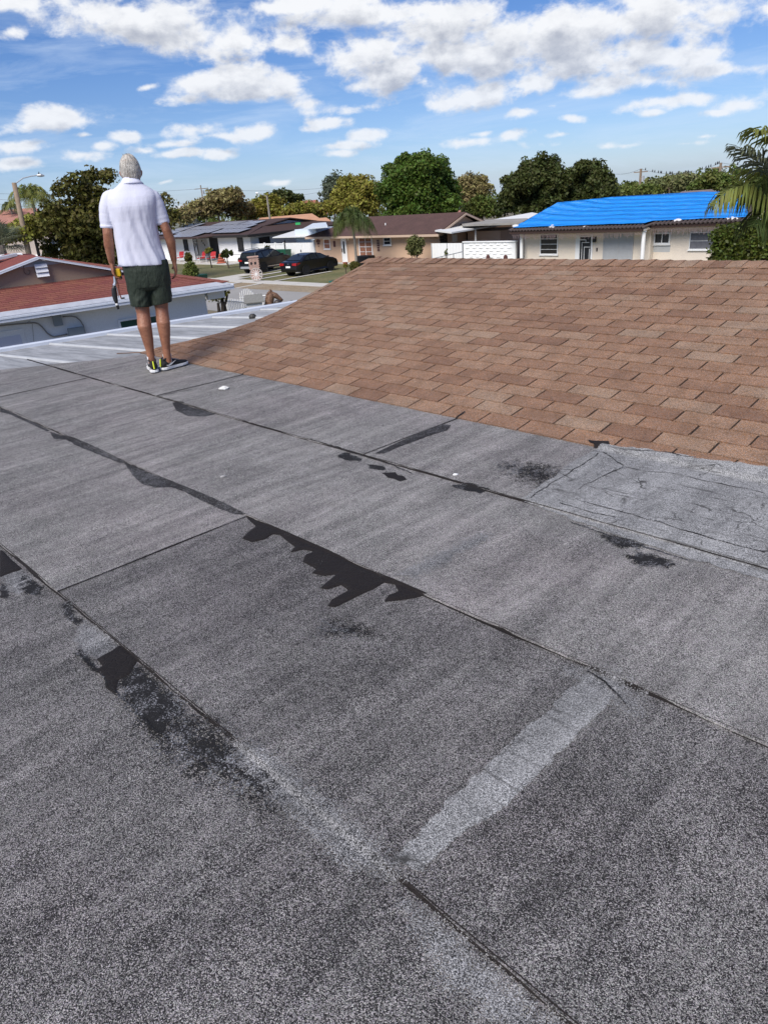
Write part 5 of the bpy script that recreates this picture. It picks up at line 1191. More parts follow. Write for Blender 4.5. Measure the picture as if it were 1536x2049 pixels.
# further red roof and pale ridge cap behind the gable, left
u0, z0 = nhit(-20, 545, VG + 1); u1, z1 = nhit(72, 512, VG + 1.5)
slab([nl(uA - 3.6, VG + 2.2, zA - .33), nl(uA - .1, VG + 2.2, zA + .06), nl(uA - .1, VG + 2.45, zA + .07), nl(uA - 3.6, VG + 2.45, zA - .32)], (0, 0, .07), 'ridge_flashing', M_flash, nb)
p = ond(30, 512, 30); lr = thing('red_roof_house', 'low red roofed house behind the gable at the left edge', 'house', (p.x, p.y, GZ))
a, b = ond(-160, 520, 28), ond(72, 511, 30); c_, d_ = ond(60, 507, 36), ond(-160, 512, 36)
slab([a, b, c_, d_], (0, 0, -.10), 'roof', M_red, lr); slab([Vector((a.x, a.y, GZ)), Vector((b.x, b.y, GZ)), Vector((b.x, b.y, b.z - .1)), Vector((a.x, a.y, a.z - .1))], (0.1, .2, 0), 'wall', M_nbr, lr)
p = ond(5, 512, 27.5); mb = MB(); mb.obox(p, VX * 0 + Vector((.55, -.2, 0)), Vector((.15, .5, 0)), (0, 0, .03)); tag(mb.build('skylight', M_wpaint), 'white flat skylight on the red roof at the left edge', 'skylight')
# wall fittings
M_box = mat('box_grey', (.21, .25, .28), .5, .1, 4); M_cond = mat('conduit', (.20, .20, .205), .5)
def wbox(p0, p1, label, d=.10, m=None, extra=True):
    (a, z0_), (b, z1_) = nhit(*p0, .55), nhit(*p1, .55); a, b = min(a, b), max(a, b); zt, zb = max(z0_, z1_), min(z0_, z1_)
    r = thing('electrical_box', label, 'electrical box', nl((a+b)/2, .5, (zt+zb)/2))
    mb = MB(); mb.obox(nl((a+b)/2, .545 - d/2, (zt+zb)/2), NU_ * (b-a)/2, NV_ * d/2, (0, 0, (zt-zb)/2)); bev(mb.build('case', m or M_box, r), .008)
    mb = MB(); mb.obox(nl((a+b)/2, .545 - d - .006, (zt+zb)/2), NU_ * ((b-a)/2 + .01), NV_ * .005, (0, 0, (zt-zb)/2 + .01)); mb.build('lid', m or M_box, r)
wbox((102, 629), (124, 649), 'grey square junction box high under the fascia of the neighbour house')
wbox((134, 657), (168, 671), 'wide grey electrical box lower right of the square junction box', .14)
def conduit(L, label, r=.016):
    mb = MB(); P_ = [nhit(x, y, .55) for x, y in L]; Q_ = []
    for i in range(len(P_) - 1):
        for k in range(4): Q_.append(nl(P_[i][0] + (P_[i+1][0] - P_[i][0]) * k / 4, .51, P_[i][1] + (P_[i+1][1] - P_[i][1]) * k / 4))
    Q_.append(nl(P_[-1][0], .51, P_[-1][1])); mb.tube(Q_, r, 7); tag(mb.build('conduit', M_cond, smooth=True), label, 'conduit')
conduit([(-20, 655), (0, 651), (40, 647), (68, 645), (76, 647), (84, 654), (94, 666), (101, 671), (108, 673), (134, 668)], 'grey conduit running from the left edge down to the wide box', .018)
conduit([(125, 633), (142, 632), (152, 634), (160, 641), (166, 651), (170, 668)], 'curved grey conduit looping from the square box to the wide box', .016)
conduit([(62, 634), (70, 636), (102, 633)], 'short thin conduit entering the square box from the left', .010)
conduit([(50, 648), (58, 642), (64, 648), (68, 690)], 'thin faint cable dropping down the white wall', .005)
F_ = Face(nl(0, .55, 0), NU_, -NV_)
def fh(px, py): return F_.hit(px, py)
(a, z1_), (b, z0_) = fh(-30, 668), fh(47, 695); F_.box(q_ := MB(), a, b + .10, .003, .03, GZ + .4, max(z1_, fh(47, 661)[1]) + .0); dd = q_.build('shutter_frame', M_nw, nb)
F_.box(q_ := MB(), a, b, .031, .04, GZ + .45, fh(47, 664)[1] - .05); q_.build('shutter_panel', mat('panel_lilac', (.52, .55, .66), .6), dd)
(a, z1_), (b, z0_) = fh(235, 640), fh(315, 660); window(nb, F_, a, b + .1, GZ + .9, z1_ - .0, M_nw, M_glassg, fr=.05, sill=False)
# ------------------------------------------------------------------ yard things beyond the porch
pk = thing('picket_fence', 'white picket gate fence with arched top near the street', 'fence', (21.5, 32.5, GZ))
M_pk = mat('picket_white', (.78, .77, .75), .6, .06, 4)
A1, B1 = ond(478, 590, 36), ond(533, 600, 35)
n_ = 15
for k in range(n_):
    t_ = k / (n_ - 1); px = 480 + 52 * t_; arch = 590 - 13 * math.sin(min(1, t_ * 1.5 + .12) * math.pi) if t_ < .58 else 585 + 16 * (t_ - .58) / .42
    p = ond(px, arch, 36); mb = MB(); mb.box((p.x - .02, p.y - .015, GZ + .1), (p.x + .018, p.y + .02, p.z)); mb.build('picket', M_pk, pk)
for z_ in (GZ + .35, GZ + 1.0): mb = MB(); p, q2 = ond(480, 600, 36.05), ond(532, 600, 36.05); p.z = q2.z = z_; mb.tube([p, q2], .03, 4); mb.build('rail', M_pk, pk)
p2 = thing('picket_fence', 'nearer straight white picket fence left of the white letterbox', 'fence', (19, 30, GZ))
for k in range(13):
    t_ = k / 12; p = ond(452 + 42 * t_, 596 + 4.5 * t_, 32 + 1.5 * t_); mb = MB(); mb.box((p.x - .02, p.y - .015, GZ + .1), (p.x + .018, p.y + .02, p.z)); mb.build('picket', M_pk, p2)
for dz_ in (.10, 1.0): mb = MB(); p, q2 = ond(452, 596, 32.05), ond(494, 600.5, 33.55); p.z -= dz_; q2.z -= dz_; mb.tube([p, q2], .03, 4); mb.build('rail', M_pk, p2)
# letterbox shaped like a little house
p = ond(507, 594, 31); lb = thing('letterbox', 'white house shaped letterbox with a grey shingle roof', 'letterbox', (p.x, p.y, GZ), rz=math.atan2(p.y, p.x))
def lbx(name, m, a, b): mb = MB(); mb.box(a, b); return mb.build(name, m, lb, local=True)
zt = p.z - GZ
lbx('box', M_pk, (-.25, -.32, zt - .62), (.25, .32, zt - .18)); lbx('base', M_pk, (-.3, -.36, zt - .95), (.3, .36, zt - .63)); lbx('post', M_pk, (-.08, -.08, 0), (.08, .08, zt - .96))
lbx('shelf', mat('shelf_grey', (.3, .3, .3), .7), (-.33, -.38, zt - .628), (.33, .38, zt - .60))
mb = MB(); mb.poly([(-.36, -.42, zt - .2), (0, -.36, zt + .08), (0, .36, zt + .08), (-.36, .42, zt - .2)], (0, 0, .03)); mb.build('roof', mat('roof_grey', (.20, .20, .19), .9, .3, 20), lb, local=True)
mb = MB(); mb.poly([(.36, -.42, zt - .2), (0.005, -.36, zt + .08), (0.005, .36, zt + .08), (.36, .42, zt - .2)], (0, 0, .03)); mb.build('roof', MATS['roof_grey'], lb, local=True)
mb = MB(); mb.poly([(-.24, .318, zt - .2), (.24, .318, zt - .2), (0, .318, zt + .06)], (0, -.636, 0)); mb.build('gable', M_pk, lb, local=True)
# carved horse head statue
p = ond(540, 583, 31); hs = thing('horse_statue', 'brown carved horse head statue facing right beside the letterbox', 'statue', (p.x, p.y, GZ), rz=math.atan2(p.y, p.x) - math.pi / 2)
M_h = mat('carved_brown', (.085, .038, .022), .7, .7, 14, bump=2, bscale=14, col2=(.20, .115, .07)); ht = p.z - GZ + .05
bm_ = MB()
def ell(mb, c, r, n=12, m_=8):
    rs = []
    for i in range(1, m_):
        ph = math.pi * i / m_; rs.append([(c[0] + r[0] * math.sin(ph) * math.cos(2*math.pi*k/n), c[1] + r[1] * math.sin(ph) * math.sin(2*math.pi*k/n), c[2] - r[2] * math.cos(ph)) for k in range(n)])
    mb.rings(rs)
bm_.tube([(-.12, 0, ht - 1.25), (-.12, 0, ht - .8), (-.08, 0, ht - .45), (.02, 0, ht - .2), (.10, 0, ht - .13)], [.24, .21, .18, .155, .13], 12)
bm_.tube([(.02, 0, ht - .16), (.22, 0, ht - .24), (.38, 0, ht - .38), (.46, 0, ht - .47)], [.13, .115, .075, .062], 10)
b_ = bm_.build('head', M_h, hs, local=True, smooth=True)
for sy in (-.07, .07): e_ = MB(); e_.tube([(0, sy, ht - .06), (.03, sy, ht + .06)], [.045, .01], 6); e_.build('ear', M_h, hs, local=True)
mn_ = MB()
for k in range(16):
    t_ = k / 15; x_ = -.02 - .32 * t_ ** .7; z_ = ht - .04 - 1.1 * t_; mn_.tube([(x_ + .1, 0, z_), (x_ - .06, random.uniform(-.08, .08), z_ - .08), (x_ - .02, random.uniform(-.1, .1), z_ - .2)], [.09, .08, .03], 6)
mn_.build('mane', M_h, hs, local=True, smooth=True)
pd = MB(); pd.tube([(-.1, 0, 0), (-.1, 0, ht - 1.2)], [.42, .38], 12); pd.build('pedestal', M_pk, hs, local=True)
p = ond(556, 611, 29.5); mb = MB(); mb.tube([(p.x, p.y, GZ), (p.x, p.y, p.z)], .04, 8); r = thing('garden_globe', 'round dark garden ball on a post right of the horse statue', 'garden ornament', (p.x, p.y, GZ)); mb.build('post', M_pk, r)
mb = MB(); ell(mb, (p.x, p.y, p.z + .1), (.15, .15, .13)); mb.build('ball', mat('ball_dark', (.04, .03, .025), .5), r, smooth=True)
# tree trunks seen in the porch opening
tw = thing('tree', 'dark multi stemmed trunk seen through the porch opening', 'tree', vert(440, 620, 29))
mb = MB()
for a_, b2, c2, w_ in (((447, 640), (446, 612), (443, 590), .10), ((447, 615), (452, 603), (455, 588), .06), ((440, 640), (438, 620), (436, 606), .08), ((455, 640), (453, 622), (450, 610), .05)):
    mb.tube([ond(*a_, 29), ond(*b2, 29), ond(*c2, 29)], [w_, w_ * .8, w_ * .6], 7)
mb.build('trunk', mat('bark_dark', (.035, .026, .020), .95, .4, 8), tw)
rng = np.random.default_rng(31); quad_mesh('crown', leaves(rng, np.array([tuple(ond(432 + rng.uniform(-14, 18), 592 + rng.uniform(-12, 4), 29)) for i in range(20)]), np.full(20, .25), 26, .07), L_olive, tw)
sheet('front_lawn', [(9, 18), (19.5, 18), (19.5, 45), (9, 45)], GZ - .004, M_lawn)

# ================================================================== cars
M_carb = mat('car_black', (.006, .006, .008), .3, spec=.35, coat=.25); M_carw = mat('car_white', (.72, .73, .74), .3, coat=.8)
M_cg = mat('car_glass', (.02, .025, .03), .06, spec=.8); M_rub = mat('tyre_rubber', (.012, .012, .012), .85); M_rim = mat('rim_alloy', (.60, .61, .63), .4, metal=.3)
M_tail = mat('tail_red', (.28, .012, .010), .25); M_plate = mat('plate', (.75, .76, .72), .5); M_chr = mat('chrome_trim', (.5, .5, .52), .25, metal=.9)
def car(label, pos, rz, prof, belt, hw, win, wheels, wr, paint, suv=False):
    """prof: side outline (x,z) closed; x forward"""
    root = thing('parked_car', label, 'car', pos, rz)
    top = max(z for x, z in prof)
    def wy(x, z):
        w_ = hw if z < belt else hw * (1 - .24 * (z - belt) / (top - belt))
        e = max(0, (abs(x) - 1.75) / .6); return w_ * (1 - .13 * min(1, e) ** 2)
    n = len(prof); mb = MB(); cols = []
    for f in (-1, -.94, 0, .94, 1):
        cols.append([(x * (1 - .006 * abs(f) ** 8), wy(x, z) * f, z - (.03 if abs(f) == 1 and z > .9 else 0)) for x, z in prof])
    V = [p for c in cols for p in c]; F = []
    for c in range(4):
        for i in range(n): F.append((c*n+i, c*n+(i+1) % n, (c+1)*n+(i+1) % n, (c+1)*n+i))
    F.append(tuple(range(n))[::-1]); F.append(tuple(4*n+i for i in range(n)))
    mb.add(V, F); b = mb.build('body', paint, root, local=True); bev(b, .03, 2)
    for p_ in b.data.polygons: p_.use_smooth = False
    for w in win:                                     # side windows, both sides
        for s_ in (-1, 1):
            g_ = MB(); g_.poly([(x, s_ * (wy(x, z) + .006), z) for x, z in w], (0, s_ * .006, 0)); g_.build('side_window', M_cg, root, local=True)
    for (wx) in wheels:
        for s_ in (-1, 1):
            t_ = MB(); y0 = s_ * (hw - .02); pr = [(0, wr * .62), (.02, wr * .66), (.03, wr * .95), (.06, wr), (.17, wr), (.2, wr * .93)]
            rs = [[(wx + r_ * math.cos(a), y0 - s_ * d_, wr + r_ * math.sin(a)) for a in [2*math.pi*k/22 for k in range(22)]] for d_, r_ in pr]
            t_.rings(rs, cap=False); wt = t_.build('tyre', M_rub, root, local=True, smooth=False)
            r_ = MB(); r_.tube([(wx, y0 - s_ * .05, wr), (wx, y0 - s_ * .035, wr)], wr * .64, 22)
            for k in range(10):
                a = 2 * math.pi * k / 10; c_ = Vector((wx + math.cos(a) * wr * .36, y0 - s_ * .018, wr + math.sin(a) * wr * .36))
                r_.obox(c_, Vector((math.cos(a), 0, math.sin(a))) * wr * .28, Vector((-math.sin(a), 0, math.cos(a))) * .018, Vector((0, .014, 0)))
            r_.build('rim', M_rim, wt, local=True)
            ar = MB(); ar.tube([(wx + (wr + .05) * math.cos(a), y0 + s_ * .004, wr + (wr + .05) * math.sin(a)) for a in [math.pi * k / 14 for k in range(15)]], .022, 5); ar.build('arch_trim', M_rub, root, local=True)
            ww_ = MB(); ww_.tube([(wx, y0 - s_ * .30, wr), (wx, y0 + s_ * .002, wr)], wr + .05, 20); ww_.build('wheel_well', M_rub, root, local=True)
    return root
sed = [(-2.24,.30),(-2.30,.48),(-2.29,.70),(-2.22,.93),(-2.05,1.0),(-1.72,1.03),(-1.35,1.2),(-.95,1.37),(-.45,1.44),(.15,1.43),(.55,1.34),(.95,1.16),(1.22,1.02),(1.75,.93),(2.12,.78),(2.28,.60),(2.30,.40),(2.22,.25),(1.5,.22),(-1.5,.22)]
sw_ = [[(-1.45,1.06),(-1.05,1.28),(-.85,1.33),(-.85,1.02)],[(-.78,1.02),(-.78,1.345),(-.4,1.39),(-.05,1.39),(-.05,1.0)],[(.02,1.0),(.02,1.385),(.2,1.37),(.55,1.26),(.95,1.06),(1.0,1.0)]]
p1 = Vector((35.0, 44.35, GZ + .02))
c1 = car('black sedan parked facing the tan house with its rear to the street', p1, math.radians(8), sed, 1.0, .90, sw_, (-1.32, 1.38), .33, M_carb)
def cpart(root, name, m, pts, t=None): mb = MB(); mb.poly(pts, t); return mb.build(name, m, root, local=True)
cpart(c1, 'rear_window', M_cg, [(-1.66,-.68,1.06),(-1.66,.68,1.06),(-1.02,.56,1.365),(-1.02,-.56,1.365)], (-.012,0,.012))
cpart(c1, 'windscreen', M_cg, [(1.18,-.72,1.05),(1.18,.72,1.05),(.60,.60,1.34),(.60,-.60,1.34)], (.012,0,.012))
for s_ in (-1, 1):
    cpart(c1, 'tail_light', M_tail, [(-2.285,s_*.84,.74),(-2.285,s_*.42,.76),(-2.255,s_*.42,.90),(-2.235,s_*.84,.93)], (-.02,0,0)); cpart(c1, 'tail_light', M_tail, [(-2.25,s_*.895,.76),(-1.95,s_*.905,.86),(-1.95,s_*.905,.92),(-2.2,s_*.895,.93)], (0,s_*.015,0))
    cpart(c1, 'headlight', M_chr, [(2.2,s_*.82,.62),(2.28,s_*.45,.60),(2.22,s_*.45,.72),(2.1,s_*.82,.78)], (.015,0,0)); mb = MB(); mb.obox((.95,s_*1.0,1.06),(.09,0,0),(0,.09,0),(0,0,.06)); bev(mb.build('mirror', M_carb, c1, local=True), .02)
cpart(c1, 'number_plate', M_plate, [(-2.305,-.22,.60),(-2.305,.22,.60),(-2.29,.22,.72),(-2.29,-.22,.72)], (-.015,0,0)); cpart(c1, 'badge', M_chr, [(-2.27,-.07,.84),(-2.27,.07,.84),(-2.26,.07,.89),(-2.26,-.07,.89)], (-.012,0,0))
mb = MB(); mb.poly([(-1.2,0,1.36),(-1.05,0,1.47),(-.98,0,1.40)], (0,.03,0)); mb.build('antenna', M_carb, c1, local=True)
suv = [(-2.18,.34),(-2.26,.50),(-2.24,.72),(-2.18,1.02),(-2.12,1.12),(-2.02,1.42),(-1.92,1.58),(-1.3,1.68),(-.5,1.70),(.2,1.66),(.6,1.52),(1.0,1.24),(1.18,1.12),(1.7,1.05),(2.1,.95),(2.24,.72),(2.26,.45),(2.18,.28),(1.5,.26),(-1.5,.26)]
sv = [[(-1.85,1.16),(-1.75,1.46),(-1.32,1.52),(-1.22,1.14)],[(-1.14,1.13),(-1.22,1.53),(-.5,1.58),(-.38,1.58),(-.38,1.11)],[(-.30,1.11),(-.30,1.58),(.15,1.56),(.5,1.44),(.92,1.14),(.92,1.11)]]
c2 = car('black suv with roof rails parked beside the white house driveway', Vector((35.3, 50.4, GZ + .04)), math.radians(14), suv, 1.1, .93, sv, (-1.3, 1.35), .37, M_carb)
cpart(c2, 'rear_window', M_cg, [(-2.10,-.70,1.16),(-2.10,.70,1.16),(-1.98,.62,1.50),(-1.98,-.62,1.50)], (-.015,0,0)); cpart(c2, 'windscreen', M_cg, [(1.12,-.76,1.16),(1.12,.76,1.16),(.62,.66,1.50),(.62,-.66,1.50)], (.015,0,.01))
for s_ in (-1, 1):
    cpart(c2, 'tail_light', M_tail, [(-2.22,s_*.88,.92),(-2.22,s_*.50,.94),(-2.19,s_*.50,1.04),(-2.17,s_*.88,1.08)], (-.02,0,0)); mb = MB(); mb.tube([(-1.7,s_*.64,1.70),(-1.5,s_*.64,1.76),(-.1,s_*.64,1.77),(.15,s_*.64,1.70)], .022, 6); mb.build('roof_rail', M_chr, c2, local=True)
    mb = MB(); mb.obox((.95,s_*1.03,1.18),(.09,0,0),(0,.10,0),(0,0,.07)); bev(mb.build('mirror', M_carb, c2, local=True), .02)
    cpart(c2, 'headlight', M_chr, [(2.18,s_*.85,.75),(2.25,s_*.5,.72),(2.18,s_*.5,.86),(2.08,s_*.85,.9)], (.015,0,0))
cpart(c2, 'bumper_plate', mat('bumper_silver', (.28, .29, .31), .4), [(-2.265,-.72,.40),(-2.265,.72,.40),(-2.26,.66,.56),(-2.26,-.66,.56)], (-.03,0,0)); cpart(c2, 'number_plate', M_plate, [(-2.25,-.2,.78),(-2.25,.2,.78),(-2.235,.2,.90),(-2.235,-.2,.90)], (-.02,0,0))
cpart(c2, 'sill_trim', M_chr, [(-.9,-.935,.40),(.9,-.935,.36),(.9,-.935,.41),(-.9,-.935,.45)], (0,-.012,0))
p = onz(88, 532, GZ); p = ond(88, 512, 92)
c3 = car('white suv seen behind the left neighbour roof ridge', (p.x, p.y, GZ), math.radians(-40), suv, 1.1, .93, sv, (-1.3, 1.35), .40, M_carw)
p = ond(195, 533, 74); c4 = car('silver car half hidden under the dark almond tree', (p.x, p.y, GZ - .15), math.radians(-60), sed, 1.0, .9, sw_, (-1.32, 1.38), .33, mat('car_silver', (.45, .47, .5), .3, metal=.3, coat=.7))

# ================================================================== bins, ornaments, chairs
def bin_(label, p, col, w_, d_, h_, lid=True, rz=0.):
    r = thing('wheelie_bin' if lid else 'recycling_tub', label, 'bin', p, rz); t_ = .82
    mb = MB(); mb.rings([[(-w_/2*t_,-d_/2*t_,.04),(w_/2*t_,-d_/2*t_,.04),(w_/2*t_,d_/2*t_,.04),(-w_/2*t_,d_/2*t_,.04)],[(-w_/2,-d_/2,h_),(w_/2,-d_/2,h_),(w_/2,d_/2,h_),(-w_/2,d_/2,h_)]] + ([] if lid else [[(-w_/2*.93,-d_/2*.93,h_),(w_/2*.93,-d_/2*.93,h_),(w_/2*.93,d_/2*.93,h_),(-w_/2*.93,d_/2*.93,h_)],[(-w_/2*.8,-d_/2*.8,.1),(w_/2*.8,-d_/2*.8,.1),(w_/2*.8,d_/2*.8,.1),(-w_/2*.8,d_/2*.8,.1)]]))
    m_ = mat('bin_' + '_'.join(str(int(c * 999)) for c in col), col, .45); mb.build('body', m_, r, local=True)
    if lid:
        mb = MB(); mb.rings([[(-w_/2-.03,-d_/2-.03,h_+.002),(w_/2+.03,-d_/2-.03,h_+.002),(w_/2+.03,d_/2+.03,h_+.002),(-w_/2-.03,d_/2+.03,h_+.002)],[(-w_/2,-d_/2,h_+.09),(w_/2,-d_/2,h_+.05),(w_/2,d_/2,h_+.05),(-w_/2,d_/2,h_+.09)]]); mb.build('lid', m_, r, local=True)
        for s_ in (-1, 1): mb = MB(); mb.tube([(w_/2*.9, s_*d_*.42, .1), (w_/2*.9, s_*(d_*.42+.05), .1)], .1, 12); mb.build('wheel', M_rub, r, local=True)
    else:
        mb = MB(); mb.tube([(-w_/2,-d_/2,h_),(w_/2,-d_/2,h_),(w_/2,d_/2,h_),(-w_/2,d_/2,h_),(-w_/2,-d_/2,h_)], .03, 5); mb.build('rim', m_, r, local=True)
    return r
GR = (.010, .085, .045); TE = (.012, .135, .115)
bin_('dark green wheeled bin standing by the sidewalk near the feathery shrub', vert(401, 552, 50.5), (.008, .060, .032), .62, .7, 1.05)
bin_('green wheeled bin left of the gate behind the black suv', (40.4, 55.3, GZ), GR, .7, .75, 1.1); bin_('green wheeled bin nearest the white double gate', (40.4, 54.45, GZ), GR, .7, .75, 1.1, rz=.1)
bin_('teal open recycling tub on the lawn near the shingle ridge', vert(679, 560, 45), TE, .7, 1.05, .45, lid=False, rz=.3)
# brick mailbox with wagon wheel
p = ond(510, 545, 55.5); mbx = thing('brick_mailbox', 'pink brick mailbox pillar in front of the black suv', 'mailbox', (p.x, p.y, GZ), rz=math.atan2(p.y, p.x))
M_brk = mat('pink_brick', (.50, .33, .27), .9, .3, 12); 
for r_ in range(11):
    for c_ in range(3):
        z_ = .70 + r_ * .075; y_ = -.34 + c_ * .24 - (.06 if r_ % 2 else 0); mb = MB(); mb.box((-.25, y_, z_), (.25, min(.42, y_ + .225), z_ + .066)); mb.build('brick', M_brk, mbx, local=True)
mb = MB(); mb.box((-.30, -.40, 1.53), (.30, .42, 1.60)); mb.build('cap', M_brk, mbx, local=True)
mb = MB(); mb.box((-.22, -.30, 0), (.22, .28, .695)); mb.build('pillar', M_brk, mbx, local=True)
for y_ in (-.18, .10): mb = MB(); mb.box((-.262, y_, 1.05), (-.251, y_ + .14, 1.22)); mb.build('mail_slot', M_black, mbx, local=True)
p = ond(513, 551, 53.5); wg = thing('wagon_wheel', 'white painted wagon wheel leaning by the brick mailbox', 'wagon wheel', (p.x, p.y, GZ), rz=math.atan2(p.y, p.x))
mb = MB(); mb.tube([(-.05, .42 * math.cos(2*math.pi*k/24), .50 + .42 * math.sin(2*math.pi*k/24)) for k in range(25)], .035, 6); mb.build('rim', mat('worn_pink', (.42,.36,.33), .8), wg, local=True)
for k in range(6): a = math.pi * k / 6; mb = MB(); mb.tube([(-.05, .40*math.cos(a), .52+.44*math.sin(a)), (-.05, -.40*math.cos(a), .52-.44*math.sin(a))], .018, 5); mb.build('spoke', M_pk, wg, local=True)
# red chairs outside the white house
def chair(label, px, X, rz):
    p = onx(px, 515, X); r = thing('garden_chair', label, 'chair', (p.x, p.y, GZ + .02), rz, group='red chairs at the white house')
    M_r = mat('chair_red', (.40, .022, .022), .45); M_f = mat('chair_frame', (.6, .6, .6), .4)
    mb = MB(); mb.box((-.3, -.34, .40), (.3, .34, .47)); bev(mb.build('seat', M_r, r, local=True), .03)
    mb = MB(); mb.poly([(.24, -.36, .47), (.24, .36, .47), (.40, .36, 1.0), (.40, -.36, 1.0)], (.06, 0, .02)); bev(mb.build('backrest', M_r, r, local=True), .03)
    for s_ in (-1, 1):
        mb = MB(); mb.tube([(-.3, s_*.36, .0), (.3, s_*.36, .0), (.3, s_*.36, .6), (-.3, s_*.36, .62), (-.34, s_*.36, .0)], .022, 6); mb.build('leg_frame', M_f, r, local=True)
chair('red metal chair left of the front shrub of the white house', 359, 39.6, 0.2); chair('red metal chair right of the front door of the white house', 402, 39.4, -.1); chair('red metal chair nearest the shuttered opening', 422, 39.4, .2)
p = onx(443, 524, 39.0); cn = thing('terracotta_pots', 'stacked terracotta pots forming a small cone by the white wall', 'pots', (p.x, p.y, GZ)); M_terr = mat('terracotta', (.38, .10, .055), .8, .2, 8)
for z_, r_ in ((0, .52), (.24, .40), (.46, .28), (.68, .18)): mb = MB(); mb.tube([(0, 0, z_), (0, 0, z_ + .10), (0, 0, z_ + .235)], [r_ * .7, r_ * .95, r_ * .6], 12); mb.build('pot', M_terr, cn, local=True)
mb = MB(); mb.box((38.2, 60.5, GZ), (41, 78, GZ + .06)); o = mb.build('porch_slab', M_conc); o['kind'] = 'structure'
p = onx(691, 530, 38.5); pt = thing('flower_pot', 'brown pot under the small plant by the tan house', 'pot', (p.x, p.y, GZ)); mb = MB(); mb.tube([(0,0,0),(0,0,.2),(0,0,.34)], [.13,.2,.17], 12); mb.build('body', M_terr, pt, local=True); mb = MB(); mb.tube([(0,0,.34),(0,0,.38)], .20, 12); mb.build('rim', M_terr, pt, local=True)
# ================================================================== far houses
def far_house(label, px0, px1, pyr, pye, D, roofc, wallc, depth=9, hipk=.3, name='far_house', vis=True, rzo=0.):
    a, b = ond(px0, pye, D), ond(px1, pye, D); c = (a + b) / 2; w_ = (b - a).length; rt_ = ond((px0 + px1) / 2, pyr, D + depth / 2)
    r = thing(name, label, 'house', (c.x, c.y, GZ), rz=math.atan2((b-a).y, (b-a).x) + rzo); ze = (a.z + b.z) / 2 - GZ; zr_ = max(rt_.z - GZ, ze + .3)
    mr = mat('far_roof_' + '_'.join(str(int(x * 999)) for x in roofc), roofc, .9, .2, .8, fine=.15, fscale=8); mw = mat('far_wall_' + '_'.join(str(int(x * 999)) for x in wallc), wallc, .9, .08, 1)
    h = w_ / 2; dp = depth
    sgn = 1
    mid = Vector((c.x, c.y, 0)); away = Vector((c.x, c.y, 0)).normalized(); loc_y = Vector((-math.sin(r.rotation_euler.z), math.cos(r.rotation_euler.z), 0)); sgn = 1 if loc_y.dot(away) > 0 else -1
    Y = lambda v: v * sgn
    mb = MB(); mb.box((-h + .5, min(Y(.5), Y(dp - .5)), 0), (h - .5, max(Y(.5), Y(dp - .5)), ze - .02)); mb.build('wall', mw, r, local=True)
    A_, B_, C_, D_ = (-h, Y(0), ze), (h, Y(0), ze), (h, Y(dp), ze), (-h, Y(dp), ze); R1, R2 = (-h + h * hipk * 2 * .5 + .3, Y(dp/2), zr_), (h - h * hipk - .3, Y(dp/2), zr_)
    for P_ in ([A_, B_, R2, R1], [C_, D_, R1, R2], [B_, C_, R2], [D_, A_, R1]): mb = MB(); mb.poly(P_, (0, 0, .12)); mb.build('roof', mr, r, local=True)
    for k in range(max(2, int(w_ / 3.5))):
        x_ = -h + 1.4 + k * 3.4
        if x_ > h - 1.5: break
        mb = MB(); mb.box((x_, min(Y(.44), Y(.49)), ze - 1.5), (x_ + 1.1, max(Y(.44), Y(.49)), ze - .45)); wd = mb.build('window', M_wpaint, r, local=True)
        mb = MB(); mb.box((x_ + .07, min(Y(.42), Y(.438)), ze - 1.43), (x_ + 1.03, max(Y(.42), Y(.438)), ze - .52)); mb.build('pane', M_glass, wd, local=True)
    return r
SAL = (.42, .20, .15); ORG = (.56, .30, .18); REDF = (.36, .12, .09)
far_house('salmon roofed house on the left skyline behind the lamp post', -60, 100, 421, 447, 92, SAL, (.6, .5, .42), 10, .15)
far_house('white walled house with brown roof behind the lamp post', 22, 118, 464, 482, 102, (.10, .05, .04), (.72, .73, .74), 7, .2)
far_house('grey green roofed house left of the solar panels', 330, 405, 438, 455, 90, (.16, .17, .14), (.7, .7, .7), 10, .1)
far_house('orange roofed house with pale blue wall behind the white house', 507, 640, 433, 444, 88, ORG, (.55, .62, .70), 8, .1)
far_house('house with salmon roof just right of the orange one', 618, 662, 438, 446, 84, ORG, (.7, .66, .6), 6, .1)
far_house('red roofed house among the golden trees', 583, 655, 402, 430, 122, REDF, (.6, .5, .45), 10, .35)
far_house('grey brown hip roof showing above the blue tarp', 1345, 1440, 383, 396, 75, (.20, .155, .14), (.5, .45, .4), 7, .2)
far_house('salmon roof glimpsed between the trees behind the tan house', 890, 960, 422, 440, 86, SAL, (.6, .5, .42), 7, .2)
p0, p1 = ond(338, 425, 140), ond(395, 425, 140); c = (p0 + p1) / 2; wt = thing('white_building', 'large white curved roof building far behind the man', 'building', (c.x, c.y, GZ), rz=math.atan2((p1-p0).y, (p1-p0).x)); w_ = (p1 - p0).length / 2
zt = ond(366, 411, 140).z - GZ; ze = ond(366, 424, 140).z - GZ; n_ = 14
mb = MB(); mb.rings([[(w_ * math.cos(math.pi * k / n_), y_, ze + (zt - ze) * math.sin(math.pi * k / n_)) for k in range(n_ + 1)] for y_ in (-10, 10)]); mb.build('roof', M_wpaint, wt, local=True)
mb = MB(); mb.box((-w_, -9.9, 0), (w_, 9.9, ze - .01)); mb.build('wall', mat('far_cyan', (.42, .66, .78), .8), wt, local=True)
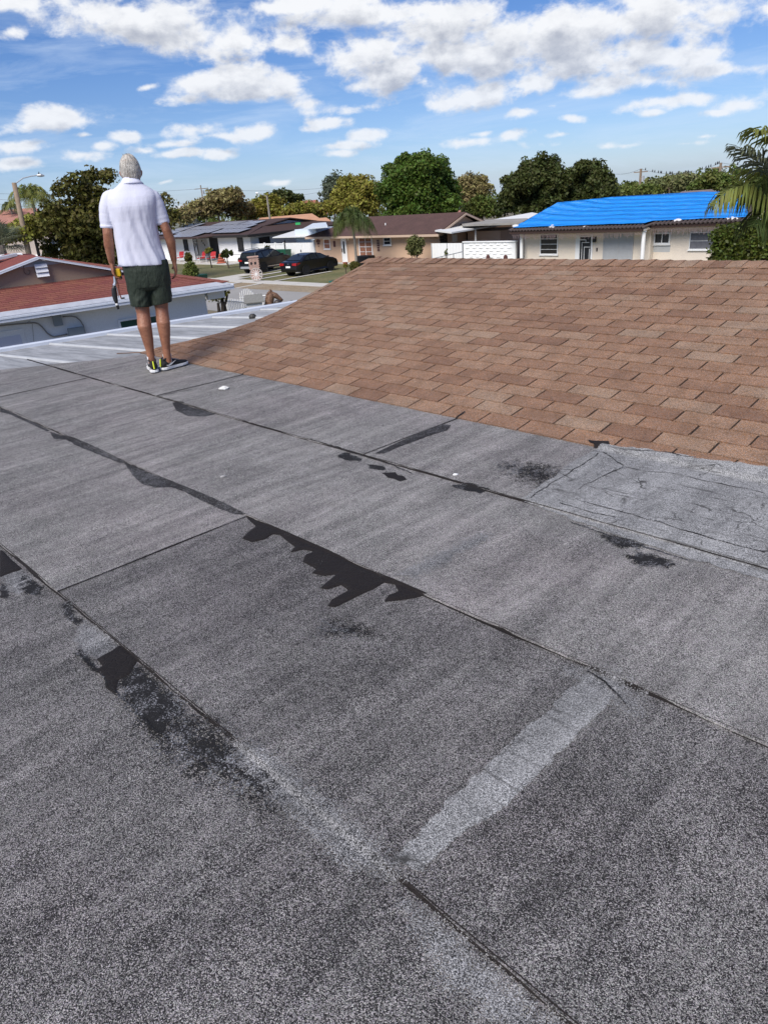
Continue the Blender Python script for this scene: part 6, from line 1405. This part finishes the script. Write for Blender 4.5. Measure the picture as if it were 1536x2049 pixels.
p = ond(596, 447, 72); mb = MB(); mb.obox((p.x, p.y, p.z), (.1, .1, 0), (-.15, .18, 0), (0, 0, .10)); tag(mb.build('green_tarp', mat('green_plastic', (.02, .30, .08), .5)), 'small green plastic sheet behind the white house roof', 'plastic sheet')
mb = MB(); a, b, c_, d_ = ond(606, 459, 63), ond(656, 455, 60), ond(652, 446, 74), ond(626, 448, 76); mb.poly([a, b, c_, d_], (0, 0, .08)); r = thing('white_shed', 'pale corrugated shed roof between the carport and the orange roof', 'shed', (a.x, a.y, GZ)); mb.build('roof', mat('pale_sheet', (.62, .67, .72), .5, .1, 2), r)
mb = MB(); mb.obox(((a.x+c_.x)/2, (a.y+c_.y)/2, (GZ + a.z) / 2 - .1), (1.2, 0, 0), (0, 1.5, 0), (0, 0, (a.z - GZ) / 2 - .05)); mb.build('wall', mat('far_wall_555', (.55,.62,.70), .9), r)

# ================================================================== street light, utility poles, wires, birds
M_pole = mat('pole_wood', (.27, .20, .14), .85, .3, 4); M_steel = mat('steel_pale', (.50, .51, .52), .4, metal=.4); M_bird = mat('bird_dark', (.03, .03, .035), .7)
def bird(mb, p, k=1.):
    p = Vector(p); ell(mb, (p.x, p.y, p.z + .07 * k), (.05 * k, .05 * k, .085 * k), 8, 6); ell(mb, (p.x + .02, p.y, p.z + .17 * k), (.03 * k, .03 * k, .035 * k), 8, 5)
    mb.add([(p.x - .02*k, p.y, p.z + .04*k), (p.x + .02*k, p.y, p.z + .04*k), (p.x, p.y - .03, p.z - .09*k)], [(0, 1, 2)]); return mb
D = 58; t0 = ond(28, 365, D); b0 = ond(57, 505, D); ex = t0 + (b0 - t0) * ((t0.z - GZ) / (t0.z - b0.z)); 
sl_ = thing('street_light', 'tall brown street light pole with a curved arm at the left', 'street light', (ex.x, ex.y, GZ))
mb = MB(); mb.tube([ex, t0], [.22, .15], 12); mb.build('pole', M_pole, sl_, smooth=True)
h1, h2, h3 = ond(62, 352, D), ond(74, 350.5, D), ond(89, 351, D); mb = MB(); mb.tube([t0 - Vector((0,0,.1)), ond(46, 356, D), h1, h2], .035, 7); mb.build('arm', M_steel, sl_)
mb = MB(); mb.tube([h2, (h2 + h3) / 2 + Vector((0, 0, .02)), h3], [.07, .11, .04], 8); mb.build('lamp_head', M_steel, sl_)
mb = MB(); bird(mb, ond(78.5, 349.6, D)); o = mb.build('bird', M_bird); tag(o, 'bird perched on the street light head at the left', 'bird')
D = 84; t0 = ond(534, 392, D); e = Vector((t0.x, t0.y, GZ)); s2 = thing('street_light', 'thin pale street light behind the white house', 'street light', e); mb = MB(); mb.tube([e, t0], [.15, .10], 8); mb.build('pole', M_barkp, s2)
h1 = ond(516, 386, D); mb = MB(); mb.tube([t0, ond(526, 388, D), h1], .03, 6); mb.build('arm', M_steel, s2); mb = MB(); mb.tube([h1, ond(511, 386, D)], [.11, .08], 8); mb.build('lamp_head', M_wpaint, s2)
def upole(label, px, py, D, arms, th_=.16):
    t_ = ond(px, py, D); r = thing('utility_pole', label, 'utility pole', (t_.x, t_.y, GZ)); mb = MB(); mb.tube([(t_.x, t_.y, GZ), t_], [th_ * 1.2, th_], 8); mb.build('pole', M_pole if D < 140 else M_barkp, r)
    s_ = Vector((t_.y, -t_.x, 0)).normalized()
    for dz_, l_ in arms: mb = MB(); mb.obox(t_ + Vector((0, 0, -dz_)), s_ * l_, Vector((t_.x, t_.y, 0)).normalized() * .06, (0, 0, .06)); mb.build('crossarm', M_pole, r)
    mb = MB(); mb.tube([t_ + s_ * .3 + Vector((0, 0, -1.6)), t_ + s_ * .3 + Vector((0, 0, -.9))], .22, 8); mb.build('transformer', M_steel, r); return t_
u1 = upole('utility pole with crossarm left of the two on the right skyline', 1282, 337, 112, ((.4, .9),))
u2 = upole('utility pole with crossarm standing among the right hand trees', 1442, 325, 104, ((.5, 1.1), (1.1, .5)))
u0 = upole('thin distant utility pole behind the olive tree', 401, 370, 150, ((.6, 1.2), (3.0, 1.0), (5.2, 1.0)), .12)
def wire(label, A_, B_, sag, r_=.02):
    mb = MB(); P_ = [A_.lerp(B_, i / 16) - Vector((0, 0, sag * 4 * (i / 16) * (1 - i / 16))) for i in range(17)]; mb.tube(P_, r_, 4); tag(mb.build('overhead_wire', mat('wire_grey', (.16, .18, .2), .7)), label, 'wire'); return P_
wl1 = wire('overhead wire lined with birds between the two right hand poles', u1, u2, .9); wr1 = wire('overhead wire with birds running right from the tree pole', u2, ond(1560, 318, 100), .4); wire('thin overhead wire running left from the right hand poles', ond(1215, 345, 116), u1, .4)
for i in range(30):
    t_ = random.random() * 15.9; k = int(t_); L_ = wl1 if i < 22 else wr1; p = L_[k].lerp(L_[k+1], t_ - k); mb = MB(); bird(mb, (0, 0, 0), 1.5); o = mb.build('bird', M_bird); o.location = p; tag(o, 'small dark bird perched on the wire between the two right hand poles' if i < 22 else 'small dark bird on the wire right of the tree pole', 'bird', 'birds on the wire left of the tree pole' if i < 22 else 'birds on the wire right of the tree pole')
for k, (dz_, l, r_) in enumerate(((.6, 386, 372), (3.0, 396, 377), (5.2, 404, 390))):
    wire('%s of the three wires running left of the distant pole' % ('highest', 'middle', 'lowest')[k], ond(-40, l, 150), u0 - Vector((0, 0, dz_)), .5, .022); wire('%s of the three wires running right of the distant pole' % ('highest', 'middle', 'lowest')[k], u0 - Vector((0, 0, dz_)), ond(668, r_ + 2, 150), .5, .022)
# ================================================================== the man
MB0 = onz(327, 741, 0.0); fwv = Vector((MB0.x, MB0.y, 0)).normalized()
man = thing('person', 'grey haired man in white polo shirt and dark green shorts, back turned', 'person', (MB0.x, MB0.y, sheet_z(3.0)), rz=math.atan2(fwv.y, fwv.x) - math.pi / 2)
SC = .955
def mp(s, h, f=0.0): return Vector((s * SC - .012, f, max(0, (h + .045) * SC)))
M_skin = mat('skin', (.36, .165, .095), .45, col2=(.22, .088, .050), vscale=11, bump=.35, bscale=60, fine=.12, fscale=45)
def remesh(mb, name, m, vox, parent, sm=6, smf=.6):
    o = mb.build(name + '_cage', m, None, local=True, fix=True)
    r = o.modifiers.new('r', 'REMESH'); r.mode = 'VOXEL'; r.voxel_size = vox; r.adaptivity = 0
    s = o.modifiers.new('s', 'SMOOTH'); s.iterations = sm; s.factor = smf
    dg = bpy.context.evaluated_depsgraph_get(); me = bpy.data.meshes.new_from_object(o.evaluated_get(dg)); me.name = name
    bpy.data.objects.remove(o); ob = bpy.data.objects.new(name, me); COL.objects.link(ob); ob.parent = parent
    if not me.materials: me.materials.append(m)
    for p in me.polygons: p.use_smooth = True
    return ob
def ering(c, hw, d, n=40, pw=2.3, tilt=0.):
    out = []
    for k in range(n):
        a = 2 * math.pi * k / n; ca, sa = math.cos(a), math.sin(a)
        out.append(c + Vector((hw * math.copysign(abs(ca) ** (2 / pw), ca), d * math.copysign(abs(sa) ** (2 / pw), sa), tilt * ca)))
    return out
B_ = MB()
# torso core, neck and head
B_.rings([ering(mp(.04, h), hw, d) for h, hw, d in ((.72, .08, .07), (.80, .14, .10), (.92, .155, .10), (1.1, .14, .10), (1.3, .16, .11), (1.45, .17, .10), (1.53, .11, .075))])
B_.tube([mp(.045, 1.46, .0), mp(.055, 1.56, .01), mp(.066, 1.63, .03), mp(.072, 1.70, .035)], [.09, .064, .060, .06], 20)
hc = mp(.076, 1.706, .055)
B_.rings([ering(hc + Vector((.0, dy, z)), w_, d_, 28, 2.1) for z, w_, d_, dy in ((-.135, .026, .040, .045), (-.115, .050, .065, .030), (-.08, .064, .086, .012), (-.04, .071, .093, .004), (0, .075, .098, 0), (.04, .075, .098, -.004), (.075, .066, .086, -.006), (.10, .045, .06, -.006), (.110, .018, .025, -.006))])
B_.tube([hc + Vector((0, .088, .022)), hc + Vector((0, .110, -.015)), hc + Vector((0, .116, -.030)), hc + Vector((0, .095, -.040))], [.008, .011, .015, .008], 8)
for s_ in (-1, 1):
    B_.tube([hc + Vector((s_ * .070, -.006, -.052)), hc + Vector((s_ * .080, -.012, -.030)), hc + Vector((s_ * .083, -.016, -.010)), hc + Vector((s_ * .077, -.004, .004))], [.007, .012, .013, .007], 8)
# arms
def hand(side, wr, palm_d, curl, grip):
    """palm then five separate fingers rooted in it; palm_d points down the hand"""
    d = palm_d.normalized(); acr = Vector((0, 1, 0)) - d * d.y; acr = acr.normalized()      # knuckle line runs front to back
    nrm_ = d.cross(acr).normalized(); inw = Vector((-side, 0, 0)); nrm_ = nrm_ if nrm_.dot(inw) > 0 else -nrm_
    kn = wr + d * .092
    B_.rings([[wr + d * t + acr * (w_ * math.cos(2*math.pi*k/14)) + nrm_ * (th_ * math.sin(2*math.pi*k/14)) for k in range(14)] for t, w_, th_ in ((-.01, .025, .021), (.02, .031, .020), (.055, .040, .019), (.085, .042, .016), (.098, .036, .011))])
    for i, (off, L_) in enumerate(((.032, .072), (.011, .080), (-.011, .075), (-.032, .060))):
        p = kn + acr * off; q = [p - d * .02, p]; dd = d.copy(); c_ = curl + i * .06
        for j, f_ in enumerate((.45, .30, .25)):
            a = c_ * (.7 if j == 0 else 1.0); dd = (dd * math.cos(a) + nrm_ * math.sin(a)).normalized(); q.append(q[-1] + dd * L_ * f_)
        B_.tube(q, [.0088, .0090, .0086, .0080, .0062], 9)
    tp_ = wr + d * .028 + acr * .026; td = (d * .75 + acr * .55 + nrm_ * (.5 if grip else .25)).normalized()
    B_.tube([wr + d * .015 + acr * .012, tp_, tp_ + td * .034, tp_ + (td * .7 + d * .3 + nrm_ * .3).normalized() * .062], [.012, .0125, .0105, .0072], 9)
    return kn, acr, nrm_
LW = mp(-.246, .965, .055); RWp = mp(.302, .93, .05)
B_.tube([mp(-.155, 1.49), mp(-.205, 1.34, -.008), mp(-.222, 1.215, -.022), mp(-.232, 1.12, .0), mp(-.240, 1.04, .03), LW], [.052, .044, .040, .043, .034, .025], 18)
B_.tube([mp(.225, 1.47), mp(.250, 1.34, -.010), mp(.282, 1.205, -.03), mp(.302, 1.11, -.002), mp(.303, 1.02, .03), RWp], [.052, .044, .040, .043, .034, .025], 18)
# legs
B_.tube([mp(-.045, .88), mp(-.055, .72), mp(-.062, .57, .01), mp(-.064, .50, .005), mp(-.076, .385, -.022), mp(-.072, .27, -.010), mp(-.073, .15, .0), mp(-.074, .09, .005), mp(-.074, .02, .01)], [.085, .080, .064, .058, .062, .050, .036, .036, .035], 20)
B_.tube([mp(.125, .88), mp(.118, .72), mp(.112, .58, .01), mp(.108, .51, .005), mp(.098, .40, -.022), mp(.088, .28, -.010), mp(.078, .16, .0), mp(.073, .10, .005), mp(.072, .02, .01)], [.085, .080, .064, .057, .060, .049, .036, .036, .035], 20)
for s_, X_ in ((-1, -.06), (1, .108)): B_.tube([mp(X_, .58, .035), mp(X_, .53, .045), mp(X_, .49, .035)], [.02, .03, .02], 8)
hl = hand(-1, LW, Vector((-.01, .10, -1)), .62, True); hr_ = hand(1, RWp, Vector((.0, .12, -1)), .42, False)
body = remesh(B_, 'body', M_skin, .0046, man, 4, .5)
# eyes, brows and mouth (on the far side)
for s_ in (-1, 1):
    e_ = MB(); ell(e_, tuple(hc + Vector((s_ * .030, .088, .012))), (.011, .009, .008)); e_.build('eye', mat('eye_white', (.7, .7, .68), .2), man, local=True, smooth=True)
    e_ = MB(); e_.tube([hc + Vector((s_ * .014, .095, .032)), hc + Vector((s_ * .032, .094, .036)), hc + Vector((s_ * .050, .080, .032))], .005, 6); e_.build('eyebrow', mat('hair_grey', (.42, .40, .37), .7), man, local=True)
e_ = MB(); e_.tube([hc + Vector((-.024, .088, -.072)), hc + Vector((0, .096, -.070)), hc + Vector((.024, .088, -.072))], .005, 6); e_.build('mouth', mat('lip', (.35, .12, .09), .5), man, local=True)
# hair: combed back cap with strand relief
M_hair = mat('hair', (.62, .58, .52), .6, col2=(.16, .14, .12), vscale=8, stretch=(4, 4, .5), bump=.5, bscale=60, fine=.12, fscale=60)
V = []; F = []; NA, NB = 160, 40
for j in range(NB + 1):
    for i in range(NA):
        a = 2 * math.pi * i / NA; back = -math.sin(a)                      # +1 at the back
        low = -.40 - .20 * max(0, back) + .85 * max(0, -back) ** .8 + (.10 if abs(math.cos(a)) > .93 else 0)
        low += .14 * mn.noise((math.cos(a) * 7, math.sin(a) * 7, 3))
        zf = low + (1.0 - low) * (j / NB); zf = min(1, zf); rr = math.sqrt(max(0, 1 - zf * zf)) if zf > 0 else 1 - .13 * zf * zf * (1 if back < 0 else .9)
        gr = .0045 * mn.noise((a * 14, zf * 1.6, 0)) + .003 * mn.noise((a * 33, zf * 2.5, 5)) + .002 * mn.noise((a * 3, zf * 6, 8))
        ed = min(1, j / 5)
        hx, hy, hz = .084, .108, .127
        V.append(hc + Vector(((hx + gr) * math.cos(a) * rr, (hy + gr) * math.sin(a) * rr - .004, hz * zf + gr * .8)) * 1.0 - Vector((math.cos(a), math.sin(a), 0)) * (.006 * (1 - ed)))
for j in range(NB):
    for i in range(NA): F.append((j*NA+i, j*NA+(i+1) % NA, (j+1)*NA+(i+1) % NA, (j+1)*NA+i))
hb = MB(); hb.add(V, F); hair = hb.build('hair', M_hair, man, local=True, smooth=True)
rh = random.Random(3); lk = MB()
for i in range(900):                                                  # loose strands lying on the cap
    a = rh.uniform(0, 2 * math.pi); back = -math.sin(a)
    if back < -.25: continue
    z0 = rh.uniform(.1, .98); L_ = rh.uniform(.25, .5); pts = []
    for t_ in range(5):
        zf = z0 - L_ * t_ / 4; zf = max(zf, -.52); aa = a + .10 * math.sin(z0 * 9) * t_ / 4; rr = math.sqrt(max(0, 1 - zf * zf)) if zf > 0 else 1 - .1 * zf * zf
        k_ = 1.02 + .02 * rh.random() + (.04 if t_ == 4 else 0); pts.append(hc + Vector((.0805 * math.cos(aa) * rr * k_, .106 * math.sin(aa) * rr * k_ - .004, .118 * zf * k_)))
    lk.tube(pts, [.0014, .0020, .0018, .0014, .0005], 3, cap=False)
for i in range(14): p = hc + Vector((-.01 + rh.uniform(-.03, .03), -.03 + rh.uniform(-.03, .02), .112)); lk.tube([p, p + Vector((rh.uniform(-.01, .01), -.004, .010)), p + Vector((rh.uniform(-.015, .015), -.012, .016))], [.0016, .0012, .0004], 3, cap=False)
lk.build('strand_tufts', mat('hair_light', (.60, .57, .52), .55, .6, 25), hair, local=True)['kind'] = 'stuff'
# polo shirt
m = bpy.data.materials.new('polo_cloth'); m.use_nodes = True; t = m.node_tree; t.nodes.clear(); q = NT(t)
P = q.n('ShaderNodeTexCoord').outputs['Object']; wv_ = q.n('ShaderNodeVectorRotate', {'Vector': P, 'Angle': math.radians(-17)}, rotation_type='Y_AXIS').outputs[0]
f1 = q.noise(q.vscale(wv_, (4.5, 4.5, 1.3)), 1.5, 4, .55, .8); f2 = q.noise(q.vscale(wv_, (6, 6, 2.6)), 3.2, 3, .5, .5); wea = q.noise(P, 420., 2, .5)
hgt = q.m('ADD', q.m('MULTIPLY', f1, 1.0), q.m('MULTIPLY', f2, .35)); bp1 = q.n('ShaderNodeBump', {'Height': hgt, 'Strength': .5, 'Distance': .014}); bp2 = q.n('ShaderNodeBump', {'Height': wea, 'Strength': .25, 'Distance': .001, 'Normal': bp1.outputs[0]})
b = q.n('ShaderNodeBsdfPrincipled', {'Base Color': (.73, .745, .87, 1), 'Roughness': .85, 'Specular IOR Level': .2, 'Normal': bp2.outputs[0]}); trn = q.n('ShaderNodeBsdfTranslucent', {'Color': (.78, .77, .90, 1)})
mx = q.n('ShaderNodeMixShader', {0: .22, 1: b.outputs[0], 2: trn.outputs[0]}); q.n('ShaderNodeOutputMaterial', {'Surface': mx.outputs[0]}); M_polo = m
Sh = MB(); rs = []
prof = [(.925, .026, .205, .135), (.945, .026, .208, .137), (.99, .025, .203, .134), (1.06, .019, .194, .130), (1.15, .015, .186, .130), (1.24, .018, .184, .133), (1.32, .024, .187, .137), (1.39, .030, .192, .138), (1.45, .036, .203, .132), (1.49, .040, .206, .122), (1.52, .044, .196, .108), (1.55, .047, .168, .092), (1.575, .049, .130, .080), (1.595, .051, .100, .072), (1.615, .052, .082, .068)]
def pint(h):
    for (h0, *a), (h1, *b) in zip(prof, prof[1:]):
        if h <= h1: k_ = (h - h0) / (h1 - h0); return [x + (y - x) * k_ for x, y in zip(a, b)]
    return prof[-1][1:]
h = .925
while h <= 1.616:
    c_, hw, d_ = pint(h); R_ = ering(mp(c_, h, -.004 - .012 * max(0, 1 - abs(h - 1.42) / .12)), hw, d_, 96, 2.35); o_ = mp(c_, h)
    lo_ = max(0, min(1, (1.52 - h) / .25))
    for k in range(96):
        a = 2 * math.pi * k / 96; sx_c = math.cos(a); v = (R_[k] - o_); v.z = 0
        fold = .013 * mn.noise((sx_c * 3.0 + (h - 1.2) * 2.2, math.sin(a) * 1.2, h * 1.6)) + .009 * mn.noise((sx_c * 6 + (h - 1.2) * 4.5, math.sin(a) * 2, h * 2.4 + 7)) + .004 * mn.noise((sx_c * 5, h * 9, 3))
        R_[k] = R_[k] + v.normalized() * fold * lo_ + Vector((0, 0, .012 * sx_c * -1 * max(0, 1 - (h - .925) / .1)))
    rs.append(R_); h += .015
Sh.rings(rs)
def sleeve(pts, rad, sd):
    n = 26; ps = []; rr = []
    for i in range(n):
        t_ = i / (n - 1) * (len(pts) - 1); k = min(int(t_), len(pts) - 2); ps.append(pts[k].lerp(pts[k+1], t_ - k)); rr.append(rad[k] + (rad[k+1] - rad[k]) * (t_ - k) + .004 * mn.noise((i * .6, sd, 0)))
    Sh.tube(ps, rr, 36)
sleeve([mp(-.09, 1.525), mp(-.150, 1.495), mp(-.186, 1.42), mp(-.205, 1.34), mp(-.213, 1.268)], [.050, .062, .062, .058, .056], 1)
sleeve([mp(.17, 1.51), mp(.222, 1.478), mp(.240, 1.41), mp(.252, 1.33), mp(.262, 1.262)], [.050, .063, .066, .064, .063], 2)
shirt = remesh(Sh, 'polo_shirt', M_polo, .0062, man, 3, .5)
for (c_, ax, r_) in ((mp(-.2135, 1.268), mp(-.213, 1.268) - mp(-.205, 1.34), .0575), (mp(.2625, 1.262), mp(.262, 1.262) - mp(.252, 1.33), .0595)):
    u_ = ax.normalized(); cf = MB(); pr = [c_ - u_ * .018, c_ - u_ * .006, c_ + u_ * .006, c_ + u_ * .008]; cf.tube(pr, [r_ * 1.015, r_ * 1.02, r_ * 1.01, r_ * .93], 32); cf.build('cuff', M_polo, shirt, local=True, smooth=True)
co = MB(); cr_ = []
for (dh, hw, d_, dy) in ((-.020, .092, .074, -.004), (-.004, .080, .066, .0), (.012, .071, .060, .006), (.022, .068, .057, .009), (.023, .065, .054, .009), (.010, .072, .062, .004), (-.006, .086, .074, -.006), (-.020, .098, .084, -.012)):
    cr_.append([p + Vector((0, 0, -.022 * math.sin(2*math.pi*k/40) * (1 if dh > 0 else .4) - .018)) for k, p in enumerate(ering(mp(.060, 1.632 + dh, .012 + dy), hw, d_, 40, 2.0))])
co.rings(cr_, cap=False); c_o = co.build('collar', M_polo, shirt, local=True, smooth=True); c_o.modifiers.new('t', 'SOLIDIFY').thickness = .003
hm = MB(); hr2 = []
for h_ in (.932, .944, .956):
    c_, hw, d_ = pint(h_); hr2.append([p + Vector((0, 0, -.012 * math.cos(2*math.pi*k/96))) for k, p in enumerate(ering(mp(c_, h_, -.004), hw + .0035, d_ + .0035, 96, 2.35))])
# shorts
M_short = mat('shorts_cloth', (.026, .036, .025), .7, .2, 12, bump=3, bscale=9, stretch=(1.6, 1.6, .7), spec=.3)
St = MB(); St.rings([ering(mp(.042, h_, -.004), hw, d_, 64, 2.5) for h_, hw, d_ in ((.960, .188, .122), (.93, .196, .128), (.88, .194, .134), (.80, .192, .132), (.74, .188, .122), (.71, .150, .10))][::-1])
def leg(pp, sd):
    rs = []; n = 22
    for i in range(n):
        t_ = i / (n - 1) * (len(pp) - 1); k = min(int(t_), len(pp) - 2); a, b = pp[k], pp[k+1]; u_ = t_ - k; s0, h0, hw, d_, f_ = [x + (y - x) * u_ for x, y in zip(a, b)]
        R_ = ering(mp(s0, h0, f_), hw, d_, 56, 2.2, tilt=.012 * sd * i / n)
        for k2 in range(56):
            a_ = 2 * math.pi * k2 / 56; v = Vector((math.cos(a_), math.sin(a_), 0)); R_[k2] = R_[k2] + v * (.006 * mn.noise((math.cos(a_) * 3 + h0 * 8 * sd, math.sin(a_) * 3, h0 * 9 + sd)) + .005 * mn.noise((math.cos(a_) * 2, math.sin(a_) * 2, h0 * 26 + math.cos(a_) * 3 * sd)))
        rs.append(R_)
    St.rings(rs[::-1])
leg([(-.052, .88, .103, .120, 0), (-.058, .75, .098, .112, 0), (-.064, .66, .090, .105, 0), (-.068, .568, .085, .10, .005)], -1)
leg([(.136, .88, .103, .120, 0), (.134, .75, .098, .112, 0), (.128, .66, .094, .105, 0), (.121, .574, .094, .10, .005)], 1)
remesh(St, 'shorts', M_short, .0058, man, 3, .5)
# shoes and socks
M_sock = mat('sock_white', (.74, .74, .76), .9, .1, 60); M_shoe = mat('shoe_black', (.012, .012, .013), .8, bump=1, bscale=90); M_sole = mat('sole_white', (.74, .74, .73), .6, .06, 20); M_neon = mat('neon_yellow', (.62, .70, .03), .5)
def shoe(ax, ay, ang, emblem):
    r = bpy.data.objects.new('shoe', None); 
    M_ = Matrix.Translation((ax, ay, 0)) @ Matrix.Rotation(ang, 4, 'Z')          # +y is toe; origin at the ankle
    T_ = lambda p: M_ @ Vector(p)
    secs = [(-.085, .020, .030, .075), (-.080, .030, .030, .092), (-.055, .036, .028, .102), (-.02, .037, .028, .105), (.02, .038, .028, .092), (.07, .042, .026, .074), (.12, .047, .024, .060), (.165, .045, .023, .052), (.195, .033, .024, .044), (.207, .012, .026, .036)]
    up = MB(); up.rings([[T_((w_ * math.cos(a) * (1 if math.sin(a) < .2 else .86 - .25 * max(0, math.sin(a) - .4)), y_, zb + (zt_ - zb) * (.5 + .5 * math.sin(a)))) for a in [2*math.pi*k/20 for k in range(20)]] for y_, w_, zb, zt_ in secs])
    o = up.build('shoe', M_shoe, man, local=True, smooth=True)
    so = MB(); pl_ = []
    out_ = [(.0, -.096), (.026, -.090), (.040, -.06), (.041, -.02), (.040, .03), (.047, .08), (.053, .12), (.050, .165), (.036, .20), (.012, .217), (-.012, .217), (-.036, .20), (-.050, .165), (-.052, .12), (-.046, .08), (-.039, .03), (-.041, -.02), (-.040, -.06), (-.026, -.090)]
    so.rings([[T_((x * k_, y * k_, z_)) for x, y in out_] for z_, k_ in ((.006, .97), (.010, 1.0), (.024, 1.0), (.028, .97))]); so.build('sole', M_sole, o, local=True, smooth=False)
    tr = MB(); tr.rings([[T_((x * k_, y * k_, z_)) for x, y in out_] for z_, k_ in ((.0, .93), (.0055, .96))]); tr.build('outsole', M_rub, o, local=True)
    hp = MB(); hp.tube([T_((0, -.098, .040)), T_((0, -.092, .075)), T_((0, -.084, .108))], [.0065, .0065, .005], 6); hp.build('heel_stripe', M_neon, o, local=True)
    tb = MB(); tb.tube([T_((.03 * math.cos(a), -.018 + .055 * math.sin(a), .098 + .012 * math.cos(a * 2))) for a in [2*math.pi*k/20 for k in range(21)]], .0075, 7); tb.build('ankle_collar', M_shoe, o, local=True, smooth=True)
    lc = MB()
    for k in range(5): lc.tube([T_((-.022, .03 + k * .02, .087 - k * .006)), T_((0, .034 + k * .02, .096 - k * .007)), T_((.022, .03 + k * .02, .087 - k * .006))], .0028, 5)
    lc.build('laces', mat('lace_grey', (.25, .25, .26), .8), o, local=True)
    if emblem:
        for sd in (1, -1):
            S_ = [(-.055, .052), (-.045, .048), (-.03, .050), (.0, .058), (.05, .074), (.0, .047), (-.03, .038), (-.05, .040), (-.060, .047)]
            em = MB(); em.poly([T_((sd * (.0455 if y < .02 else .0475), y, z)) for y, z in S_], T_((sd * .003, 0, 0)) - T_((0, 0, 0))); em.build('curved_emblem', M_sole, o, local=True)
    return o
la, ra = mp(-.074, .0, .012), mp(.073, .0, .015)
shoe(la.x, la.y - .012, math.radians(4), True); shoe(ra.x + .0, ra.y + .01, math.radians(-52), True)
for p_, nm in ((la, 0), (ra, 1)):
    s_ = MB(); s_.tube([Vector((p_.x, p_.y, .06)), Vector((p_.x, p_.y - .002, .10)), Vector((p_.x, p_.y - .004, .138)), Vector((p_.x, p_.y - .004, .142))], [.036, .036, .0385, .036], 20); s_.build('sock', M_sock, man, local=True, smooth=True)
# what he holds in his left hand
Rm = Matrix.Rotation(man.rotation_euler.z, 4, 'Z')
def mw(p): return Vector(man.location) + Rm @ Vector(p)
tpp = LW + Vector((.034, .035, -.085)); tpw = mw(tpp)
tm_ = thing('tape_measure', 'yellow and black tape measure held in the left hand of the man', 'tape measure', tpw, rz=man.rotation_euler.z); M_ty = mat('tape_yellow', (.80, .50, .01), .45)
mb = MB(); mb.box((-.024, -.040, -.034), (.024, .040, .036)); bev(mb.build('case', M_ty, tm_, local=True), .012, 3)
mb = MB(); mb.box((-.026, -.030, -.054), (.026, .036, -.030)); bev(mb.build('base', mat('plastic_black', (.012, .012, .013), .45), tm_, local=True), .008)
mb = MB(); mb.tube([(-.027, 0, .003), (.027, 0, .003)], .024, 18); mb.build('badge_disc', MATS['plastic_black'], tm_, local=True)
mb = MB(); mb.tube([(-.0285, 0, .003), (.0285, 0, .003)], .017, 18); mb.build('disc', M_ty, tm_, local=True)
tl = mw(LW + Vector((-.008, .045, -.135))); ht_ = thing('hand_tool', 'black and silver hand tool with a thin brown arm hanging from the left hand', 'tool', tl, rz=man.rotation_euler.z)
M_ts = mat('tool_silver', (.55, .56, .58), .3, metal=.7); M_pb = MATS['plastic_black']
mb = MB(); mb.tube([(.005, 0, .02), (.0, 0, -.03), (-.012, 0, -.055)], [.010, .014, .016], 10); mb.build('shank', M_ts, ht_, local=True)
mb = MB(); mb.rings([ering(Vector((x, 0, z)), w_, .012, 16) for x, z, w_ in ((-.014, -.05, .010), (-.022, -.08, .020), (-.028, -.13, .023), (-.028, -.18, .019), (-.026, -.205, .013))]); mb.build('handle', M_pb, ht_, local=True, smooth=True)
mb = MB(); mb.tube([(-.026, 0, -.206), (-.025, 0, -.222)], .013, 12); mb.build('ring_band', M_sole, ht_, local=True); mb = MB(); mb.tube([(-.025, 0, -.223), (-.022, 0, -.258)], [.014, .010], 10); mb.build('tip', M_pb, ht_, local=True)
mb = MB(); mb.tube([(.014, 0, .02), (.020, 0, -.05), (.016, 0, -.12), (.022, 0, -.17)], [.006, .006, .005, .006], 7); mb.build('thin_arm', mat('arm_brown', (.16, .05, .03), .5), ht_, local=True)
mb = MB(); mb.tube([(.020, 0, -.170), (.052, 0, -.168)], .007, 8); mb.build('hook', M_pb, ht_, local=True)
mb = MB(); mb.tube([(-.004, 0, -.05), (.004, 0, -.10), (.002, 0, -.16)], .0045, 6); mb.build('rod', M_ts, ht_, local=True)
